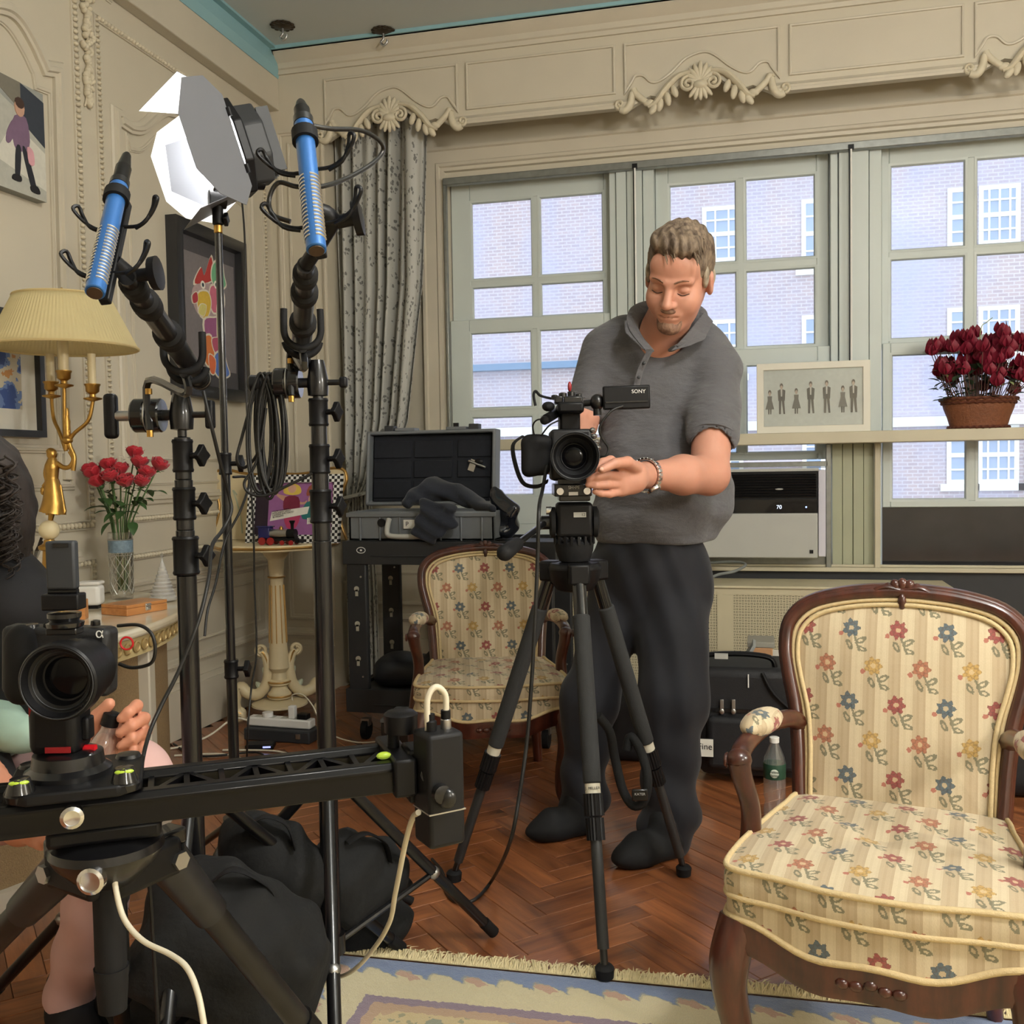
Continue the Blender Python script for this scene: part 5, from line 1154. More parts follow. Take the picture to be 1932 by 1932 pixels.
# ---------------------------------------------------------------- black utility cart and the case on it
YK = 3.70; kx0, kx1 = ony(646, 1040, YK)[0], ony(1048, 1020, YK)[0]; kz = ony(800, 1022, YK)[2]; kzb = ony(800, 1066, YK)[2]; YK2 = YK+.42
CARTM = M('cart_black_plastic', (.022, .023, .025), .55, var=.15, scale=30); cart = thing('utility_cart', 'black plastic two-shelf utility cart under the grey case', 'cart', ((kx0+kx1)/2, YK+.2, 0))
def tray(z0, z1, nm):
    w = MB(); w.box2((kx0, YK, z0), (kx1, YK+.03, z1)); w.box2((kx0, YK2-.03, z0), (kx1, YK2, z1)); w.box2((kx0, YK+.03, z0), (kx0+.03, YK2-.03, z1)); w.box2((kx1-.03, YK+.03, z0), (kx1, YK2-.03, z1)); w.box2((kx0+.03, YK+.03, z1-.03), (kx1-.03, YK2-.03, z1-.012)); w.box2((kx0+.12, YK-.004, z0+.032), (kx0+.36, YK, z0+.036)); return bev(w.build(nm, CARTM, cart), .006)
tray(kzb, kz, 'top_shelf'); bz0, bz1 = ony(720, 1346, YK)[2], ony(720, 1302, YK)[2]; bz0 = max(.08, bz0); tray(bz0, bz1, 'bottom_shelf')
pwid = ony(690, 1200, YK)[0]-ony(652, 1200, YK)[0]
HOLE = M('slot_see_through', s2l(170, 166, 150), .8)  # pale insets painted for the brightness seen through the open slots
for y_, d_ in ((YK+.005, .03), (YK2-.035, .03)):
    for x_ in (kx0+.012, kx1-.012-pwid):
        w = MB(); w.box2((x_, y_, bz1-.01), (x_+pwid, y_+d_, kzb+.01)); po = bev(w.build('post', CARTM, cart), .008)
        for i in range(3):
            zc_ = bz1+(kzb-bz1)*(.22+.28*i); w = MB(); w.cyl((x_+pwid*.5, y_-.002, zc_+.012), (x_+pwid*.5, y_+.002, zc_+.012), .011, n=12); w.box((x_+pwid*.5, y_, zc_-.004), (.012, .004, .026)); w.build('slot', HOLE, po)
        for zc_ in (bz1+.05, kzb-.05): w = MB(); w.cyl((x_+pwid*.72, y_-.003, zc_), (x_+pwid*.72, y_+.001, zc_), .004, n=8); w.build('screw', STEEL, po)
for x_ in (kx0+.06, kx1-.06):
    for y_ in (YK+.06, YK2-.06):
        w = MB(); w.cyl((x_-.012, y_, .04), (x_+.012, y_, .04), .04, n=18); o = w.build('castor', RUBBER, cart); w = MB(); w.box((x_, y_, .07), (.035, .03, .03)); w.build('fork', STEEL, o)
lx = ony(681, 1032, YK)[0]; lz = kzb+(kz-kzb)*.62; w = MB(); w.tube([V(lx+.018*math.cos(a), YK-.001, lz+.0115*math.sin(a)) for a in np.linspace(0, 2*PI, 25)[:-1]], .0016, 5, closed=True); w.ell((lx, YK-.001, lz), (.005, .002, .004), None, 8, 6); w.build('badge', WHITEP, cart)
# soft black bag on the lower shelf
sdf_o = sdf_obj('soft_bag', M('black_nylon', (.010, .011, .014), .55, var=.2, scale=30, bmp=.2), [rbox((kx0+.28, YK+.2, bz1+.045), (.20, .13, .05), None, .04), ell((kx0+.45, YK+.2, bz1+.10), (.16, .12, .10)), ell((kx0+.16, YK+.18, bz1+.06), (.07, .1, .055))], None, .012, .06)
tag(sdf_o, 'soft black nylon bag slumped on the lower shelf of the cart', 'bag')
# hard case
CASE = M('case_grey_resin', s2l(112, 116, 120), .5, var=.08, scale=20); CASEIN = M('case_lining', (.012, .014, .02), .9, var=.3, scale=60)
cx0, cx1 = ony(657, 990, YK+.04)[0], ony(932, 990, YK+.04)[0]; chh = ony(800, 965, YK+.04)[2]-kz; cd0, cd1 = YK+.045, YK+.37
cs_ = thing('hard_case', 'open grey hard equipment case on top of the cart', 'case', ((cx0+cx1)/2, (cd0+cd1)/2, kz))
w = MB(); t_ = .012
for a, b in (((cx0, cd0, kz), (cx1, cd0+t_, kz+chh)), ((cx0, cd1-t_, kz), (cx1, cd1, kz+chh)), ((cx0, cd0, kz), (cx0+t_, cd1, kz+chh)), ((cx1-t_, cd0, kz), (cx1, cd1, kz+chh)), ((cx0, cd0, kz), (cx1, cd1, kz+t_))): w.box2(a, b)
w.box2((cx0-.008, cd0-.008, kz+chh-.022), (cx1+.008, cd0, kz+chh-.004))
for i in range(7):
    x_ = cx0+.05+(cx1-cx0-.1)*i/6; w.box2((x_-.004, cd0-.006, kz), (x_+.004, cd0, kz+chh-.022))
bev(w.build('base_shell', CASE, cs_), .004)
w = MB(); w.box2((cx0+.02, cd0+.02, kz+.014), (cx1-.02, cd1-.02, kz+chh-.03)); w.build('foam', CASEIN, cs_)
lx0, lx1 = ony(690, 880, cd1+.03)[0], ony(933, 880, cd1+.03)[0]; lz0, lz1 = kz+chh+.012, ony(800, 812, cd1+.03)[2]; ly = cd1+.012
fl_ = lambda u, v, h: V(u, ly+.06-h+(v-lz0)*.12, v)
w = MB(); w.sweep2([(lx0, lz0), (lx1, lz0), (lx1, lz1), (lx0, lz1)], [(0, -.03), (-.002, .055), (.006, .062), (.014, .055), (.016, -.02)], fl_, closed=True); w.prism([(lx0, lz0), (lx1, lz0), (lx1, lz1), (lx0, lz1)], fl_, -.035, -.025); bev(w.build('lid_shell', CASE, cs_), .004)
w = MB(); w.prism([(lx0+.02, lz0+.015), (lx1-.02, lz0+.015), (lx1-.02, lz1-.018), (lx0+.02, lz1-.018)], fl_, -.02, .02)
for r_ in range(3):
    for c0, c1 in ((.04, .34), (.36, .66), (.70, .96)): z_ = lz0+.03+(lz1-lz0-.06)*r_/3; w.prism([(lx0+(lx1-lx0)*c0, z_), (lx0+(lx1-lx0)*c1, z_), (lx0+(lx1-lx0)*c1, z_+.075), (lx0+(lx1-lx0)*c0, z_+.075)], fl_, .02, .027)
bev(w.build('lid_organizer', CASEIN, cs_), .004)
for f_ in (.17, .83):
    x_ = lx0+(lx1-lx0)*f_; w = MB(); w.add([fl_(x_+a, lz1+c, b) for a in (-.022, .022) for b in (.0, .05) for c in (.0, .025)], [(0, 1, 3, 2), (4, 6, 7, 5), (0, 4, 5, 1), (2, 3, 7, 6), (0, 2, 6, 4), (1, 5, 7, 3)]); bev(w.build('latch', DGREY, cs_), .003)
for f_ in (.30, .70):
    x_ = lx0+(lx1-lx0)*f_; w = MB(); w.box2((x_-.045, ly+.04, lz1), (x_+.045, ly+.11, lz1+.014)); bev(w.build('hasp', CASE, cs_), .003)
w = MB(); hx = cx0+(cx1-cx0)*.42; w.tube(smooth_path([(hx-.08, cd0-.004, kz+chh*.75), (hx-.08, cd0-.03, kz+chh*.35), (hx-.06, cd0-.035, kz+chh*.18), (hx+.06, cd0-.035, kz+chh*.18), (hx+.08, cd0-.03, kz+chh*.35), (hx+.08, cd0-.004, kz+chh*.75)], 4), .011, 8); w.build('handle', LGREY, cs_, ang=60)
w = MB(); hx2 = cx0+(cx1-cx0)*.235; w.cyl((hx2, cd0, kz+chh*.62), (hx2, cd0-.008, kz+chh*.62), .017, n=18); w.build('valve', BLACKP, cs_)
w = MB(); w.box2((cx0+(cx1-cx0)*.39, cd0-.009, kz+chh*.42), (cx0+(cx1-cx0)*.50, cd0-.0065, kz+chh*.72)); w.build('label_card', MATW, cs_); text('P', 'label_text', .026, INK, cs_, basis((cx0+(cx1-cx0)*.415, cd0-.0095, kz+chh*.57), (1, 0, 0), (0, 0, 1)))
# bright clips in the lid pocket
hp0 = fl_(lx0+(lx1-lx0)*.82, lz0+(lz1-lz0)*.52, .034); t = thing('metal_clip', 'bright metal clip tucked in the lid pocket', 'clip', hp0)
w = MB(); w.box(hp0, (.028, .006, .05), np.array(Euler((0, .35, 0)).to_matrix())); w.build('plate', STEEL, t); w = MB(); w.cyl(hp0+V(-.015, -.005, .02), hp0+V(.06, -.006, -.01), .006, n=10); w.build('pin', STEEL, t); w = MB(); w.ell(hp0+V(.03, -.004, .015), (.02, .008, .014), None, 10, 6); w.build('knob', BLACKP, t)
# folded dark jacket thrown over the case
NAVY = M('navy_cloth', (.018, .022, .034), .85, var=.25, scale=25, bmp=.3, bscale=300, sheen=.2)
J = lambda px, py, Y: ony(px, py, Y)
jp = []
for (a, b, c, d, ra, rb) in (((772, 945), YK+.10, (815, 922), YK+.18, .028, .040), ((815, 922), YK+.18, (860, 930), YK+.2, .040, .038), ((860, 930), YK+.2, (905, 952), YK+.14, .038, .028), ((905, 952), YK+.14, (930, 958), YK+.05, .03, .016)): jp.append(cap(J(*a, b), J(*c, d), ra, rb))
jp += [rbox(J(826, 962, YK-.005), (.075, .016, .034), np.array(Euler((.35, .25, 0)).to_matrix()), .014), rbox(J(808, 992, YK-.022), (.056, .014, .058), np.array(Euler((.12, .45, 0)).to_matrix()), .012), rbox(J(838, 985, YK-.02), (.046, .012, .040), np.array(Euler((.1, -.55, 0)).to_matrix()), .010), cap(J(788, 930, YK+.14), J(850, 925, YK+.2), .03, .03), cap(J(820, 912, YK+.22), J(880, 940, YK+.16), .025, .02)]
o = sdf_obj('jacket', NAVY, jp, None, .006, .018, 1, lambda g: .005*np.sin(g[..., 0]*60+g[..., 2]*85+2*np.sin(g[..., 1]*30))); tag(o, 'dark navy jacket thrown over the front of the open case', 'jacket')
o = sdf_obj('glossy_bag', M('glossy_black_vinyl', (.012, .014, .022), .15, var=.3, scale=30, coat=.6), [cap(J(932, 925, YK+.22), J(955, 985, YK+.18), .02, .045), cap(J(940, 935, YK+.2), J(965, 965, YK+.15), .02, .035), ell(J(950, 1000, YK+.18), (.06, .06, .03))], None, .007, .03, 2, lambda g: .005*np.sin(g[..., 0]*60+g[..., 2]*70)); tag(o, 'shiny black vinyl bag beside the hard case', 'bag')
w = MB(); p_ = ony(858, 805, cd1+.05); w.box(p_+V(0, .02, -.0), (.022, .012, .034)); o = w.build('small_device', BLACKP); tag(o, 'tiny black device with a lit screen clipped on top of the case lid', 'device')
# ---------------------------------------------------------------- radiator cover
def perf():
    m, t_, b = new_mat('perforated_sheet'); x, y, z = xyz(t_, coords(t_)); c = .0125
    u = x/c+200.; v = z/c+200.; par = (u.fl()+v.fl()).mod2(); lu = (u.fr()-.5).ab(); lv = (v.fr()-.5).ab()
    vert = (lu-.22).ab().lt(.09)*lv.lt(.30); hori = (lv-.22).ab().lt(.09)*lu.lt(.30); hole = par*vert+(1.-par)*hori
    tr = t_.nodes.new('ShaderNodeBsdfTransparent'); ms = t_.nodes.new('ShaderNodeMixShader'); t_.links.new(hole.k, ms.inputs[0]); t_.links.new(b.outputs[0], ms.inputs[1]); t_.links.new(tr.outputs[0], ms.inputs[2]); t_.links.new(ms.outputs[0], t_.nodes['Material Output'].inputs[0])
    b.inputs['Base Color'].default_value = rgb(s2l(200, 190, 160)); b.inputs['Roughness'].default_value = .45; return m
RADM = M('radiator_cream', s2l(200, 190, 160), .45, var=.04); YR = 4.47
rx0, rx1 = ony(1015, 1150, YR)[0], ony(1797, 1120, YR)[0]; rz = ony(1400, 1105, YR)[2]; rzb = ony(1400, 1112, YR)[2]
rad = thing('radiator_cover', 'cream metal radiator cover with perforated front under the windows', 'radiator cover', ((rx0+rx1)/2, 4.62, 0))
w = MB(); w.box2((rx0-.01, YR-.012, rz-.012), (rx1+.01, 4.76, rz)); bev(w.build('top', RADM, rad), .004)
w = MB(); w.box2((rx0, YR+.03, .02), (rx1, YR+.035, rz-.02)); w.build('inner_shade', M('radiator_shadow', (.015, .015, .014), .9), rad)  # dark sheet added for the shade behind the perforations
w = MB(); w.box2((rx0, YR, .14), (rx1, YR+.002, rzb-.02)); w.build('perforated_front', perf(), rad)
fr_ = [(rx0, .14), (rx1, .14)]; w = MB(); w.box2((rx0, YR-.003, rzb-.024), (rx1, YR+.004, rz-.012)); w.box2((rx0, YR-.003, .10), (rx1, YR+.004, .145)); w.box2((rx0, YR-.003, 0), (rx0+.03, YR+.02, rz-.012)); w.box2((rx1-.03, YR-.003, 0), (rx1, 4.76, rz-.012)); w.box2((rx0, YR+.03, 0), (rx0+.01, 4.76, rz-.012)); w.build('frame', RADM, rad)
sw = ony(1384, 1150, YR)[0]-ony(1353, 1150, YR)[0]; xs = ony(1353, 1150, YR)[0]
for q in (-1, 0, 1):
    x_ = xs+q*.78
    if rx0 < x_ < rx1-.1: w = MB(); w.box2((x_, YR-.0032, .146), (x_+sw, YR+.004, rzb-.0245)); w.build('stile', RADM, rad)
# ---------------------------------------------------------------- window air conditioner
YAc = 4.66; ax1 = ony(1543, 960, YAc)[0]; ax0 = ax1-.60; acz = {y: ony(1450, y, YAc)[2] for y in (870, 888, 893, 968, 1053)}
ac = thing('air_conditioner', 'white and black window air conditioner showing 70 on its display', 'air conditioner', ((ax0+ax1)/2, YAc, acz[1053]))
w = MB(); w.box2((ax0, YAc, acz[1053]), (ax1, YAc+.2, acz[968])); bev(w.build('front_panel', LGREY, ac), .006); w = MB(); w.box2((ax0, YAc+.006, acz[968]), (ax1, YAc+.2, acz[888])); w.build('housing', BLACKP, ac)
w = MB(); w.box2((ax0, YAc, acz[888]-.004), (ax1+.005, YAc+.2, acz[888]+.008)); w.build('top_cap', LGREY, ac)
for i in range(9): z_ = acz[893]-.008-i*(acz[893]-acz[968])*.6/9; w = MB(); w.box((ax0/2+ax1/2, YAc+.004, z_), (ax1-ax0-.012, .012, .005), np.array(Euler((.5, 0, 0)).to_matrix())); w.build('louvre', BLACKM, ac)
w = MB(); w.box2((ax0+.003, YAc-.001, acz[968]), (ax1-.003, YAc+.006, acz[968]+(acz[893]-acz[968])*.34)); w.build('control_strip', BLACKG, ac)
zd = ony(1468, 957, YAc)[2]; LED = M('led_display', (.1, .2, .5), .5, var=0, emit=(.75, .85, 1), es=2.2); xd = ony(1470, 957, YAc)[0]; text('70', 'display_digits', .024, LED, ac, basis((xd, YAc-.002, zd), (1, 0, 0), (0, 0, 1)), .0003)
w = MB(); w.cyl((ony(1521, 956, YAc)[0], YAc-.003, zd), (ony(1521, 956, YAc)[0], YAc, zd), .004, n=10); w.build('indicator', M('blue_led', (.05, .1, .6), .5, var=0, emit=(.3, .45, 1), es=3), ac); w = MB(); w.box((ax1-.028, YAc-.0015, acz[1053]+.03), (.016, .003, .016)); w.build('badge', BLACKP, ac); w = MB(); w.ell((ony(1470, 923, YAc)[0], YAc-.002, ony(1470, 923, YAc)[2]), (.018, .003, .004), None, 12, 6); w.build('vent_tab', LGREY, ac)
w = MB(); w.box2((ax1+.004, YAc+.03, acz[1053]+.005), (ax1+.036, YAc+.16, acz[888])); bev(w.build('side_filler', M('accordion_white', s2l(206, 204, 214), .6, var=.03), ac), .003)
w = MB(); w.box2((ax0-.2, 4.78, acz[888]+.01), (ax1+.05, 4.84, acz[870]-.03)); w.box2((ax0-.2, 4.775, acz[870]-.028), (ax1+.05, 4.83, acz[870]-.004)); bev(w.build('mounting_bar', GREYMETAL, ac), .003)
w = MB(); w.box2((ax0-.3, 4.79, acz[1053]-.02), (ax0, YA, acz[870])); w.build('filler_board', GREYWHITE, ac); w = MB(); w.box2((ax0-.3, 4.80, zs+.012), (ax1+.045, YA+.04, acz[1053]+.01)); w.build('under_filler', GREYMETAL, ac)
hz = zs+.03; w = MB(); w.tube(smooth_path([ony(1335, 1062, 4.72), ony(1375, 1060, 4.66), ony(1402, 1062, 4.60), ony(1405, 1068, 4.54), ony(1385, 1078, 4.50), ony(1350, 1086, 4.46), (*ony(1328, 1098, 4.42)[:2], rz+.007), (*ony(1318, 1110, 4.38)[:2], rz-.06)], 6), .0065, 8); tag(w.build('looped_cord', M('grey_cord', s2l(120, 124, 122), .6)), 'grey power cord looping from the air conditioner over the radiator', 'cord')
# ---------------------------------------------------------------- framed family picture on the shelf
YPf = 4.70; f0, f1 = ony(1428, 815, YPf), ony(1643, 812, YPf); ft = ony(1428, 686, YPf)[2]; fw_, fh_ = f1[0]-f0[0], ft-shz1
fp = thing('framed_family_photo', 'white framed photo of seven people standing in a row, on the window shelf', 'picture', ((f0[0]+f1[0])/2, YPf, shz1)); ff = lambda u, v, h: V(f0[0]+u, YPf+.02+v*.04-h, shz1+v)
w = MB(); w.sweep2([(0, 0), (fw_, 0), (fw_, fh_), (0, fh_)], [(0, -.015), (0, .012), (.03, .012), (.032, .002)], ff, closed=True); bev(w.build('frame', M('frame_white', s2l(222, 218, 204), .5, var=.03), fp), .002)
w = MB(); w.prism([(.02, .02), (fw_-.02, .02), (fw_-.02, fh_-.02), (.02, fh_-.02)], ff, -.012, .0); w.build('print_sheet', flat((206, 214, 210)), fp)
S = []; iw, ih = fw_-.06, fh_-.06; G_ = lambda a, b: (.03+iw*a, .03+ih*b)
for (xc_, hgt, kind) in ((.065, .40, 'g'), (.185, .52, 'm'), (.335, .42, 'g'), (.48, .54, 'm'), (.64, .55, 'm'), (.80, .44, 'g'), (.905, .55, 'm')):
    b0_ = .22; hd = b0_+hgt*.93; wd = .030; dk = (56, 62, 66) if xc_ < .7 else (30, 32, 36)
    if kind == 'm': S += [(dk, [G_(xc_-wd*1.1, b0_+hgt*.45), G_(xc_+wd*1.1, b0_+hgt*.45), G_(xc_+wd*1.3, b0_+hgt*.80), G_(xc_, b0_+hgt*.86), G_(xc_-wd*1.3, b0_+hgt*.80)]), (dk, [G_(xc_-wd*.9, b0_+hgt*.47), G_(xc_-wd*.05, b0_+hgt*.47), G_(xc_-wd*.25, b0_), G_(xc_-wd*.9, b0_)]), (dk, [G_(xc_+wd*.05, b0_+hgt*.47), G_(xc_+wd*.9, b0_+hgt*.47), G_(xc_+wd*1.2, b0_), G_(xc_+wd*.6, b0_)]), ((206, 206, 200), [G_(xc_-wd*.22, b0_+hgt*.60), G_(xc_+wd*.22, b0_+hgt*.60), G_(xc_+wd*.3, b0_+hgt*.85), G_(xc_-wd*.3, b0_+hgt*.85)])]
    else: S += [((96, 98, 98), [G_(xc_-wd*1.5, b0_+hgt*.22), G_(xc_+wd*1.5, b0_+hgt*.22), G_(xc_+wd*.7, b0_+hgt*.62), G_(xc_+wd*.8, b0_+hgt*.80), G_(xc_-wd*.8, b0_+hgt*.80), G_(xc_-wd*.7, b0_+hgt*.62)]), (dk, [G_(xc_-wd*.6, b0_+hgt*.24), G_(xc_-wd*.1, b0_+hgt*.24), G_(xc_-wd*.15, b0_), G_(xc_-wd*.55, b0_)]), (dk, [G_(xc_+wd*.1, b0_+hgt*.24), G_(xc_+wd*.6, b0_+hgt*.24), G_(xc_+wd*.5, b0_), G_(xc_+wd*.15, b0_)])]
    S += [((70, 60, 56), circ(G_(xc_, hd+.012), iw*.017, 10, ih*.048)), ((190, 172, 158), circ(G_(xc_, hd-.012), iw*.013, 10, ih*.036))]
shapes(fp, 'printed_people', S, ff, .0002, .00012)
w = MB(); w.prism([(.028, .028), (fw_-.028, .028), (fw_-.028, fh_-.028), (.028, fh_-.028)], ff, .008, .0095); w.build('glazing', CLEAR, fp)
# ---------------------------------------------------------------- cyclamen in an oval basket
pb = ony(1846, 806, 4.735); pb[2] = shz1; bk = thing('cyclamen_basket', 'dark red cyclamen growing in an oval wicker basket on the window shelf', 'potted plant', pb)
WICK = M('brown_wicker', s2l(120, 72, 44), .6, var=.3, scale=70, bmp=.9, bscale=120)
prb = [(.075, 0), (.118, 0), (.125, .006), (.118, .014), (.128, .05), (.142, .085), (.150, .115), (.158, .12), (.158, .135), (.148, .137), (.135, .11), (.01, .10)]; w = MB(); w.lathe([(r_*.62, z_) for r_, z_ in prb], pb, n=40, sx=1/.62)
o = w.build('basket', WICK, bk, ang=30)
w = MB()
for z, r_ in ((.128, .158), (.112, .150), (.006, .124)):
    w.tube([pb+V(r_*math.sin(a), r_*.62*math.cos(a), z+.003*math.sin(a*30)) for a in np.linspace(0, 2*PI, 90)[:-1]], .006, 6, closed=True)
w.build('braided_rim', M('dark_wicker', s2l(92, 50, 34), .6, var=.3, scale=80), bk, ang=60)
w = MB(); w.lathe([(.002, .118), (.08, .115)], pb, n=24, sx=1/.62); w.build('soil', M('potting_soil', (.02, .014, .01), .95), bk)
random.seed(21); CYL_ = M('cyclamen_leaf', s2l(60, 78, 54), .5, var=.4, scale=40); CYF = M('cyclamen_petal', s2l(120, 18, 42), .55, var=.3, scale=50); PALE = M('pale_ivy_leaf', s2l(150, 160, 108), .5, var=.3, scale=50)
for i in range(110):
    a = random.uniform(0, 2*PI); r_ = random.uniform(.03, .17); z = random.uniform(.12, .29); c = pb+V(r_*1.0*math.sin(a), r_*.62*math.cos(a), z); d = V(math.sin(a), math.cos(a)*.6, random.uniform(-.6, .5)); w = MB(); leafg(w, c, d, random.uniform(.035, .055), random.uniform(.018, .028), (0, 0, 1), .15); w.build('leaf', CYL_, bk, ang=60)
for i in range(40):
    a = random.choice((-1.57, 1.57))+random.gauss(0, .5); r_ = random.uniform(.13, .175); c = pb+V(r_*math.sin(a), r_*.62*math.cos(a), random.uniform(.12, .27)); w = MB(); leafg(w, c, V(math.sin(a), math.cos(a), random.uniform(-.8, .6)), .026, .013, (0, 0, 1), .1); w.build('leaf', PALE, bk, ang=60)
for i in range(84):
    a = random.uniform(0, 2*PI); r_ = .215*random.random()**.6; z = random.uniform(.20, .42)-.55*max(0, r_-.1); c = pb+V(r_*math.sin(a), r_*.6*math.cos(a), z); fl2 = MB()
    for q in range(5):
        b_ = q*1.257+random.uniform(-.2, .2); leafg(fl2, c, V(math.cos(b_)*.55, math.sin(b_)*.55, 1), random.uniform(.048, .064), .025, V(math.cos(b_), math.sin(b_), -.3), .35)
    o = fl2.build('flower', CYF, bk, ang=60); st_ = MB(); st_.tube([pb+V((c-pb)[0]*.6, (c-pb)[1]*.6, .115), c], .0018, 5); st_.build('stem', M('cyclamen_stem', s2l(92, 60, 50), .6), o)
w = MB(); w.tube(smooth_path([pb+V(0, 0, .35), pb+V(.01, 0, .44), pb+V(.03, 0, .46), pb+V(.055, 0, .48)], 5), .002, 5); w.build('bare_stem', PALE, bk)
# ---------------------------------------------------------------- suitcase, bags, papers and bottle by the radiator
YS = 3.43; s0, s1 = ony(1318, 1400, YS)[0], ony(1520, 1400, YS)[0]; sh_ = ony(1400, 1262, YS)[2]
NYL = M('black_ballistic_nylon', (.012, .012, .014), .6, var=.2, scale=50, bmp=.25, bscale=300)
sc_ = thing('suitcase', 'black soft suitcase with handle behind the man and the armchair', 'suitcase', ((s0+s1)/2, YS+.14, 0))
w = MB(); w.box2((s0, YS, .03), (s1, YS+.28, sh_)); o = bev(w.build('body', NYL, sc_), .03, 3)
w = MB(); w.box2((s0+.03, YS-.03, .06), (s1-.03, YS+.02, sh_*.60)); bev(w.build('front_pocket', NYL, sc_), .02, 3)
w = MB(); zz_ = sh_*.63; w.box2((s0+.01, YS-.006, zz_), (s1-.01, YS+.01, zz_+.012)); w.build('zip', BLACKG, sc_)
for px in (1362, 1384):
    q = ony(px, 1330, YS-.01); w = MB(); w.box((q[0], YS-.012, q[2]), (.012, .006, .038)); w.ell((q[0], YS-.013, q[2]-.022), (.009, .005, .011), None, 8, 6); bev(w.build('zip_pull', STEEL, sc_), .002)
q = ony(1395, 1252, YS+.06); w = MB(); w.tube(smooth_path([(q[0]-.14, YS+.06, sh_-.005), (q[0]-.12, YS+.06, sh_+.03), (q[0], YS+.06, sh_+.04), (q[0]+.10, YS+.06, sh_+.03), (q[0]+.12, YS+.06, sh_-.005)], 5), .016, 8, flat=.6); w.build('handle', BLACKP, sc_, ang=60)
w = MB(); w.box((q[0]-.06, YS+.04, sh_+.034), (.045, .012, .018)); w.build('grip_clip', LGREY, sc_)
w = MB(); w.tube(smooth_path([(s1-.14, YS-.005, sh_-.01), (s1-.1, YS-.012, sh_*.8), (s1-.02, YS-.01, sh_*.62)], 4), .006, 6); w.build('piping', RUBBER, sc_)
q = ony(1330, 1411, YS-.035); w = MB(); w.box((q[0], YS-.032, q[2]), (.062, .003, .066)); bev(w.build('name_card', BLACKP, sc_), .001); w = MB(); w.box((q[0], YS-.034, q[2]), (.056, .002, .060)); w.build('card_face', MATW, sc_); text('Fine', 'card_text', .03, INK, sc_, basis((q[0]+.0, YS-.0355, q[2]+.004), (1, 0, 0), (0, 0, 1)))
q = ony(1412, 1285, YS-.005); w = MB(); w.box((q[0], YS-.004, q[2]), (.004, .004, .045)); w.build('reflective_tab', WHITEP, sc_)
b0 = ony(1540, 1300, 3.6)[0]; o = sdf_obj('duffel_bag', NYL, [rbox((ony(1760, 1400, 3.5)[0], 3.62, .18), (.36, .18, .18), None, .07), cap((ony(1650, 1300, 3.5)[0], 3.55, .36), (ony(1850, 1300, 3.5)[0], 3.55, .36), .02, .02)], None, .014, .05); tag(o, 'black duffel bag lying on the floor behind the floral armchair', 'bag')
YPp = 3.92; pb0 = ony(1390, 1262, YPp); pb1 = ony(1520, 1262, YPp); zpb = pb0[2]
w = MB(); w.box2((pb0[0], YPp, 0), (pb1[0], YPp+.3, zpb)); tag(bev(w.build('storage_box', M('grey_cardboard', s2l(150, 150, 146), .8)), .004), 'grey cardboard storage box standing against the radiator', 'box')
zc_ = zpb
for i, (x0_, x1_, hh, col, nm, lb, ct) in enumerate(((1402, 1500, .020, (214, 214, 206), 'paper_stack', 'stack of white papers on the storage box', 'papers'), (1415, 1490, .028, (226, 226, 220), 'white_carton', 'flat white carton lying on the papers by the radiator', 'carton'), (1412, 1458, .034, (186, 140, 100), 'tan_foam_block', 'tan foam block on top of the white carton', 'foam block'), (1410, 1462, .022, (150, 146, 134), 'grey_foam_block', 'rough grey foam block on top of the tan one', 'foam block'))):
    a, b = ony(x0_, 1240, YPp)[0], ony(x1_, 1240, YPp)[0]; w = MB(); w.box2((a, YPp+.01, zc_+.0005), (b, YPp+.17, zc_+hh)); tag(bev(w.build(nm, flat(col)), .003), lb, ct); zc_ += hh
w = MB(); a = ony(1398, 1240, YPp)[0]; w.box((a+.02, YPp-.02, zpb+.05), (.012, .14, .13), np.array(Euler((0, .5, 0)).to_matrix())); tag(w.build('grey_folder', flat((150, 152, 150))), 'grey folder leaning on the paper stack', 'folder')
w = MB(); a = ony(1460, 1262, YPp-.1)[0]; w.box((a+.05, YPp-.06, zpb+.006), (.14, .1, .012)); tag(w.build('teal_folder', flat((96, 140, 156))), 'teal folder sticking out below the papers', 'folder')
bp = onz(1461, 1560); bo = ony(1461, 1400, 3.05); bo[2] = 0
bt = thing('water_bottle', 'clear water bottle with green label and white cap on the floor behind the armchair', 'bottle', bo); HB = ony(1461, 1390, 3.05)[2]
w = MB(); pr_ = [(.028, 0), (.032, .01), (.0325, .06), (.028, .085), (.0325, .10), (.0325, HB*.72), (.030, HB*.78), (.014, HB*.92), (.0125, HB*.95)]; w.lathe(pr_, bo, n=24); w.build('body', CLEARP, bt, ang=50); w = MB(); w.lathe([(.014, HB*.94), (.0145, HB*.995), (.012, HB)], bo, n=18); w.build('cap', WHITEP, bt); w = MB(); w.lathe([(.0328, HB*.56), (.0332, HB*.565), (.0332, HB*.715), (.0328, HB*.72)], bo, n=24); lb_ = w.build('label', M('green_label', s2l(40, 74, 56), .5, var=.3, scale=90), bt)
nb = CC-bo; nb[2] = 0; nb /= np.linalg.norm(nb); w = MB(); w.ell(bo+nb*.033+V(0, 0, HB*.63), (.013, .0015, .013), rot_to(nb), 14, 8); w.build('label_patch', flat((206, 214, 200)), bt)
for i, s in enumerate(('Poland', 'Spring')): text(s, 'label_text', .0095, flat((30, 60, 50)), bt, basis(bo+nb*.0352+V(0, 0, HB*.63+.005-.010*i), np.cross((0, 0, 1), nb), (0, 0, 1)), .0003)
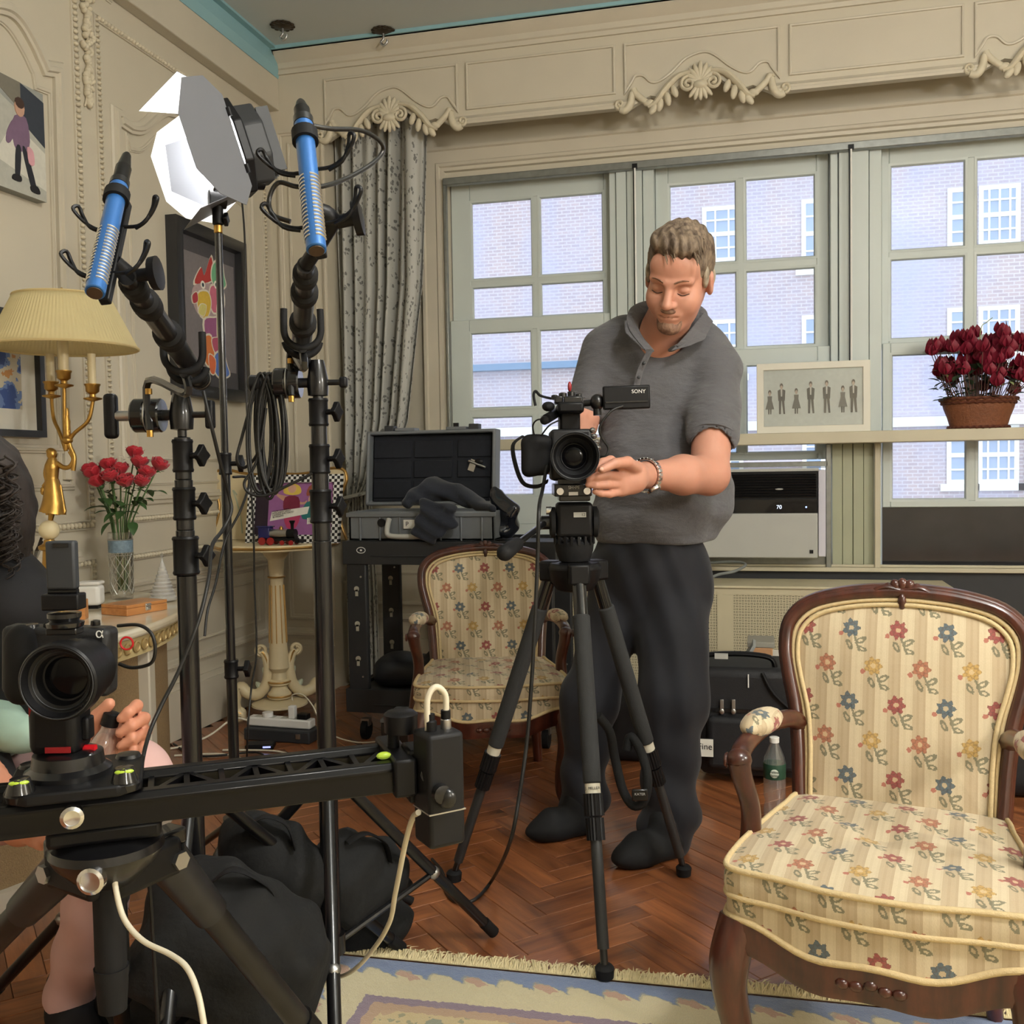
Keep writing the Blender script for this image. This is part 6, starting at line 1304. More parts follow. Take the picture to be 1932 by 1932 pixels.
# ---------------------------------------------------------------- power strip and small electrics by the wall
YE = 3.80; e0, e1 = onz(452, 1400)[0], onz(588, 1396)[0]
q = onz(520, 1402); blk = thing('power_block', 'dark grey battery charger box under the white power strip', 'charger', (q[0], q[1]+.06, 0), -.05); k = dict(parent=blk, world=False)
w = MB(); w.box((0, 0, .025), (.30, .10, .05)); bev(w.build('body', DGREY, **k), .006); w = MB(); w.box((.10, -.052, .03), (.02, .004, .02)); w.build('latch', STEEL, **k)
ps = thing('power_strip', 'white power strip lying on the charger by the corner table', 'power strip', (q[0]-.01, q[1]+.07, .051), -.05); k = dict(parent=ps, world=False)
w = MB(); w.box((0, 0, .018), (.29, .055, .036)); bev(w.build('body', WHITEP, **k), .006)
for i in range(4):
    w = MB(); w.box((-.10+i*.06, 0, .0365), (.03, .03, .001)); o = w.build('socket', LGREY, **k)
w = MB(); w.box((.055, 0, .062), (.028, .028, .052)); bev(w.build('usb_charger', WHITEP, **k), .004); w = MB(); w.cyl((-.06, 0, .037), (-.06, 0, .055), .022, n=18); w.build('round_plug', WHITEP, **k); w = MB(); w.box((.105, 0, .047), (.045, .035, .022)); bev(w.build('black_plug', BLACKP, **k), .003)
CABW = M('white_cable', s2l(214, 206, 184), .5); CABB = M('black_cable', (.012, .012, .012), .45)
def cable(pts, r, mt, lb, nm='cable', n=6): w = MB(); w.tube(smooth_path(pts, n), r, 8); return tag(w.build(nm, mt, ang=60), lb, 'cable')
c0 = V(q[0], q[1], 0); cable([c0+V(.045, .07, .16), c0+V(.05, .06, .185), c0+V(.10, .05, .19), c0+V(.16, .02, .15), c0+V(.22, 0, .06), c0+V(.34, .03, .012), c0+V(.45, .10, .010)], .003, CABW, 'white charging cable arching out of the power strip')
cable([c0+V(-.15, .06, .07), c0+V(-.20, .02, .085), c0+V(-.27, -.05, .03), c0+V(-.35, -.15, .006), c0+V(-.45, -.2, .006)], .0045, CABW, 'thick white mains lead curving from the power strip to the wall')
for i, pts in enumerate(([(-.3, -.25, .005), (-.12, -.2, .006), (.05, -.26, .005), (.16, -.18, .005), (.05, -.12, .005), (-.15, -.15, .006)], [(-.4, -.1, .005), (-.2, -.24, .005), (0, -.16, .008), (.12, -.26, .005), (.3, -.2, .005)])): cable([c0+V(*p) for p in pts], .004, CABB if i else CABW, ('thin white cable lying in loops on the floor beside the charger', 'thin black cable crossing the floor beside the charger')[i])
q2 = onz(492, 1412); t = thing('card_reader', 'small black card reader with a blue lit edge on the floor', 'card reader', q2, .3); k = dict(parent=t, world=False); w = MB(); w.box((0, 0, .012), (.11, .07, .022)); bev(w.build('body', BLACKP, **k), .005); w = MB(); w.box((.03, -.036, .014), (.03, .002, .006)); w.build('indicator', M('blue_strip', (.1, .1, .4), .5, var=0, emit=(.4, .45, 1), es=1.5), **k)
q3 = onz(757, 1440); t = thing('equipment_box', 'low dark equipment box with a grey lid in front of the cart', 'box', (q3[0], q3[1]+.10, 0), .06); k = dict(parent=t, world=False)
w = MB(); w.box((0, 0, .075), (.165, .20, .15)); bev(w.build('body', M('dark_brown_box', (.018, .013, .012), .4, coat=.2), **k), .006); w = MB(); w.box((0, 0, .157), (.17, .21, .014)); bev(w.build('lid', M('grey_lid', s2l(128, 132, 134), .4), **k), .004); w = MB(); w.box((.055, -.03, .1645), (.03, .05, .001)); w.build('catch', LGREY, **k)
# ---------------------------------------------------------------- film equipment
FH = V(CF[0], CF[1], 0); FH /= np.linalg.norm(FH); RH = V(*_r0); RB = np.stack([RH, FH, V(0, 0, 1)], 1)   # axes facing the viewer
def knob_star(w, c, d, r=.02, t=.012, n=4):
    R = rot_to(d, (0, 0, 1) if abs(np.array(d)[2]) < .9 else (1, 0, 0)); pts = []
    for i in range(n*4): a = 2*PI*i/(n*4); q = r*(1 if i % 4 == 0 else (.62 if i % 4 == 2 else .74)); pts.append((q*math.cos(a), q*math.sin(a)))
    w.prism(pts, lambda u, v, q: np.array(c)+R@V(u, q, v), 0, t)
def stand(label, base, secs, feet, hub_z, low_z, legr=.012, knobs=(), kside=None, name='light_stand', group=None, legw=BLACKM):
    t = thing(name, label, 'stand', (base[0], base[1], 0), group=group); b = V(base[0], base[1], 0)
    for z0, z1, r, mt in secs: w = MB(); w.cyl(b+V(0, 0, z0), b+V(0, 0, z1), r, n=20); bev(w.build('tube', mt, t), .0015)
    ks = RH if kside is None else kside
    for z, hh, r in knobs:
        w = MB(); w.lathe([(r*.9, -hh), (r, -hh), (r*1.08, -hh+.004), (r, -hh+.008), (r, hh-.008), (r*1.08, hh-.004), (r, hh), (r*.9, hh)], b+V(0, 0, z), n=20); w.build('collar', BLACKP, t, ang=30)
        w = MB(); w.cyl(b+V(0, 0, z)+ks*r*.8, b+V(0, 0, z)+ks*(r+.018), .006, n=10); knob_star(w, b+V(0, 0, z)+ks*(r+.016), ks, .021, .012); bev(w.build('knob', BLACKP, t), .002)
    w = MB(); w.lathe([(.018, -.025), (.030, -.025), (.030, .025), (.018, .025)], b+V(0, 0, hub_z), n=18); w.build('leg_collar', BLACKM, t)
    w = MB(); w.lathe([(.018, -.02), (.028, -.02), (.028, .02), (.018, .02)], b+V(0, 0, low_z), n=18); w.build('brace_collar', BLACKM, t)
    for f in feet:
        f = np.array(f, float); d = f-b; d /= np.linalg.norm(d); a0 = b+V(0, 0, hub_z)+d*.03; f1 = f+V(0, 0, legr); w = MB(); w.cyl(a0, f1, legr, n=12); lg = w.build('leg', legw, t)
        w = MB(); w.cyl(f1+(a0-f1)*.07, f1-(a0-f1)/np.linalg.norm(a0-f1)*.002, legr*1.12, n=12); w.build('foot_cap', RUBBER, lg)
        m_ = f1+(a0-f1)*.42; w = MB(); w.cyl(b+V(0, 0, low_z)+d*.025, m_, legr*.55, n=8); w.build('brace', BLACKM, lg); w = MB(); w.ell(m_, legr*1.2, None, 10, 6); w.build('rivet', STEEL, lg)
    return t
def zof(base, px, py):
    """height of pixel row py on the vertical line over base"""
    b = V(base[0], base[1], 0); lo, hi = -.2, 3.5
    for _ in range(40):
        m = (lo+hi)/2; d = b+V(0, 0, m)-CC; y = 966-FPX*(d@CU)/(d@CF)
        if y > py: lo = m
        else: hi = m
    return lo
TUBE = M('stand_tube_black', (.007, .007, .008), .28, var=.15, scale=25, coat=.5)
# boom stand 1 (with the T-handle) and boom stand 2 (with the cable coil)
S1 = onz(381, 2000)[:2]; S2 = onz(629, 1888)[:2]; S3 = onz(451, 1752)[:2]
z1 = lambda y: zof(S1, 0, y); z2 = lambda y: zof(S2, 0, y); z3 = lambda y: zof(S3, 0, y)
def foot(base, r, deg): return (base[0]+r*math.cos(math.radians(deg)), base[1]+r*math.sin(math.radians(deg)), 0)
st1 = stand('thick black boom stand with a T-handle grip, beside the roses', S1, [(.10, z1(1085), .0180, TUBE), (z1(1085), z1(1000), .0168, TUBE), (z1(1000), z1(905), .0160, TUBE), (z1(905), z1(825), .0148, TUBE), (z1(825), z1(770), .0082, TUBE)], [tuple(onz(757, 1798)), foot(S1, .55, 172), foot(S1, .5, 292)], z1(1500), .12, .0125, [(z1(1048), .035, .0225), (z1(950), .030, .0195), (z1(860), .030, .0178)], RH*.95-FH*.3, 'boom_stand', 'boom stands')
st2 = stand('thick black boom stand hung with a coil of cable, beside the toy locomotive', S2, [(.10, z2(1020), .0195, TUBE), (z2(1020), z2(930), .0185, TUBE), (z2(930), z2(845), .0172, TUBE), (z2(845), z2(765), .0160, TUBE), (z2(765), z2(700), .0105, TUBE)], [tuple(onz(931, 1768)), foot(S2, .45, 176), foot(S2, .44, 295)], z2(1478), z2(1778), .0125, [(z2(955), .034, .0215), (z2(866), .030, .0200), (z2(778), .028, .0190)], RH*.95-FH*.3, 'boom_stand', 'boom stands')
st3 = stand('slim light stand carrying the lit LED lamp', S3, [(.08, z3(1265), .0125, TUBE), (z3(1270), z3(875), .0108, TUBE), (z3(878), z3(440), .0085, TUBE), (z3(440), z3(425), .0100, GOLD)], [foot(S3, .42, 30), foot(S3, .42, 150), foot(S3, .42, 270)], z3(1560), .10, .0095, [(z3(1262), .022, .0160), (z3(875), .026, .0145)], RH, 'light_stand')
# grip heads
def pxof(base, z):
    d = V(base[0], base[1], z)-CC; return 966+FPX*(d@CR)/(d@CF), 966-FPX*(d@CU)/(d@CF)
def grip(base, y, label, handle, sc):
    z = zof(base, 0, y); c = V(base[0], base[1], z); t = thing('grip_head', label, 'grip head', c, group='grip heads'); s = -RH
    w = MB(); w.lathe([(.009, -.028), (.020, -.026), (.022, .0), (.017, .030), (.013, .045), (.006, .046)], c, n=18); w.build('socket', BLACKM, t, ang=40)
    w = MB(); w.cyl(c+RH*.015, c+RH*.045, .006, n=10); w.build('tie_rod', BLACKM, t); w = MB(); w.box(c+RH*.052, (.016, .020, .052 if handle else .022), RB); bev(w.build('lock_knob', BLACKP, t), .005, 3)
    w = MB(); w.cyl(c+s*.014, c+s*.036, .010, n=12); w.build('shaft', BLACKM, t)
    for a, b, r in ((.034, .058, .031), (.061, .086, .031)): w = MB(); w.lathe([(.010, 0), (r*.94, 0), (r, .003), (r, (b-a)-.003), (r*.94, b-a), (.010, b-a)], c+s*a, s, n=26); w.build('disc', BLACKG, t, ang=30)
    w = MB(); w.tube([c+s*.0595+V(0, 0, 0)+(FH*math.cos(a)+V(0, 0, 1)*math.sin(a))*.0305 for a in np.linspace(0, 2*PI, 29)[:-1]], .0016, 5, closed=True); w.build('friction_ring', STEEL, t)
    w = MB(); w.cyl(c+s*.084, c+s*.118, .0095, n=12); w.build('screw_neck', STEEL if handle else BLACKM, t)
    w = MB()
    if handle: w.box(c+s*.128, (.024, .022, .082), RB); o = w.build('t_handle', BLACKP, t); bev(o, .008, 3)
    else: w.lathe([(.008, 0), (.017, .002), (.018, .022), (.012, .028), (.004, .028)], c+s*.112, s, n=14); w.build('knob', BLACKP, t, ang=40)
    return c
g1 = grip(S1, 783, 'black grip head with a T-handle on the boom stand by the roses', True, 1); g2 = grip(S2, 722, 'black grip head with a round knob on the cable-hung boom stand', False, 1)
# boom poles lying in their forked cradles
def boom(label, tip, butt, n_):
    t = thing('boom_pole', label, 'boom pole', butt, group='boom poles'); tip = np.array(tip); butt = np.array(butt); d = (tip-butt); L_ = np.linalg.norm(d); d /= L_
    for i, (a, b, r) in enumerate(((0, .52, .0172), (.50, .80, .0150), (.78, .93, .0128), (.91, 1.0, .0108))):
        w = MB(); w.cyl(butt+d*L_*a, butt+d*L_*b, r, n=20); w.build('section', M('boom_black', (.006, .006, .007), .35, var=.1, coat=.3), t)
        if i < 3: w = MB(); e = butt+d*L_*b; w.lathe([(r*.9, -.022), (r*1.22, -.020), (r*1.28, -.008), (r*1.16, -.002), (r*1.28, .004), (r*1.24, .018), (r*.85, .022)], e, d, n=20); w.build('locking_ring', RUBBER, t, ang=30)
    w = MB(); w.lathe([(.010, -.018), (.019, -.016), (.0195, .012), (.0175, .014)], butt, d, n=18); w.build('end_cap', BLACKP, t, ang=40)
    w = MB(); w.tube([butt+d*.002+V(.0, 0, 0)+(np.cross(d, (0, 0, 1))*math.cos(a)+np.cross(d, np.cross(d, (0, 0, 1)))*math.sin(a))*.0195 for a in np.linspace(0, 2*PI, 21)[:-1]], .0012, 4, closed=True); w.build('end_ring', STEEL, t)
    return d
B1t, B1b = ond(240, 522, 1.20), ond(376, 714, 1.80); B2t, B2b = ond(577, 500, 1.22), ond(568, 682, 2.02)
d1 = boom('black boom pole reaching from the T-handle stand to its blue microphone', B1t, B1b, 1); d2 = boom('black boom pole reaching from the cable-hung stand to its blue microphone', B2t, B2b, 2)
def cradle(label, c, d, gp, r=.03):
    """forked boom holder: U hoop square to the pole, on a rod from the grip head"""
    t = thing('boom_holder', label, 'boom holder', c, group='boom holders'); s = np.cross(d, (0, 0, 1)); s /= np.linalg.norm(s); u = np.cross(s, d); u = u if u[2] > 0 else -u
    pts = [c+s*r+u*r*1.3, c+s*r*1.02+u*r*.3]+[c+s*r*math.cos(a)*1.0-u*r*math.sin(a)*.9+u*.0 for a in np.linspace(.1, PI-.1, 9)]+[c-s*r*1.02+u*r*.3, c-s*r+u*r*1.3]
    for off in (0, .05):
        w = MB(); w.tube(smooth_path([p-d*off for p in pts] if off == 0 else [p-d*off-u*.006 for p in pts[2:-2]], 4), .0062, 8); w.build('fork', RUBBER, t, ang=60)
    b0 = c-u*r*.95; w = MB(); w.cyl(b0+d*.004, b0-d*.055, .007, n=10); w.build('bridge', BLACKM, t); w = MB(); w.tube(smooth_path([b0-d*.02, b0-d*.02-u*.03, gp+V(0, 0, .06), gp+V(0, 0, -.028)], 5), .0068, 8); w.build('rod', BLACKM, t); w = MB(); w.cyl(gp+V(0, 0, -.028), gp+V(0, 0, -.040), .006, n=10); w.cyl(gp+V(0, 0, .036), gp+V(0, 0, .046), .0062, n=10); w.build('stud', GOLD, t)
gp1 = g1-RH*.047-FH*.031; gp2 = g2-RH*.047-FH*.031
cradle('forked boom holder on the T-handle grip head', B1b+(B1t-B1b)*.30-V(0, 0, .0), d1, gp1); cradle('forked boom holder on the grip head beside the cable coil', B2b+(B2t-B2b)*.42, d2, gp2)
# shotgun microphones in wire shock mounts
BLUEMIC = M('microphone_blue', s2l(52, 108, 178), .32, .25, var=.06, coat=.3)
def mic(label, tail, nose, conn_end, clipside, tipb, cable_pts):
    tail = np.array(tail); nose = np.array(nose); d = nose-tail; L_ = np.linalg.norm(d); d /= L_; r = .0112
    t = thing('shotgun_microphone', label, 'microphone', tail, group='blue shotgun microphones')
    w = MB(); w.lathe([(r*.8, 0), (r, .001), (r, L_*.995), (r*.9, L_), (r*.3, L_+.0005)], tail, d, n=28); w.build('body', BLUEMIC, t, ang=30)
    vx = -FH-d*(-FH@d); vx /= np.linalg.norm(vx); sx = np.cross(d, vx)
    for i in range(17):
        a = tail+d*L_*(.48+.028*i)
        for s in (-1, 1):
            pts = [a+(vx*math.cos(q)+sx*math.sin(q))*(r+.0003) for q in np.linspace(s*.30, s*1.75, 9)]; w = MB(); w.tube(pts, .0013, 5); w.build('slot', M('slot_silver', (.62, .60, .55), .3, .9), t)
    w = MB(); w.lathe([(r*.4, 0), (r*.78, .0), (r*.78, .0012)], nose+d*.0006, d, n=18); w.build('front_grille', M('bronze_grille', s2l(90, 74, 60), .5, .6), t)
    w = MB(); w.lathe([(r*.8, -.003), (r*1.06, -.002), (r*1.06, .008), (r*.9, .009)], tail, d, n=28); w.build('end_ring', BLACKM, t)
    ce = np.array(conn_end); w = MB(); dd = tail-ce; w.lathe([(.0035, 0), (.0055, .004), (.0085, np.linalg.norm(dd)*.45), (.0098, np.linalg.norm(dd)*.5), (.0098, np.linalg.norm(dd))], ce, dd, n=18); w.build('connector', M('connector_black', (.02, .02, .02), .25, .6), t, ang=30)
    m = thing('shock_mount', label.replace('shotgun microphone', 'wire shock mount holding the microphone').replace('blue ', ''), 'shock mount', tail+d*L_*.5, group='microphone shock mounts')
    bk = FH-d*(FH@d); bk /= np.linalg.norm(bk); sd = np.cross(d, bk); sd = sd if sd@RH > 0 else -sd; wd = .030*clipside
    for q in (.30, .72):
        c = tail+d*L_*q
        for s in (-1, 1):
            loop = smooth_path([c+bk*.020, c+bk*.022+sd*s*.022, c+bk*.016+sd*s*wd*1.2-d*.004, c+bk*.008+sd*s*wd*1.55-d*.012, c+bk*.000+sd*s*wd*1.75-d*.020, c+bk*.002+sd*s*wd*1.58-d*.026, c+bk*.010+sd*s*wd*1.45-d*.016, c+bk*.016+sd*s*wd*1.15-d*.0, c+bk*.022+sd*s*.02+d*.004], 4); w = MB(); w.tube(loop, .0024, 6); w.build('lyre', BLACKP, m, ang=60)
    w = MB(); c = tail+d*L_*.14; w.lathe([(r*1.0, -.008), (r*1.38, -.008), (r*1.38, .008), (r*1.0, .008)], c, d, n=20); w.build('clip_ring', RUBBER, m, ang=30)
    w = MB(); R = np.stack([sd, bk, d], 1); w.box(tail+d*L_*.5+bk*.024, (.013, .010, L_*.9), R); bev(w.build('bar', BLACKP, m), .002)
    hub = tail+d*L_*.62+bk*.045+sd*.012; w = MB(); w.tube(smooth_path([tail+d*L_*.6+bk*.026, hub, np.array(tipb)], 4), [.011]*5+[.009]*4, 10); w.build('arm', BLACKP, m, ang=60)
    w = MB(); w.cyl(hub-sd*.004, hub+sd*.030, .008, n=10); w.lathe([(.006, 0), (.020, .001), (.021, .010), (.008, .012)], hub+sd*.026, sd, n=16); w.build('tilt_knob', BLACKP, m, ang=40)
    if cable_pts: w = MB(); w.tube(smooth_path(cable_pts, 7), .0030, 8); w.build('lead', M('mic_lead_black', (.012, .012, .012), .3, coat=.4), t, ang=60)
mic('blue shotgun microphone angled down over the lampshade', ond(226, 345, 1.25), ond(179, 552, 1.13), ond(240, 290, 1.28), 1., B1t, None)
mic('blue shotgun microphone hanging before the patterned curtain', ond(572, 226, 1.18), ond(597, 472, 1.10), ond(567, 190, 1.20), 1.1, B2t, [ond(590, 237, 1.2), ond(625, 243, 1.22), ond(680, 246, 1.26), ond(715, 265, 1.3), ond(722, 285, 1.32), ond(700, 310, 1.3), ond(650, 338, 1.26), ond(605, 352, 1.22), ond(560, 352, 1.2), ond(525, 345, 1.2), ond(508, 375, 1.2), ond(515, 405, 1.2), ond(548, 418, 1.2)])
# coil of cable on the second stand
cl = thing('coiled_cable', 'coil of black cable hanging from the grip head knob', 'cable', g2-RH*.12); random.seed(9)
for i in range(11):
    o_ = i*.0042; wd = .020+.010*random.random(); ln = .205+.02*random.random(); sh = random.uniform(-.012, .012); c = g2-RH*(.085+o_*.7)-FH*(.012-.004*(i % 3))
    pts = [c+V(0, 0, .020)]+[c+RH*wd*.9*math.sin(a)+V(0, 0, -ln*.5+ln*.54*math.cos(a))+RH*sh*(1-math.cos(a))*.5-FH*.006*math.sin(a+i) for a in np.linspace(.5, 2*PI-.5, 12)]
    w = MB(); w.tube(smooth_path(pts, 4, closed=True), .0031, 7, closed=True); w.build('loop', CABB, cl, ang=60)
D2 = 2.0
cable([ond(498, 712, D2), ond(475, 760, D2), ond(455, 830, D2), ond(447, 868, D2), ond(462, 882, D2+.02), ond(488, 850, D2), ond(502, 770, D2)], .0032, CABB, 'slack black cable looping from the coil against the light stand', 'slack_cable')
cable([ond(497, 830, D2), ond(480, 880, D2), ond(461, 910, D2), ond(470, 930, D2), ond(500, 935, D2), ond(545, 915, D2), ond(590, 893, D2)], .0030, CABB, 'black cable drooping from the coil towards the second boom stand', 'drooping_cable')
cable([ond(384, 738, 1.72), ond(398, 800, 1.72), ond(415, 870, 1.75), ond(432, 935, 1.8), ond(436, 965, 1.8), ond(420, 1000, 1.78), ond(400, 1030, 1.72), ond(394, 1090, 1.66), ond(375, 1170, 1.62), ond(340, 1260, 1.6), ond(305, 1330, 1.58), ond(283, 1380, 1.55), ond(268, 1440, 1.5), ond(258, 1530, 1.46), ond(280, 1640, 1.5), (*ond(300, 1750, 1.6)[:2], .05), (*ond(330, 1850, 1.75)[:2], .006)], .0034, CABB, 'black boom cable winding down past the cane cabinet', 'boom_cable')
cable([ond(440, 900, 2.24), ond(470, 905, 2.3), ond(455, 960, 2.22), ond(425, 1020, 2.2), ond(407, 1100, 2.16), ond(392, 1150, 2.12), ond(386, 1200, 2.1)], .0030, CABB, 'black cable between the light stand and the T-handle stand', 'link_cable')
cable([ond(455, 360, 2.3), ond(462, 460, 2.36), ond(461, 600, 2.4), ond(466, 780, 2.42), ond(478, 1000, 2.45), ond(480, 1100, 2.48), ond(484, 1230, 2.5), ond(474, 1300, 2.5), ond(466, 1420, 2.5), (*onz(470, 1600)[:2], .006), (*onz(520, 1620)[:2], .006)], .0024, CABB, 'thin black power cable hanging from the LED lamp', 'lamp_cable')
# LED lamp with barn doors
LC = ond(436, 283, 2.34); dF = -RH*.84-FH*.46+V(0, 0, -.30); dF /= np.linalg.norm(dF); uL = V(0, 0, 1)-dF*dF[2]; roll = math.radians(14); sL = np.cross(dF, uL); sL /= np.linalg.norm(sL); uL /= np.linalg.norm(uL)
nearS = sL if sL@FH < 0 else -sL; uL2 = uL*math.cos(roll)+np.cross(dF, uL)*math.sin(roll)*(1 if np.cross(dF, uL)@RH > 0 else 1); uL2 = uL
led = thing('led_lamp', 'lit LED lamp with open barn doors on the slim light stand', 'studio light', LC)
LEDF = M('led_face', (1, 1, 1), .5, var=0, emit=(1, .99, .97), es=55); DOORW = M('barn_door_inside', s2l(236, 238, 236), .5, var=.02); DOORG = M('barn_door_grey', s2l(112, 114, 120), .5, .1, var=.05)
q3 = lambda a, b, c: LC+nearS*a+uL*b+dF*c
hh_, hw_ = .098, .070
def octa(r1, r2, c=.42): return [(r1, r2*c), (r1*c, r2), (-r1*c, r2), (-r1, r2*c), (-r1, -r2*c), (-r1*c, -r2), (r1*c, -r2), (r1, -r2*c)]
w = MB(); w.prism(octa(hw_*1.12, hh_*1.1), q3, -.022, .0); bev(w.build('front_frame', BLACKP, led), .003)
w = MB(); w.prism(octa(hw_*.98, hh_*.97), q3, .0005, .003); w.build('led_face', LEDF, led)
w = MB(); w.prism(octa(hw_*.92, hh_*.92), q3, -.075, -.022); bev(w.build('housing', DGREY, led), .006)
for i in range(6): w = MB(); w.box(q3(-hw_*.6+hw_*1.2*i/5, 0, -.088), (.005, .03, hh_*1.5), np.stack([nearS, dF, uL], 1)); w.build('cooling_fin', DGREY, led)
def leaf4(pts, nm='barn_door'):
    n_ = np.cross(np.array(pts[1])-pts[0], np.array(pts[2])-pts[1]); n_ /= np.linalg.norm(n_); c_ = np.mean(pts, 0); n_ = n_ if n_@(LC+dF*.1-c_) > 0 else -n_
    w = MB(); k_ = len(pts); w.add([np.array(p) for p in pts]+[np.array(p)+n_*.0012 for p in pts], [tuple(range(k_))]+[(i, (i+1) % k_, (i+1) % k_+k_, i+k_) for i in range(k_)], 0); w.add([np.array(p)+n_*.0013 for p in pts], [tuple(range(k_))], 1); return w.build(nm, [DOORG, DOORW], led)
def rnd(a, b, c, d): return [a, b]+[b*(1-t)**2+(c+(b-c)*.2+(b-a)*.1)*2*t*(1-t)+c*t**2 for t in (.3, .6)]+[c]+[d]
N_, F_ = hw_*1.1, -hw_*1.1
leaf4([q3(N_, -hh_*1.05, .004), q3(N_, hh_*1.05, .004), q3(N_+.035, hh_*1.42, .045), q3(N_+.065, hh_*1.35, .10), q3(N_+.075, hh_*.6, .135), q3(N_+.075, -hh_*.6, .135), q3(N_+.065, -hh_*1.2, .10), q3(N_+.03, -hh_*1.5, .04)])
leaf4([q3(F_, -hh_*1.05, .004), q3(F_, hh_*1.05, .004), q3(F_-.03, hh_*1.25, .06), q3(F_-.05, hh_*1.0, .12), q3(F_-.06, hh_*.5, .15), q3(F_-.06, -hh_*.6, .15), q3(F_-.05, -hh_*1.1, .12), q3(F_-.03, -hh_*1.4, .06)])
leaf4([q3(-hw_, hh_*1.05, .004), q3(hw_, hh_*1.05, .004), q3(hw_*1.75, hh_*1.55, .10), q3(-hw_*1.5, hh_*1.5, .15)]); leaf4([q3(-hw_, -hh_*1.05, .004), q3(hw_, -hh_*1.05, .004), q3(hw_*1.4, -hh_*1.35, .14), q3(-hw_*1.5, -hh_*1.4, .14)])
for s in (-1, 1):
    w = MB(); w.cyl(q3(N_+.002, s*hh_*.75, .002), q3(N_+.002, s*hh_*.55, .002), .006, n=10); w.build('hinge', BLACKP, led)
sp0 = V(S3[0], S3[1], z3(424)); w = MB(); w.cyl(sp0, sp0+V(0, 0, .055), .013, n=14); w.lathe([(.006, -.022), (.021, -.020), (.021, .020), (.006, .022)], sp0+V(0, 0, .058), FH*.4+RH*.9, n=18); knob_star(w, sp0+V(0, 0, .012)+RH*.014, RH, .017, .01); bev(w.build('tilt_bracket', BLACKP, led), .002)
w = MB(); w.tube(smooth_path([sp0+V(0, 0, .06), sp0+V(0, 0, .09)+RH*.01, q3(0, -hh_*.95, -.05)], 4), .013, 10, flat=.6); w.build('yoke', BLACKP, led, ang=60)
# ---------------------------------------------------------------- slider, its tripod and the small camera
SZ = .70; p0, p1 = onz(-90, 1560, SZ), onz(742, 1462, SZ); es = p1-p0; SL = np.linalg.norm(es); es /= SL; ns = V(-es[1], es[0], 0); RS = np.stack([es, ns, V(0, 0, 1)], 1)
sl = thing('camera_slider', 'black camera slider rail crossing in front of the stands', 'camera slider', (p0+p1)/2); SQ = lambda a, b, c: p0+es*a+ns*b+V(0, 0, c)
ANOD = M('anodised_black', (.003, .003, .004), .3, var=.1, spec=.3, coat=.1)
for b in (-.001, .085):
    w = MB(); w.prism([(-.012, -.020), (.010, -.020), (.013, -.012), (.010, -.004), (.010, .004), (.013, .010), (.008, .019), (-.008, .019), (-.013, .010), (-.010, .002), (-.013, -.012)], lambda u, v, t_: SQ(t_, b+u, v), -.1, SL); bev(w.build('rail', ANOD, sl), .002)
for i in range(12):
    a = i*SL/12; w = MB(); s_ = 1 if i % 2 else -1; A_, B_ = SQ(a, .042-s_*.036, .004), SQ(a+SL/12, .042+s_*.036, .004); d_ = B_-A_; L_ = np.linalg.norm(d_); d_ /= L_; w.box((A_+B_)/2, (L_, .008, .016), np.stack([d_, np.cross((0, 0, 1), d_), V(0, 0, 1)], 1)); w.build('truss', ANOD, sl)
    w = MB(); w.box(SQ(a, .042, .004), (.007, .08, .016), RS); w.build('truss', ANOD, sl)
w = MB(); w.box(SQ(SL+.012, .042, .0), (.03, .13, .05), RS); w.box(SQ(SL+.035, .02, -.005), (.03, .05, .07), RS); bev(w.build('end_block', BLACKP, sl), .004)
w = MB(); w.cyl(SQ(SL+.01, .042, .022), SQ(SL+.01, .042, .05), .008, n=10); w.lathe([(.012, 0), (.022, .002), (.023, .026), (.018, .03), (.004, .03)], SQ(SL+.018, .03, .046), (0, 0, 1), n=14); w.build('brake_knob', BLACKP, sl, ang=40)
GREENB = M('bubble_green', s2l(170, 196, 60), .3, var=0, emit=(.5, .7, .1), es=.15)
w = MB(); w.ell(SQ(SL-.01, .01, .024), (.010, .006, .005), RS, 10, 6); w.build('bubble_level', GREENB, sl)
w = MB(); w.tube([SQ(SL+.052, .0, -.01)+(ns*math.cos(a)+V(0, 0, 1)*math.sin(a))*.016 for a in np.linspace(0, 2*PI, 19)[:-1]], .0035, 6, closed=True); w.cyl(SQ(SL+.03, 0, -.01), SQ(SL+.055, 0, -.01), .006, n=10); w.build('clamp_ring', STEEL, sl)
# V-mount style battery pack on the slider end
bc = ond(828, 1482, 1.30); btp = thing('battery_pack', 'black battery pack clamped to the end of the slider', 'battery', bc); bR = np.stack([RH*.86+FH*.5, FH*.86-RH*.5, V(0, 0, 1)], 1)
w = MB(); w.box(bc, (.052, .050, .148), bR); bev(w.build('case', M('battery_black', (.010, .010, .011), .5, var=.1, spec=.3), btp), .006, 3)
w = MB(); w.box(bc+V(0, 0, -.028), (.0525, .0505, .0018), bR); w.build('seam', STEEL, btp)
for i, (u, r) in enumerate(((-.010, .008), (.012, .007))): w = MB(); w.lathe([(r, 0), (r, .012), (r*.7, .014), (r*.7, .022)], bc+bR@V(u, 0, .074), n=14); w.build('socket', STEEL if i else BLACKP, btp)
w = MB(); w.tube(smooth_path([bc+bR@V(.012, 0, .09), bc+bR@V(.012, 0, .118), bc+bR@V(-.002, 0, .13), bc+bR@V(-.014, 0, .115), bc+bR@V(-.014, 0, .075)], 5), .0042, 8); w.build('lead', CABW, btp, ang=60)
w = MB(); w.cyl(bc+bR@V(.012, 0, .074), bc+bR@V(.012, 0, .098), .0065, n=12); w.build('plug', BLACKP, btp)
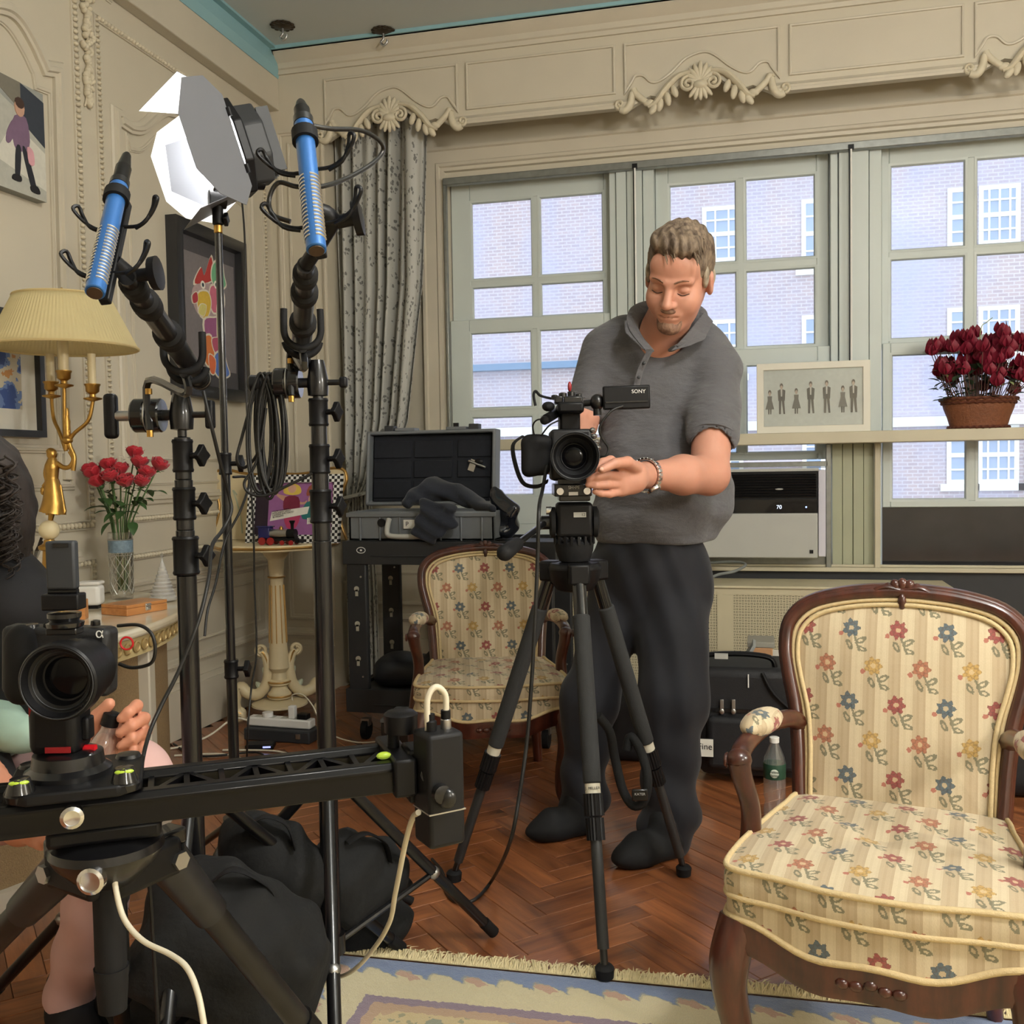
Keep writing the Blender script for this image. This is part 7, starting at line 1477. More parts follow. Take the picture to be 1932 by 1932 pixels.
w = MB(); w.lathe([(.004, 0), (.012, .002), (.012, .012), (.005, .014)], bc+bR@V(-.012, -.025, -.0), -bR[:, 1], n=14); w.ell(bc+bR@V(-.006, -.034, -.006), (.013, .009, .014), None, 10, 8); w.build('clamp_knob', BLACKM, btp, ang=40)
w = MB(); w.tube(smooth_path([SQ(SL+.045, .03, .0), (SQ(SL+.05, .03, 0)+bc)/2, bc+bR@V(-.02, -.01, .02)], 4), .010, 10); w.build('arm', BLACKM, btp, ang=60)
cable([bc+bR@V(-.03, .0, -.03), ond(778, 1545, 1.33), ond(765, 1590, 1.36), ond(754, 1645, 1.42), ond(745, 1690, 1.5), ond(735, 1740, 1.6), ond(705, 1790, 1.72), ond(660, 1835, 1.8), (*onz(600, 1875)[:2], .02), (*onz(545, 1925)[:2], .016), (*onz(470, 2010)[:2], .016)], .0040, CABW, 'cream power lead running from the battery pack across the rug', 'power_lead')
# carriage, plates and head
cc = p0+es*(np.dot(ond(138, 1480, 1.16)-p0, es)); CQ = lambda a, b, c: cc+es*a+ns*(.042+b)+V(0, 0, c)
cg = thing('slider_carriage', 'black slider carriage with bubble levels under the small camera', 'slider carriage', CQ(0, 0, .03))
w = MB(); w.prism([(-.075, -.055), (-.05, -.075), (.05, -.075), (.075, -.055), (.075, .055), (.05, .07), (-.05, .07), (-.075, .055)], lambda u, v, t_: CQ(u, v, t_), .022, .036); bev(w.build('plate', BLACKP, cg), .003)
for a in (-.056, .056):
    for b in (-.052, .048):
        w = MB(); w.lathe([(.006, .0), (.016, .0), (.018, .008), (.014, .016), (.005, .018)], CQ(a, b, -.004+.028), n=16); w.build('roller', BLACKM, cg, ang=30)
    w = MB(); w.lathe([(.006, 0), (.016, 0), (.011, .016), (.004, .017)], CQ(a, -.058, .036), n=14); w.build('bearing_cap', BLACKG, cg, ang=30); w = MB(); w.ell(CQ(a, -.066, .049), (.011, .004, .0035), RS, 10, 6); w.build('bubble_level', GREENB, cg)
w = MB(); w.lathe([(.005, 0), (.013, .002), (.013, .012), (.009, .014), (.009, .011), (.003, .010)], CQ(0, -.075, .008), -ns, n=18); w.build('lock_screw', CHROME, cg, ang=30)
hd = thing('ball_head', 'black pan head with a red stripe between slider and small camera', 'tripod head', CQ(0, 0, .036)); hb = CQ(-.010, 0, .036)
w = MB(); w.lathe([(.03, 0), (.050, .0), (.050, .006), (.042, .012), (.040, .026), (.03, .03)], hb, n=28); w.build('pan_base', BLACKM, hd, ang=30); w = MB(); w.box(hb+V(0, 0, .058)-RH*.008, (.060, .052, .062), RB); bev(w.build('body', BLACKP, hd), .012, 3)
w = MB(); w.box(hb+V(0, 0, .036)-FH*.0265, (.030, .002, .007), RB); w.build('red_stripe', M('red_plastic', s2l(150, 30, 36), .4), hd); w = MB(); w.cyl(hb+V(0, 0, .030)+RH*.020, hb+V(0, 0, .030)+RH*.034, .005, n=12); w.build('red_knob', M('red_gloss', s2l(190, 24, 34), .3), hd); w = MB(); w.box(hb+V(0, 0, .056)+RH*.025, (.010, .02, .028), RB); bev(w.build('lever', BLACKP, hd), .003)
# small mirrorless camera
cb = hb+V(0, 0, .086)+RH*.016; mc = thing('mirrorless_camera', 'small black mirrorless camera with wide lens on the slider', 'camera', cb)
CAMB = M('camera_body', (.016, .016, .017), .5, var=.15, scale=80, bmp=.1, bscale=400); cx_ = lambda a, b, c: cb+RH*a+FH*b+V(0, 0, c)
tilt = np.array(Matrix.Rotation(math.radians(2.5), 3, Vector(FH)))@RB
w = MB(); w.box(cx_(-.030, .02, .050), (.132, .036, .084), tilt); bev(w.build('body', CAMB, mc), .008, 3)
o = sdf_obj('hand_grip', RUBBER, [cap(cx_(-.068, .002, .078), cx_(-.066, -.006, .020), .019, .020), cap(cx_(-.075, .01, .07), cx_(-.075, .01, .02), .016, .016)], mc, .004, .01)
lc0 = cx_(.010, -.0, .044); ld = -FH+V(0, 0, -.03)
w = MB(); w.lathe([(.030, -.004), (.036, 0), (.037, .02), (.040, .024), (.041, .05), (.0445, .054), (.045, .076), (.043, .079), (.040, .079), (.037, .070), (.030, .066), (.027, .055), (.006, .050)], lc0, ld, n=48); w.build('lens_barrel', M('lens_black', (.006, .006, .007), .4, var=.05, spec=.35), mc, ang=25)
w = MB(); w.lathe([(.001, .058), (.012, .0575), (.022, .056), (.026, .054)], lc0, ld, n=32); w.build('front_element', M('lens_glass', (.003, .003, .004), .12, var=0, spec=.25), mc, ang=80)
for r_, z_ in ((.0335, .0685), (.0415, .0795)): w = MB(); w.tube([lc0+ld*z_+(RH*math.cos(a)+V(0, 0, 1)*math.sin(a))*r_ for a in np.linspace(0, 2*PI, 41)[:-1]], .0008, 4, closed=True); w.build('lens_ring', DGREY, mc)
for a0, s in ((-.9, '16-35'), (2.0, 'FE 2.8')):
    for i, ch in enumerate(s): a = a0+i*.085; pos = lc0+ld*.0703+(RH*math.cos(a)+V(0, 0, 1)*math.sin(a))*.0385; tx = (-RH*math.sin(a)+V(0, 0, 1)*math.cos(a)); text(ch, 'lens_lettering', .0036, WHITEP, mc, basis(pos, tx, np.cross(-ld, tx) if 0 else -(RH*math.cos(a)+V(0, 0, 1)*math.sin(a))), .0001)
for a, r_ in ((-.062, .011), (-.040, .006), (-.028, .005), (.018, .006)): w = MB(); w.lathe([(r_*.9, 0), (r_, .001), (r_*.9, .006), (r_*.4, .007)], cx_(a, .012, .092+a*.04), n=14); w.build('dial', BLACKM, mc, ang=40)
text('α', 'alpha_mark', .016, WHITEP, mc, basis(cx_(.027, .0012, .084), RH, (0, 0, 1)), .0003)
w = MB(); w.box(cx_(-.045, -.021, -.003), (.012, .003, .014), RB); w.build('red_tab', MATS['red_plastic'], mc)
w = MB(); w.tube(smooth_path([cx_(.046, .01, .092), cx_(.075, 0, .094), cx_(.094, -.01, .085), cx_(.098, -.01, .065), cx_(.090, -.005, .048), cx_(.066, 0, .042), cx_(.048, .005, .046)], 6), .0022, 7); w.build('side_cable', CABB, mc, ang=60)
w = MB(); w.tube([cx_(.060, 0, .072)+(RH*math.cos(a)+V(0, 0, 1)*math.sin(a))*.0075 for a in np.linspace(0, 2*PI, 23)[:-1]], .0013, 6, closed=True); w.build('red_loop', MATS['red_gloss'], mc)
rv = thing('wireless_receiver', 'upright dark grey receiver mounted on top of the small camera', 'receiver', cx_(.002, .015, .10)); rx = lambda px, py, dd=.0: ond(px, py, 1.17+dd); SLATE = M('slate_plastic', (.030, .034, .040), .5, var=.08)
rz_ = lambda py: rx(118, py)[2]; cxr = rx(118, 1070)
w = MB(); w.box((cxr[0], cxr[1], (rz_(1020)+rz_(1112))/2), (.0345, .014, rz_(1020)-rz_(1112)), RB); bev(w.build('slab', SLATE, rv), .003)
w = MB(); w.box(np.array((cxr[0], cxr[1], rz_(1028)))-FH*.0075+RH*.002, (.018, .001, .005), RB); w.build('window', BLACKG, rv)
w = MB(); w.box((cxr[0], cxr[1]-.0, (rz_(1120)+rz_(1150))/2), (.044, .024, .019), RB); bev(w.build('bracket', BLACKP, rv), .002); w = MB(); w.cyl(np.array((cxr[0], cxr[1], rz_(1116)))-RH*.017, np.array((cxr[0], cxr[1], rz_(1116)))+RH*.017, .004, n=12); w.build('hinge', BLACKM, rv)
c_ = np.array((cxr[0], cxr[1], rz_(1168))); w = MB(); w.lathe([(.01, -.010), (.021, -.009), (.022, -.004), (.016, -.002), (.019, .002), (.019, .007), (.01, .008)], c_, n=22); w.build('shoe_wheel', BLACKG, rv, ang=30); w = MB(); w.box(c_+V(0, 0, -.014), (.036, .022, .008), RB); bev(w.build('shoe_foot', BLACKM, rv), .0015)
# tripod under the slider
tc = CQ(.03, 0, -.022); tp = thing('slider_tripod', 'worn black tripod with thick grey legs holding the slider', 'tripod', (tc[0], tc[1], 0)); WORN = M('worn_grey_tube', (.035, .034, .032), .35, .5, var=.25, scale=18)
w = MB(); w.box(tc+V(0, 0, -.012), (.13, .075, .022), RS); bev(w.build('top_plate', BLACKP, tp), .006)
w = MB(); w.lathe([(.02, -.085), (.035, -.08), (.062, -.052), (.068, -.04), (.066, -.030), (.052, -.024), (.03, -.022)], tc, n=30); w.build('bowl', BLACKM, tp, ang=30)
w = MB(); w.lathe([(.006, 0), (.016, .002), (.016, .012), (.012, .014), (.012, .011), (.003, .010)], tc+V(0, 0, -.052)-FH*.062+RH*.01, -FH, n=18); w.build('clamp_screw', CHROME, tp, ang=30)
fts = [onz(705, 2110), onz(-330, 2120), onz(235, 1990)]; cz_ = tc[2]-.085
w = MB(); pp = [tc+V(0, 0, -.06)+(np.array(f_)-tc)*V(1, 1, 0)/np.linalg.norm((np.array(f_)-tc)[:2])*.085 for f_ in fts]
for q in pp: d_ = q-tc-V(0, 0, -.06); a_ = math.atan2(d_[1], d_[0]); w.box(tc+V(0, 0, -.075)+d_*.5, (.10, .06, .05), np.array(Matrix.Rotation(a_, 3, 'Z')))
bev(w.build('crown', BLACKP, tp), .008, 2)
for f_, q in zip(fts, pp):
    f_ = np.array(f_); f_[2] = .012; a_ = q+V(0, 0, -.02); d_ = (f_-a_); L_ = np.linalg.norm(d_); d_ /= L_; w = MB(); w.cyl(a_, a_+d_*.13, .029, .024, n=18); lg = w.build('leg', M('leg_socket_grey', (.035, .035, .036), .35, .3, var=.3, scale=30), tp)
    w = MB(); w.cyl(a_+d_*.12, a_+d_*L_*.62, .019, n=18); w.build('upper_tube', WORN, lg); w = MB(); w.cyl(a_+d_*L_*.58, a_+d_*L_*.64, .023, n=16); w.build('clamp', BLACKP, lg); w = MB(); w.cyl(a_+d_*L_*.62, f_, .014, n=16); w.build('lower_tube', WORN, lg)
    w = MB(); w.box(q+V(0, 0, .004), (.05, .035, .022), np.array(Matrix.Rotation(math.atan2(d_[1], d_[0]), 3, 'Z'))); bev(w.build('angle_lock', BLACKG, lg), .004); w = MB(); sdv = np.cross(d_, (0, 0, 1)); sdv /= np.linalg.norm(sdv); sdv = sdv if sdv@FH < 0 else -sdv; w.cyl(a_, a_+sdv*.036, .012, n=6); w.build('bolt', STEEL, lg)
w = MB(); w.cyl(tc+V(0, 0, -.08), tc+V(0, 0, -.20), .019, n=18); w.cyl(tc+V(0, 0, -.19), tc+V(0, 0, -.245), .021, .017, n=18); w.build('centre_column', RUBBER, tp)
cable([ond(216, 1640, 1.2), ond(219, 1680, 1.19), ond(235, 1735, 1.18), ond(270, 1775, 1.16), ond(320, 1800, 1.14), ond(352, 1825, 1.12), ond(372, 1870, 1.1), ond(385, 1935, 1.08), ond(400, 2050, 1.1), (*onz(420, 2300)[:2], .02)], .0034, CABW, 'cream cable hanging under the slider tripod', 'hanging_cable')
# ---------------------------------------------------------------- sandbags
CANV = M('black_canvas', (.007, .0075, .008), .85, var=.25, scale=20, bmp=.5, bscale=60)
sw_ = lambda g: .010*np.sin(g[..., 0]*23+g[..., 2]*31+2*np.sin(g[..., 1]*17))*np.sin(g[..., 1]*25-g[..., 2]*17)+.004*np.sin(g[..., 0]*70-g[..., 2]*50)
o = sdf_obj('sandbag', CANV, [cap(onz(300, 1880, .10), onz(505, 1850, .12), .10, .10), cap(ond(370, 1660, 1.72), ond(580, 1740, 1.78), .028, .024), cap(ond(385, 1690, 1.72), ond(560, 1800, 1.78), .05, .06), cap(ond(330, 1800, 1.66), ond(520, 1870, 1.72), .08, .07), ell(ond(430, 1780, 1.70), (.12, .09, .11)), ell(onz(400, 1990, .05), (.14, .12, .06))], None, .011, .07, 2, sw_); tag(o, 'large black canvas sandbag draped over the T-handle stand base', 'sandbag', 'black sandbags')
o = sdf_obj('sandbag', CANV, [cap(ond(470, 1585, 2.02), ond(560, 1650, 2.05), .06, .06), ell(ond(505, 1620, 2.04), (.085, .07, .085)), cap(ond(480, 1680, 2.06), ond(560, 1690, 2.06), .07, .06), ell(onz(520, 1760, .07), (.11, .09, .07))], None, .010, .05, 2, sw_); tag(o, 'rounded black sandbag wedged between the two boom stands', 'sandbag', 'black sandbags')
o = sdf_obj('sandbag', CANV, [cap(ond(640, 1640, 2.16), ond(720, 1630, 2.22), .075, .05), cap(ond(660, 1690, 2.14), ond(770, 1670, 2.25), .06, .025), ell(onz(670, 1730, .05), (.14, .10, .06)), cap(ond(650, 1600, 2.18), ond(700, 1610, 2.22), .03, .03)], None, .010, .05, 2, sw_); tag(o, 'slumped black sandbag on the feet of the cable-hung stand', 'sandbag', 'black sandbags')
sb_ = [o for o in bpy.data.objects if o.name.startswith('sandbag') and o.type == 'MESH']
for o, pts in zip(sorted(sb_, key=lambda q: q.name), ([ond(395, 1668, 1.66), ond(440, 1640, 1.66), ond(500, 1668, 1.69), ond(520, 1705, 1.71)], [ond(468, 1560, 1.97), ond(500, 1540, 1.97), ond(540, 1555, 1.98), ond(556, 1600, 1.99)], [ond(655, 1590, 2.12), ond(690, 1572, 2.14), ond(725, 1590, 2.17), ond(735, 1625, 2.18)])):
    w = MB(); w.tube(smooth_path(pts, 6), .014, 8, flat=.2); w.build('carry_strap', RUBBER, o, ang=60)
# ---------------------------------------------------------------- video camera on the big tripod
DB = 2.40; Bp = lambda px, py, dd=0.: ond(px, py, DB+dd)
feetB = [onz(1141, 1845, .012), onz(1290, 1652), onz(857, 1662)]; fc = np.mean(feetB, 0); fc[2] = 0
crz = zof(fc, 0, 1078); vt = thing('video_tripod', 'tall black video tripod with foam-covered legs before the man', 'tripod', fc)
FOAM = M('foam_sleeve', (.028, .029, .030), .85, var=.1, scale=100, bmp=.2, bscale=500); cr_ = V(fc[0], fc[1], crz)
w = MB(); w.lathe([(.02, -.05), (.045, -.045), (.060, -.02), (.066, .01), (.060, .022), (.03, .024)], cr_, n=24); bev(w.build('crown', BLACKP, vt), .003)
for i, f_ in enumerate(feetB):
    f_ = np.array(f_); h_ = (f_-fc)*V(1, 1, 0); h_ /= np.linalg.norm(h_); a_ = cr_+h_*.062; ft = f_+V(0, 0, .02); d_ = ft-a_; L_ = np.linalg.norm(d_); d_ /= L_
    w = MB(); w.box(a_, (.05, .05, .05), np.array(Matrix.Rotation(math.atan2(h_[1], h_[0]), 3, 'Z'))); bb = bev(w.build('shoulder', BLACKP, vt), .006)
    w = MB(); w.cyl(a_, a_+d_*.12, .017, n=16); lg = w.build('leg', BLACKG, vt); w = MB(); w.cyl(a_+d_*.10, a_+d_*L_*.56, .0205, n=20); bev(w.build('foam_sleeve', FOAM, lg), .004)
    w = MB(); w.cyl(a_+d_*L_*.56, a_+d_*L_*.585, .0175, n=18); nm_ = w.build('name_band', M('tape_white', s2l(206, 200, 182), .6, var=.05), lg)
    for u0, u1, r_ in ((.585, .64, .0225), (.645, .70, .0205)):
        w = MB(); pts = [((r_ if j % 2 else r_*.92)*math.cos(2*PI*j/36), (r_ if j % 2 else r_*.92)*math.sin(2*PI*j/36)) for j in range(36)]; R_ = rot_to(d_, h_); w.prism(pts, lambda u, v, t_: a_+d_*t_+R_[:, 0]*u+R_[:, 2]*v, L_*u0, L_*u1); w.build('twist_lock', BLACKP, lg, ang=20)
    w = MB(); w.cyl(a_+d_*L_*.69, a_+d_*L_*.955, .0130, n=16); w.build('lower_tube', M('carbon_tube', (.03, .031, .032), .4, var=.1), lg); w = MB(); w.cyl(a_+d_*L_*.94, ft, .0085, n=12); w.build('spike', BLACKM, lg)
    w = MB(); w.lathe([(.012, -.020), (.019, -.018), (.021, .002), (.016, .008), (.008, .010)], ft, n=18); w.build('foot', RUBBER, lg, ang=40)
    if i == 0:
        c_ = a_+d_*L_*.5725; n_ = CC-c_; n_ = n_-d_*(n_@d_); n_ /= np.linalg.norm(n_); text('J. MILLER', 'name_text', .0085, INK, lg, basis(c_+n_*.0182, np.cross(n_, d_)*-1 if (np.cross(n_, d_)@RH) < 0 else np.cross(n_, d_), -d_), .0003)
vh = thing('fluid_head', 'black fluid head with pan handle under the video camera', 'tripod head', cr_+V(0, 0, .024)); hz_ = lambda y: zof(fc, 0, y); hc = lambda y, a=0, b=0: V(fc[0], fc[1], hz_(y))+RH*a+FH*b
w = MB(); w.lathe([(.025, 0), (.038, .006), (.046, .03), (.048, .05), (.042, .055)], hc(1062), n=30); w.build('bowl', RUBBER, vh, ang=30)
w = MB()
for i in range(18): a = i*2*PI/18; w.box(hc(1018)+(RH*math.cos(a)+FH*math.sin(a))*.0475, (.006, .006, .02), np.array(Matrix.Rotation(math.atan2((RH*math.cos(a)+FH*math.sin(a))[1], (RH*math.cos(a)+FH*math.sin(a))[0]), 3, 'Z')))
w.build('drag_ring', BLACKP, vh)
w = MB(); w.box(hc(980, .0, 0), (.088, .075, .085), RB); bev(w.build('body', BLACKP, vh), .010, 3)
for s in (-1, 1): w = MB(); w.lathe([(.01, 0), (.038, .002), (.038, .012), (.03, .016), (.004, .016)], hc(985, s*.044, 0), RH*s, n=24); w.build('drag_dial', RUBBER, vh, ang=30)
w = MB(); w.box(hc(970, .012, -.0385), (.030, .002, .012), RB); w.build('badge', LGREY, vh); text('12', 'badge_text', .010, INK, vh, basis(hc(970, .02, -.040), RH, (0, 0, 1)), .0002)
w = MB(); w.box(hc(936), (.075, .085, .022), RB); bev(w.build('balance_plate', BLACKG, vh), .003)
pa, pe = hc(985, -.05, .0), Bp(950, 1045, -.28); w = MB(); w.lathe([(.012, 0), (.017, .002), (.017, .03), (.008, .032)], pa, RH*-1, n=14); w.build('handle_socket', BLACKM, vh, ang=40); pa2 = pa-RH*.02
w = MB(); w.cyl(pa2, pe, .0075, n=12); hn = w.build('pan_handle', BLACKM, vh); dpe = (pe-pa2)/np.linalg.norm(pe-pa2); w = MB(); w.lathe([(.010, -.11), (.015, -.10), (.017, -.04), (.018, -.008), (.014, .004), (.004, .008)], pe, dpe, n=18); w.build('grip', RUBBER, hn, ang=60)
w = MB(); w.cyl(hc(962, -.055, -.01), hc(962, -.068, -.01), .010, n=14); w.build('lock_lever', CHROME, vh)
# camera body
lz_ = hz_(862); vb_ = lambda a, b, c: V(fc[0], fc[1], lz_)+RH*(a-.004)+FH*b+V(0, 0, c); vc = thing('video_camera', 'black cinema video camera with round lens hood and side monitor on the big tripod', 'video camera', vb_(0, 0, -.06))
w = MB(); w.box(vb_(.0, .06, .005), (.100, .15, .125), RB); bev(w.build('body', CAMB, vc), .008, 3)
ld = -FH; l0 = vb_(0, -.015, 0)
w = MB(); w.lathe([(.036, 0), (.040, .01), (.041, .05), (.046, .056), (.0475, .085), (.054, .095), (.0555, .125), (.053, .128), (.050, .127), (.042, .105), (.034, .098), (.030, .085), (.006, .08)], l0, ld, n=48); w.build('lens', MATS['lens_black'], vc, ang=25)
w = MB(); w.lathe([(.001, .090), (.014, .0895), (.026, .087), (.030, .084)], l0, ld, n=32); w.build('front_element', MATS['lens_glass'], vc, ang=80)
for r_, z_ in ((.043, .1065), (.0555, .127)): w = MB(); w.tube([l0+ld*z_+(RH*math.cos(a)+V(0, 0, 1)*math.sin(a))*r_ for a in np.linspace(0, 2*PI, 41)[:-1]], .0010, 4, closed=True); w.build('lens_ring', DGREY, vc)
for i in range(4): a = .5+i*.28; w = MB(); w.ell(vb_(.054+.006*math.cos(i), -.05, .02+.014*i), (.008, .012, .007), None, 10, 6); w.build('focus_gear', STEEL, vc)
o = sdf_obj('side_grip', RUBBER, [rbox(vb_(-.086, .0, .002), (.034, .035, .046), RB, .016), cap(vb_(-.105, -.03, .035), vb_(-.105, -.03, -.03), .012, .014), ell(vb_(-.082, -.012, .042), (.03, .03, .012))], vc, .005, .02)
w = MB(); w.tube(smooth_path([vb_(-.118, -.01, .052), vb_(-.142, -.02, .03), vb_(-.136, -.03, -.02), vb_(-.118, -.03, -.062), vb_(-.085, -.03, -.070), vb_(-.06, -.02, -.058)], 6), .011, 8, flat=.25); w.build('hand_strap', CANV, vc, ang=60)
w = MB(); w.box(vb_(-.002, .05, .088), (.05, .10, .05), RB); w.box(vb_(-.002, .03, .118), (.062, .16, .026), RB); bev(w.build('top_handle', BLACKP, vc), .006, 2)
w = MB(); w.box(vb_(.004, -.01, .135), (.045, .05, .02), RB); w.box(vb_(-.03, 0, .138), (.02, .06, .018), RB); bev(w.build('handle_controls', BLACKM, vc), .003)
w = MB(); w.cyl(vb_(-.062, -.07, .090), vb_(-.03, .06, .112), .012, n=14); w.lathe([(.004, 0), (.009, .002), (.011, .01)], vb_(-.070, -.10, .084), vb_(-.062, -.07, .090)-vb_(-.070, -.10, .084), n=12); w.build('onboard_microphone', BLACKP, vc); w = MB(); w.ell(vb_(-.055, -.02, .122), (.016, .02, .012), None, 12, 8); w.build('microphone_clamp', RUBBER, vc)
w = MB(); w.tube(smooth_path([vb_(-.034, .0, .140), vb_(-.058, .0, .145), vb_(-.075, -.01, .150), vb_(-.085, -.01, .16), vb_(-.09, -.01, .15), vb_(-.086, -.01, .125)], 5), .0035, 6); w.build('strap_end', CANV, vc, ang=60)
for a, c_, r_ in ((-.04, .150, .008), (-.02, .155, .010), (.0, .158, .009), (.018, .152, .008)): w = MB(); w.lathe([(r_, 0), (r_, .010), (r_*.6, .012)], vb_(a, -.02, c_-.012), n=12); w.build('button', BLACKM, vc, ang=40)
w = MB(); w.ell(vb_(-.002, .0, .170), (.005, .006, .013), None, 8, 6); w.build('tally_light', MATS['red_plastic'], vc)
w = MB(); w.cyl(vb_(.03, -.02, .128), vb_(.075, -.03, .130), .008, n=12); w.ell(vb_(.062, -.03, .130), (.018, .018, .020), None, 14, 10); w.cyl(vb_(.062, -.03, .115), vb_(.062, -.03, .098), .010, n=12); w.build('monitor_arm', BLACKM, vc, ang=50)
mR = np.array(Matrix.Rotation(math.radians(-1), 3, Vector(FH)))@RB
w = MB(); w.box(vb_(.130, -.045, .139), (.112, .020, .056), mR); bev(w.build('monitor', BLACKP, vc), .004); w = MB(); w.box(vb_(.130, -.057, .128), (.100, .003, .003), mR); w.build('monitor_slot', BLACKG, vc); text('SONY', 'monitor_lettering', .0125, WHITEP, vc, basis(vb_(.158, -.0562, .152), RH, (0, 0, 1)), .0003)
w = MB(); w.tube(smooth_path([vb_(.12, -.06, .118), vb_(.09, -.07, .105), vb_(.064, -.07, .07), vb_(.068, -.06, .045), vb_(.085, -.05, .02), vb_(.078, -.05, .0), vb_(.056, -.04, .002)], 6), .003, 7); w.build('monitor_cable', CABB, vc, ang=60)
w = MB(); w.tube(smooth_path([vb_(-.09, -.03, .05), vb_(-.094, -.05, .075), vb_(-.084, -.07, .088), vb_(-.066, -.08, .088)], 5), .002, 6); w.tube(smooth_path([vb_(-.075, -.03, .05), vb_(-.055, -.05, .075), vb_(-.03, -.03, .088)], 5), .002, 6); w.build('microphone_leads', CABB, vc, ang=60)
w = MB(); w.box(vb_(.0, .03, -.080), (.090, .16, .030), RB); bev(w.build('base_plate', BLACKM, vc), .003); w = MB(); w.box(vb_(.0, .05, -.061), (.070, .13, .012), RB); w.build('riser', BLACKM, vc); text('SH•PE', 'plate_lettering', .011, LGREY, vc, basis(vb_(.002, -.0512, -.074), RH, (0, 0, 1)), .0003)
for s in (-1, 1): w = MB(); w.cyl(vb_(s*.032, -.07, -.082), vb_(s*.032, .12, -.082), .0085, n=14); w.build('rod', CHROME, vc)
w = MB(); w.box(vb_(0, -.054, -.088), (.022, .008, .008), RB); w.build('release_catch', STEEL, vc)
cable([vb_(-.062, -.05, -.02), vb_(-.075, -.09, -.08), Bp(1017, 960, -.2), Bp(1014, 1060, -.2), Bp(1008, 1200, -.2), Bp(1002, 1300, -.2), Bp(994, 1400, -.2), Bp(980, 1500, -.22), Bp(962, 1590, -.2), (*onz(930, 1680)[:2], .03), (*onz(895, 1702)[:2], .006), (*onz(860, 1705)[:2], .006), (*onz(842, 1685)[:2], .006), (*onz(835, 1650)[:2], .006), (*onz(815, 1625)[:2], .006)], .0045, CABB, 'thick black cable hanging from the video camera to the floor', 'camera_cable')
# strap loop hanging from the tripod
cable([Bp(1128, 1350, .1), Bp(1150, 1380, .12), Bp(1160, 1430, .14), Bp(1175, 1490, .14), Bp(1195, 1520, .13), Bp(1215, 1510, .12), Bp(1222, 1470, .12), Bp(1210, 1420, .14), Bp(1190, 1390, .16), Bp(1182, 1415, .16)], .012, CANV, 'wide black tripod strap hanging in a loop', 'tripod_strap')
p_ = Bp(1207, 1500, .10); t = thing('strap_buckle', 'black strap buckle with small white lettering beside the tripod leg', 'buckle', p_); w = MB(); w.box(p_, (.040, .006, .030), RB); bev(w.build('plate', BLACKG, t), .003); text('KATER', 'buckle_lettering', .009, LGREY, t, basis(p_-FH*.0035+V(0, 0, .003), RH, (0, 0, 1)), .0002)
o = sdf_obj('backpack', NYL, [rbox((ony(1215, 1330, 3.5)[0], 3.72, .12), (.15, .10, .12), None, .04), ell((ony(1225, 1300, 3.5)[0], 3.70, .22), (.13, .08, .06))], None, .012, .05); tag(o, 'black backpack on the floor against the radiator cover', 'backpack')
# ---------------------------------------------------------------- people
def skin_mat(name, c, red=(0, 0, 0)):
    m, t, b = new_mat(name); co = coords(t); n1 = noise(t, 18, co, 4); n2 = noise(t, 120, co, 3)
    col = mixc(t, Ex(t, n1)*.7, c, tuple(min(1, q*k_) for q, k_ in zip(c, (1.06, .80, .76)))); col = mixc(t, Ex(t, n2)*.25, col, tuple(q*.8 for q in c))
    t.links.new(col, b.inputs['Base Color']); b.inputs['Roughness'].default_value = .5; b.inputs['Subsurface Weight'].default_value = .12; b.inputs['Subsurface Radius'].default_value = (.012, .005, .003); b.inputs['Subsurface Scale'].default_value = .6
    bump(t, b, n2, .12, .002); return m
SKIN = skin_mat('skin', s2l(198, 148, 126)); NAIL = M('fingernail', s2l(226, 178, 158), .3, var=.03)
def hair_mat(name, c1, c2, sc=(40, 40, 9)):
    m, t, b = new_mat(name); co = coords(t); n1 = noise(t, 1, mapping(t, co, sc), 5, .65); c = mixc(t, ((Ex(t, n1)-.35)*3.).mx(0.).mn(1.), c1, c2); t.links.new(c, b.inputs['Base Color']); b.inputs['Roughness'].default_value = .7; bump(t, b, n1, .5, .006); return m
HAIRG = hair_mat('greying_hair', s2l(62, 48, 38), s2l(140, 122, 102), (60, 60, 20)); HAIRS = hair_mat('grey_sideburn', s2l(120, 108, 92), s2l(190, 178, 156), (60, 60, 20)); BEARD = hair_mat('goatee_hair', s2l(104, 72, 56), s2l(160, 126, 104), (90, 90, 40))
def shirt_mat():
    m, t, b = new_mat('grey_polo_knit'); co = coords(t); n1 = noise(t, 5, mapping(t, co, (1, 1, 2.2)), 4, .55); n2 = noise(t, 500, co, 2)
    c = mixc(t, n2, s2l(80, 80, 84), s2l(96, 95, 98)); t.links.new(c, b.inputs['Base Color']); b.inputs['Roughness'].default_value = .85; b.inputs['Sheen Weight'].default_value = .2
    bump(t, b, Ex(t, n1)*6.+Ex(t, n2)*.3, .55, .012); return m
POLO = shirt_mat(); TROU = M('navy_trousers', (.008, .009, .014), .8, var=.2, scale=8, bmp=.3, bscale=12, sheen=.1); SHOE = M('black_felt_shoe', (.006, .0065, .008), .8, var=.15, scale=60)
man = thing('person', 'man in grey polo shirt and dark trousers bending over the video camera', 'person', onz(1180, 1600)); m_ = lambda px, py, D: ond(px, py, D)
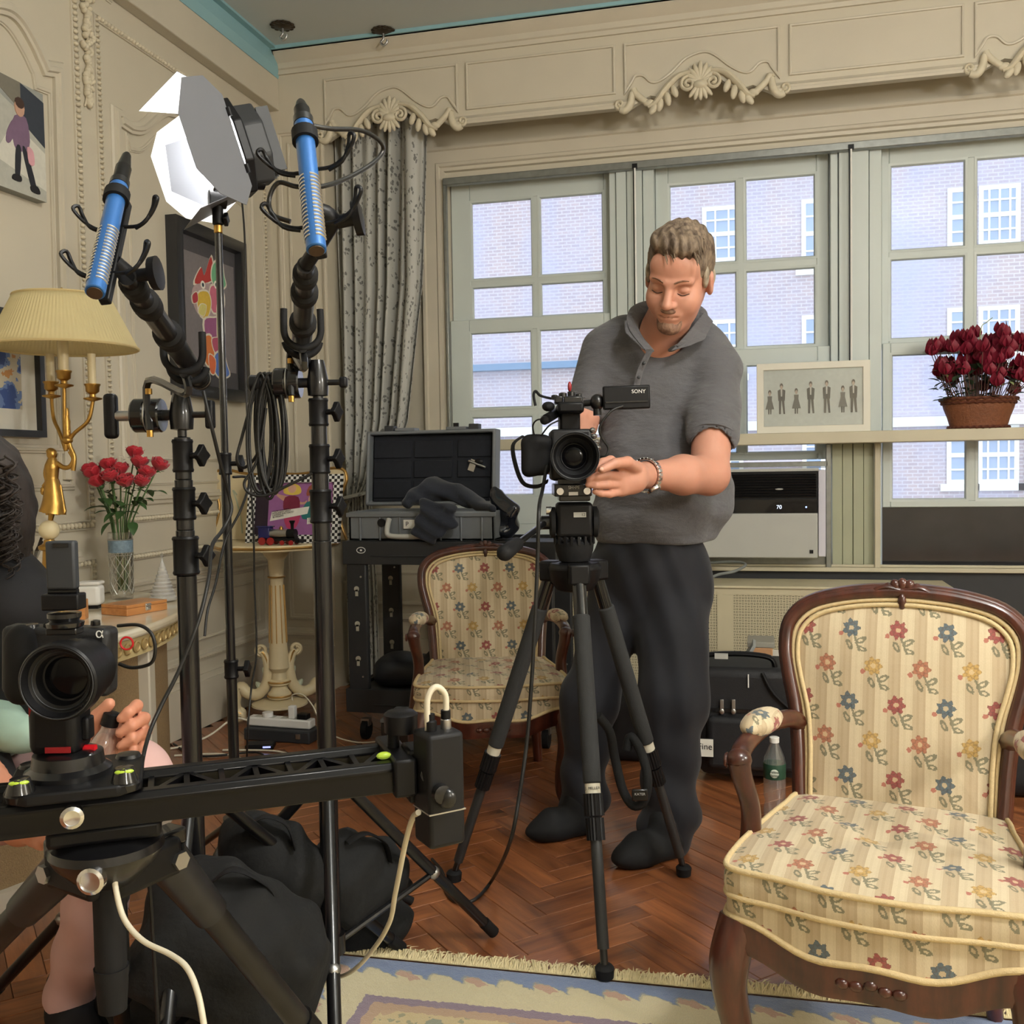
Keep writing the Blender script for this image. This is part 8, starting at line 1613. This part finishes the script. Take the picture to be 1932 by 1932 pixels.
# head in its own axes: x to image right, y out of the face, z up
HS = 1.08; hc_ = m_(1281, 528, 2.74)
Rh = np.stack([RH, -FH, V(0, 0, 1)], 1)@np.array(Matrix.Rotation(math.radians(11), 3, 'Y'))@np.array(Matrix.Rotation(math.radians(21), 3, 'Z'))@np.array(Matrix.Rotation(math.radians(-33), 3, 'X'))
def hl(x, y, z): return hc_+Rh@(V(x, y, z)*HS)
def hE(c, r, rx=None, **o):
    R = Rh if rx is None else Rh@np.array(Euler(rx).to_matrix()); return ell(hl(*c), tuple(q*HS for q in r), R, **o)
def hC(a, b, ra, rb=None, **o): return cap(hl(*a), hl(*b), ra*HS, (ra if rb is None else rb)*HS, **o)
neckb = m_(1240, 650, 2.90)
head = [hE((0, -.012, .034), (.076, .096, .104)), hE((0, .030, -.045), (.061, .064, .080), k=.03), hE((0, .074, -.098), (.026, .022, .020), k=.025), hE((-.040, .056, -.030), (.026, .030, .030), k=.03), hE((.040, .056, -.030), (.026, .030, .030), k=.03),
        hE((0, .066, .055), (.056, .026, .040), k=.03), hC((-.046, .074, .026), (-.010, .090, .023), .010, k=.012), hC((.046, .074, .026), (.010, .090, .023), .010, k=.012),
        hE((-.034, .092, .006), (.018, .014, .012), sub=True, k=.012), hE((.034, .092, .006), (.018, .014, .012), sub=True, k=.012), hE((-.033, .074, .004), (.0165, .0125, .0115), k=.004), hE((.033, .074, .004), (.0165, .0125, .0115), k=.004),
        hC((0, .086, .020), (0, .112, -.024), .0085, .0115, k=.012), hE((0, .113, -.029), (.0125, .011, .010), k=.006), hE((-.0125, .100, -.031), (.0085, .010, .0075), k=.006), hE((.0125, .100, -.031), (.0085, .010, .0075), k=.006),
        hE((0, .086, -.060), (.030, .012, .016), k=.015), hC((-.021, .083, -.058), (.021, .083, -.058), .0055, k=.006), hC((-.019, .081, -.069), (.019, .081, -.069), .0065, k=.006), hC((-.026, .094, -.0635), (.026, .094, -.0635), .0026, k=.004, sub=True),
        hE((-.079, -.010, -.004), (.010, .019, .032), (0, 0, .35), k=.008), hE((.079, -.010, -.004), (.010, .019, .032), (0, 0, -.35), k=.008), hE((.090, -.004, .0), (.006, .010, .019), (0, 0, -.35), k=.006, sub=True), hE((-.090, -.004, .0), (.006, .010, .019), (0, 0, .35), k=.006, sub=True),
        cap(hl(0, -.028, -.045), neckb+FH*.03, .062, .068, k=.03), cap(hl(0, .01, -.07), neckb-FH*.02, .045, .06, k=.03)]
def finger(pts, rr, **o): return chain(pts, rr, k=.004, **o)
# left arm (image right) with hand on the lens
sh_l, el_l, wr_l = m_(1352, 690, 2.90), m_(1338, 896, 2.70), m_(1222, 896, 2.50)
H_ = lambda px, py, dd=0.: m_(px, py, 2.37+dd)
palm = H_(1180, 903, .03)
hand_l = [cap(sh_l, el_l, .060, .052), cap(el_l, el_l+(wr_l-el_l)*.45, .053, .050, k=.02), cap(el_l+(wr_l-el_l)*.45, wr_l, .050, .031, k=.02), cap(wr_l, H_(1196, 898, .05), .030, .033, k=.02), cap(H_(1196, 890, .045), H_(1172, 888, .01), .026, .019, k=.014), cap(H_(1198, 910, .05), H_(1172, 922, .015), .027, .020, k=.014), cap(H_(1192, 905, .04), H_(1170, 906, .01), .028, .021, k=.014)]
hand_l += finger([H_(1176, 882, .0), H_(1152, 868, -.035), H_(1136, 872, -.05), H_(1125, 882, -.055)], [.0125, .0108, .0096, .0085])          # index
hand_l += finger([H_(1172, 900, -.0), H_(1146, 896, -.035), H_(1126, 899, -.05), H_(1112, 903, -.05)], [.0120, .0108, .0098, .0085])          # middle
hand_l += finger([H_(1170, 914, .005), H_(1144, 914, -.03), H_(1124, 915, -.045), H_(1110, 914, -.045)], [.0118, .0104, .0095, .0082])        # ring
hand_l += finger([H_(1172, 927, .012), H_(1150, 932, -.015), H_(1134, 931, -.028), H_(1122, 927, -.03)], [.0108, .0094, .0085, .0074])        # little
hand_l += finger([H_(1200, 884, .02), H_(1184, 872, -.03), H_(1160, 874, -.062), H_(1136, 886, -.075)], [.0150, .0140, .0118, .0095])         # thumb
# right arm (image left): sleeve at the shoulder, forearm going behind the camera
sh_r, el_r, wr_r = m_(1140, 660, 2.95), m_(1096, 800, 2.90), m_(1082, 860, 2.70)
hand_r = [cap(sh_r, el_r, .056, .046), cap(el_r, wr_r, .046, .032, k=.02), cap(wr_r, m_(1072, 872, 2.66), .030, .03, k=.02)]
for i in range(4): a_ = m_(1066, 862+i*9, 2.64); hand_r += finger([a_, a_-RH*.03-FH*.01, a_-RH*.048-FH*.03], [.011, .010, .0085])
hand_r += finger([m_(1072, 858, 2.65), m_(1062, 848, 2.62), m_(1056, 846, 2.60)], [.013, .011, .009])
hipc = m_(1226, 1060, 2.97); chestc = m_(1246, 770, 2.95)
coarse = [ell(chestc, (.15, .11, .19), RB), ell(m_(1232, 930, 2.95), (.145, .12, .15), RB), ell(hipc, (.14, .11, .11), RB), cap(sh_l-RH*.03, sh_r+RH*.03, .05, .05)]
hpR, kR, aR = m_(1172, 1110, 2.99), m_(1112, 1320, 2.97), onz(1100, 1566)+V(0, 0, .09); hpL, kL, aL = m_(1272, 1110, 2.95), m_(1268, 1320, 2.84), onz(1262, 1606)+V(0, 0, .09)
coarse += [cap(hpR, kR, .07, .05), cap(kR, aR, .05, .04), cap(hpL, kL, .07, .05), cap(kL, aL, .05, .04)]
parts_ = [sdf_mesh(head, .0034, .02), sdf_mesh(hand_l, .0034, .02), sdf_mesh(hand_r, .005, .02), sdf_mesh(coarse, .014, .04)]
vs, fs = parts_[0]
for v2, f2 in parts_[1:]: fs = np.concatenate([fs, f2+len(vs)]); vs = np.concatenate([vs, v2])
sdf_link('body', SKIN, vs, fs, man, 1)
# hair, brows, goatee
hr = [hE((0, -.018, .050), (.0835, .100, .0985), k=.02), hE((-.012, .040, .112), (.055, .045, .030), k=.03), hE((.022, .050, .106), (.042, .040, .028), k=.02), hE((0, .118, -.022), (.105, .070, .108), sub=True, k=.012), hE((.0, .02, -.10), (.12, .16, .085), sub=True, k=.01), hE((.088, .014, -.012), (.02, .03, .03), sub=True, k=.008), hE((-.088, .014, -.012), (.02, .03, .03), sub=True, k=.008)]
def strands(g):
    q = (g-hc_)@Rh; return .0028*np.sin(q[..., 0]*260+q[..., 1]*70+6*np.sin(q[..., 1]*40))*np.clip((q[..., 2])*20, 0, 1)
sdf_obj('hair', HAIRG, hr, man, .0036, .02, 1, strands)
w = MB(); random.seed(4)
for i in range(46):
    x = random.uniform(-.055, .058); y = random.uniform(.0, .072); s = .118+random.uniform(-.006, .01)-.35*x*x*8-.9*max(0, y-.02)**2*6
    a = hl(x, y, s-.01); b = hl(x+.012, y+.018, s-.008+random.uniform(-.002, .006)); c = hl(x+.022, y+.030, s-.024); w.tube(smooth_path([a, b, c], 4), [.0016, .0022, .0022, .002, .0018, .0016, .0014, .0012, .0006], 5)
tag(w.build('hair_tufts', HAIRG, man, ang=60), kind='stuff')
for s in (-1, 1):
    sdf_obj('sideburn', HAIRS, [hE((s*.0735, .022, .022), (.008, .014, .030), k=.008), hE((s*.072, -.040, .0), (.012, .022, .026), k=.01)], man, .0036, .01, 1)
    w = MB(); w.tube(smooth_path([hl(s*.014, .0985, .026), hl(s*.032, .094, .033), hl(s*.052, .078, .028)], 5), [.003, .0042, .0044, .0044, .0042, .004, .0036, .003, .0024, .0016, .0012], 6, flat=.6); w.build('eyebrow', BEARD, man, ang=60)
    w = MB(); w.tube(smooth_path([hl(s*.018, .0845, -.0035), hl(s*.033, .0868, -.0065), hl(s*.048, .0795, -.003)], 5), .0011, 5); w.build('eyelashes', M('dark_lash', (.03, .018, .014), .6), man, ang=60)
bd = [hC((-.030, .079, -.051), (-.004, .0985, -.0465), .0066, .0078, k=.006), hC((.030, .079, -.051), (.004, .0985, -.0465), .0066, .0078, k=.006), hC((-.030, .076, -.052), (-.026, .078, -.086), .0065, k=.008), hC((.030, .076, -.052), (.026, .078, -.086), .0065, k=.008), hE((0, .080, -.096), (.030, .021, .021), k=.01), hC((-.010, .089, -.078), (.010, .089, -.078), .005, k=.005), hE((0, .102, -.064), (.020, .016, .011), sub=True, k=.004)]
sdf_obj('goatee', BEARD, bd, man, .003, .008, 1)
# polo shirt
hem = m_(1230, 1022, 2.95)[2]
sl_e = sh_l+(el_l-sh_l)*.66; sr_e = sh_r+(el_r-sh_r)*.72
shirt = [ell(chestc+V(0, 0, .02), (.188, .128, .20), RB), ell(m_(1236, 895, 2.93), (.182, .150, .20), RB), ell(m_(1232, 985, 2.95), (.180, .142, .15), RB), cap(m_(1180, 640, 2.95), m_(1320, 668, 2.93), .072, .078), cap(m_(1235, 640, 2.93), m_(1270, 600, 2.94), .07, .055), cap(m_(1330, 660, 2.92), m_(1296, 606, 2.95), .06, .045), cap(sh_l-V(0, 0, .01), sl_e, .074, .071, k=.035), cap(sh_r, sr_e, .068, .060, k=.035), ell(m_(1330, 930, 2.99), (.085, .11, .14), RB),
         rbox((hipc[0], hipc[1], hem-.2), (.5, .5, .2), None, .004, sub=True, k=.008), cap(neckb+FH*.02-V(0, 0, .02), hl(0, .0, -.05), .066, .062, sub=True, k=.01), cap(sl_e+(el_l-sl_e)*.10, sl_e+(el_l-sl_e)*.9, .062, .062, sub=True, k=.004), ell(m_(1226, 668, 2.78), (.026, .05, .045), RB, sub=True, k=.01)]
cw = V(*m_(1330, 860, 2.9))
def folds(g):
    d = np.sqrt(((g-cw)**2).sum(-1)); q = (g-chestc)@np.stack([RH, FH, V(0, 0, 1)], 1)
    return .0055*np.sin(d*62)*np.exp(-((d-.16)/.14)**2)+.004*np.sin(q[..., 2]*55+q[..., 0]*18)*np.exp(-((q[..., 2]+.27)/.14)**2)
sdf_obj('polo_shirt', POLO, shirt, man, .007, .05, 2, folds)
ex_ = (el_l-sh_l)/np.linalg.norm(el_l-sh_l); w = MB(); w.lathe([(.0685, -.030), (.0725, -.028), (.0715, .0), (.0675, .001)], sl_e+ex_*.012, ex_, n=40); w.build('sleeve_band', POLO, man, ang=40)
ex_ = (el_r-sh_r)/np.linalg.norm(el_r-sh_r); w = MB(); w.lathe([(.058, -.024), (.0615, -.022), (.0605, .0), (.057, .001)], sr_e+ex_*.008, ex_, n=36); w.build('sleeve_band', POLO, man, ang=40)
def flap(pts): 
    P_ = [np.array(p) for p in pts]; c = np.mean(P_, 0); w = MB(); k_ = len(P_); vsf = P_+[p+(CF*.006) for p in P_]; w.add(vsf, [tuple(range(k_)), tuple(range(k_, 2*k_))[::-1]]+[(i, (i+1) % k_, (i+1) % k_+k_, i+k_) for i in range(k_)]); o = w.build('collar', POLO, man); bev(o, .003); return o
w = MB(); cp_ = smooth_path([m_(1226, 662, 2.765), m_(1196, 622, 2.80), m_(1200, 592, 2.86), m_(1235, 578, 2.96), m_(1290, 580, 2.97), m_(1322, 598, 2.90), m_(1312, 632, 2.83), m_(1270, 658, 2.775)], 6); w.tube(cp_, .023, 10, flat=.30); w.build('collar', POLO, man, ang=60)
flap([m_(1178, 606, 2.80), m_(1192, 596, 2.82), m_(1224, 655, 2.755), m_(1214, 660, 2.75), m_(1180, 628, 2.775)]); flap([m_(1330, 588, 2.86), m_(1346, 606, 2.86), m_(1330, 640, 2.80), m_(1302, 652, 2.765), m_(1266, 662, 2.75), m_(1300, 625, 2.80)])
w = MB(); pk = [m_(1226, 662, 2.768), m_(1208, 700, 2.79), m_(1200, 735, 2.80)]; w.tube(smooth_path(pk, 4), .016, 8, flat=.18); w.build('placket', POLO, man, ang=60)
for px, py in ((1215, 685), (1205, 712)): w = MB(); w.ell(m_(px, py, 2.772), (.005, .003, .005), RB, 10, 6); w.build('button', DGREY, man)
# trousers and shoes
tr_ = [ell(hipc, (.178, .135, .125), RB), cap(hpR, kR, .098, .078), cap(kR, aR-V(0, 0, .03), .076, .064), cap(hpL, kL, .112, .094), cap(kL, aL-V(0, 0, .03), .092, .074), cap(hipc+V(0, 0, .06), hipc-V(0, 0, .02), .13, .13), ell(aL+V(0, 0, .0), (.075, .08, .05), RB), ell(aR, (.066, .07, .05), RB)]
def tf(g):
    q = (g-hipc)@np.stack([RH, FH, V(0, 0, 1)], 1); low = np.exp(-((q[..., 2]+.72)/.22)**2); return .009*np.sin(q[..., 2]*42+q[..., 0]*24)*low+.005*np.sin(q[..., 0]*75+q[..., 2]*14+2*np.sin(q[..., 2]*7))*(1-low)
sdf_obj('trousers', TROU, tr_, man, .009, .045, 2, tf)
for a_, b_ in ((onz(1110, 1570), onz(1004, 1588)), (onz(1272, 1614), onz(1166, 1640))):
    d = b_-a_; d /= np.linalg.norm(d); s = np.cross((0, 0, 1), d)
    sdf_obj('shoe', SHOE, [cap(a_+d*.03+V(0, 0, .042), a_+d*.12+V(0, 0, .045), .042, .040), cap(a_+d*.12+V(0, 0, .040), b_-d*.035+V(0, 0, .030), .042, .030), cap(a_+d*.02+V(0, 0, .05), a_+d*.03+V(0, 0, .10), .042, .046), ell(a_+(b_-a_)*.62+V(0, 0, .028), (.09, .046, .028), np.stack([d, s, V(0, 0, 1)], 1)), rbox((*((a_+b_)/2)[:2], -.1), (.3, .3, .1), None, .002, sub=True, k=.004)], man, .006, .03, 1)
# wrist watch
wa = (H_(1196, 898, .05)-wr_l); wa /= np.linalg.norm(wa); wc = wr_l+wa*.012; s1 = np.cross(wa, (0, 0, 1)); s1 /= np.linalg.norm(s1); s2 = np.cross(s1, wa)
for i in range(26):
    a = 2*PI*i/26; c = wc+(s1*math.cos(a)*1.02+s2*math.sin(a)*1.10)*.0378; n_ = s1*math.cos(a)+s2*math.sin(a); w = MB(); w.box(c, (.0092, .0055, .020), np.stack([np.cross(wa, n_), n_, wa], 1)); bev(w.build('watch_link', CHROME, man), .001)
nw = -FH*.75-V(0, 0, .65); nw = nw-wa*(nw@wa); nw /= np.linalg.norm(nw); w = MB(); w.lathe([(.012, 0), (.0185, .001), (.0195, .004), (.0185, .008), (.0165, .0095), (.004, .0095)], wc+nw*.037, nw, n=28); w.build('watch_case', CHROME, man, ang=30); w = MB(); w.lathe([(.0155, .0), (.0155, .0006)], wc+nw*.0467, nw, n=24); w.build('watch_dial', M('watch_dial', s2l(90, 88, 88), .15, coat=.8), man)
for px, py, dd in ((1124, 881, -.066), (1135, 885, -.086)): w = MB(); w.ell(H_(px, py, dd), (.005, .002, .0045), RB, 10, 6); w.build('fingernail', NAIL, man)
# ---------------------------------------------------------------- seated woman at the edge of the picture
SKIN2 = skin_mat('skin_woman', s2l(210, 150, 122)); PINK = M('pink_trousers', s2l(214, 176, 172), .8, var=.08, scale=10, bmp=.3, bscale=14); BTOP = M('black_knit_top', (.010, .010, .012), .85, var=.2, scale=15, bmp=.25, bscale=20); MINT = M('mint_cotton', s2l(158, 186, 172), .8, var=.06, scale=8, bmp=.3, bscale=12)
wo = thing('person', 'seated woman in black top and pink trousers holding a bottle, half out of view', 'person', onz(-60, 1990)); f_ = lambda px, py, D: ond(px, py, D)
hd_c = f_(-62, 950, 1.86); hpw = f_(-90, 1490, 1.92); kn1 = f_(243, 1478, 1.66); kn2 = f_(200, 1505, 1.86); an1 = onz(135, 1950)+V(0, 0, .10); an2 = onz(175, 1905)+V(0, 0, .10)
shw = f_(10, 1130, 1.84); elw = f_(45, 1310, 1.92); wrw = f_(188, 1432, 1.60)
G = lambda px, py, dd=0.: f_(px, py, 1.585+dd)
bod = [ell(hd_c, (.078, .095, .115), RB), cap(hd_c-V(0, 0, .06), f_(-60, 1090, 1.9), .055, .06), ell(f_(-60, 1190, 1.92), (.15, .10, .20), RB), ell(f_(-80, 1400, 1.93), (.14, .11, .14), RB), cap(hpw, kn1, .075, .055), cap(kn1, an1, .050, .036), cap(hpw-RH*.02, kn2, .07, .055), cap(kn2, an2, .050, .036)]
arm_ = [cap(shw, elw, .048, .042), cap(elw, wrw, .040, .026, k=.02), cap(wrw, G(215, 1408, .01), .026, .028, k=.015), cap(G(208, 1405, .02), G(238, 1362, .032), .022, .014, k=.012), cap(G(225, 1412, .02), G(258, 1400, .030), .022, .014, k=.012)]
for (kx, ky), (tx, ty), r_ in (((258, 1331), (228, 1356), .0088), ((272, 1355), (226, 1383), .0090), ((275, 1381), (228, 1407), .0086), ((268, 1406), (240, 1428), .0076)):
    arm_ += finger([G(kx-14, ky+14, .022), G(kx, ky, .004), G((kx+tx)/2, (ky+ty)/2, -.026), G(tx, ty, -.030)], [r_*1.15, r_*1.08, r_, r_*.84])
arm_ += finger([G(205, 1402, .012), G(182, 1376, -.0), G(184, 1352, -.014), G(206, 1328, -.020)], [.0155, .0135, .0118, .0096])
h2 = [cap(f_(40, 1560, 1.50), f_(70, 1560, 1.47), .026, .022), cap(f_(-60, 1420, 1.7), f_(40, 1560, 1.5), .04, .027)]+finger([f_(72, 1552, 1.47), f_(92, 1550, 1.45), f_(100, 1560, 1.44)], [.011, .010, .0085])+finger([f_(72, 1564, 1.47), f_(90, 1566, 1.45), f_(96, 1576, 1.44)], [.011, .010, .0085])+finger([f_(68, 1576, 1.47), f_(84, 1580, 1.45), f_(90, 1588, 1.44)], [.0105, .0095, .008])+finger([f_(60, 1586, 1.47), f_(74, 1592, 1.455), f_(80, 1598, 1.45)], [.0095, .0085, .0075])+finger([f_(60, 1546, 1.475), f_(78, 1538, 1.46), f_(90, 1540, 1.45)], [.013, .0115, .0095])
ps_ = [sdf_mesh(bod, .012, .04), sdf_mesh(arm_, .0036, .012), sdf_mesh(h2, .005, .012)]; vs, fs = ps_[0]
for v2, f2 in ps_[1:]: fs = np.concatenate([fs, f2+len(vs)]); vs = np.concatenate([vs, v2])
sdf_link('body', SKIN2, vs, fs, wo, 1)
sdf_obj('black_top', BTOP, [ell(f_(-58, 1195, 1.92), (.172, .125, .20), RB), cap(shw-RH*.05, f_(35, 1150, 1.83), .075, .07), cap(shw, f_(45, 1300, 1.88), .074, .06), cap(f_(45, 1305, 1.90), f_(110, 1370, 1.76), .055, .045), ell(f_(-60, 1330, 1.92), (.16, .125, .14), RB), cap(f_(-60, 1400, 1.74), f_(24, 1535, 1.55), .050, .036), cap(f_(-60, 1100, 1.9), f_(-20, 1110, 1.88), .07, .07)], wo, .010, .05, 2, lambda g: .004*np.sin(g[..., 2]*50+g[..., 0]*30))
sdf_obj('mint_shirt', MINT, [ell(f_(-50, 1380, 1.74), (.11, .09, .05), RB), cap(f_(-60, 1375, 1.70), f_(52, 1384, 1.66), .045, .030)], wo, .009, .04, 2, lambda g: .004*np.sin(g[..., 0]*70+g[..., 2]*30))
sdf_obj('pink_trousers', PINK, [ell(hpw, (.17, .13, .11), RB), cap(hpw, kn1, .094, .070), cap(kn1, an1-V(0, 0, .02), .066, .048), cap(hpw-RH*.02, kn2, .09, .072), cap(kn2, an2-V(0, 0, .02), .064, .046)], wo, .010, .04, 2, lambda g: .0035*np.sin(g[..., 2]*38+g[..., 0]*22))
for an in (an1, an2):
    b_ = V(an[0], an[1], 0); d = RH*.6-FH*.8; sdf_obj('shoe', SHOE, [cap(b_+V(0, 0, .04), b_+d*.12+V(0, 0, .036), .042, .036), cap(b_+V(0, 0, .05), b_+V(0, 0, .10), .040, .044), rbox((b_[0], b_[1], -.1), (.3, .3, .1), None, .002, sub=True, k=.004)], wo, .007, .03, 1)
HAIRD = hair_mat('dark_curly_hair', (.010, .007, .005), (.028, .017, .012), (30, 30, 12)); sdf_obj('hair', HAIRD, [ell(f_(-70, 930, 1.88), (.12, .12, .13), RB), ell(f_(-50, 1010, 1.86), (.10, .10, .12), RB)], wo, .008, .05, 1, lambda g: .005*np.sin(g[..., 0]*90)*np.sin(g[..., 1]*85)*np.sin(g[..., 2]*80))
w = MB(); random.seed(8)
for i in range(110):
    a0 = f_(random.uniform(-70, 18), random.uniform(850, 1010), 1.78+random.uniform(-.03, .07)); r_ = random.uniform(.008, .016); tr = random.uniform(2, 4); ph = random.uniform(0, 6); L_ = random.uniform(.06, .13)
    w.tube([a0+RH*(r_*math.cos(ph+tr*2*PI*t)+.012*t)-FH*r_*math.sin(ph+tr*2*PI*t)-V(0, 0, L_*t) for t in np.linspace(0, 1, 26)], [.0028*(1-.7*t) for t in np.linspace(0, 1, 26)], 5)
tag(w.build('curls', HAIRD, wo, ang=60), kind='stuff')
# the plastic bottle in her hand
ba, bb_ = G(184, 1448, -.020), G(211, 1350, -.020); bd_ = bb_-ba; BL = np.linalg.norm(bd_); bd_ /= BL
bo2 = thing('plastic_bottle', 'clear plastic bottle with black cap held by the seated woman', 'bottle', ba)
w = MB(); w.lathe([(.018, -.07), (.026, -.066), (.027, -.01), (.026, BL*.25), (.018, BL*.55), (.0115, BL*.72), (.011, BL*.84)], ba, bd_, n=22); w.build('body', CLEARP, bo2, ang=50); w = MB(); w.lathe([(.012, BL*.80), (.0135, BL*.81), (.0135, BL*1.04), (.011, BL*1.06), (.002, BL*1.06)], ba, bd_, n=20); w.build('cap', BLACKP, bo2, ang=40)
# stool she sits on
sb = V(hpw[0], hpw[1], 0)-RH*.13; stl = thing('stool', 'small upholstered stool under the seated woman', 'stool', sb); zs_ = hpw[2]-.10
w = MB(); w.lathe([(.02, zs_-.09), (.16, zs_-.085), (.175, zs_-.05), (.165, zs_-.012), (.13, zs_), (.02, zs_+.004)], sb, n=32); w.build('seat', MINT, stl, ang=60)
for i in range(4): a = i*PI/2+.6; w = MB(); w.tube([sb+V(.11*math.cos(a), .11*math.sin(a), zs_-.085), sb+V(.13*math.cos(a), .13*math.sin(a), 0)], [.02, .013], 10); w.build('leg', MAHOG, stl)
# ---------------------------------------------------------------- lettering becomes plain mesh
bpy.context.view_layer.update(); _dg = bpy.context.evaluated_depsgraph_get()
for o in [o for o in bpy.data.objects if o.type == 'FONT']:
    me = bpy.data.meshes.new_from_object(o.evaluated_get(_dg)); nm, par, mpi, mb_ = o.name, o.parent, o.matrix_parent_inverse.copy(), o.matrix_basis.copy()
    bpy.data.objects.remove(o); me.name = nm; n = bpy.data.objects.new(nm, me); COL.objects.link(n); n.parent = par; n.matrix_parent_inverse = mpi; n.matrix_basis = mb_; n['kind'] = 'stuff'
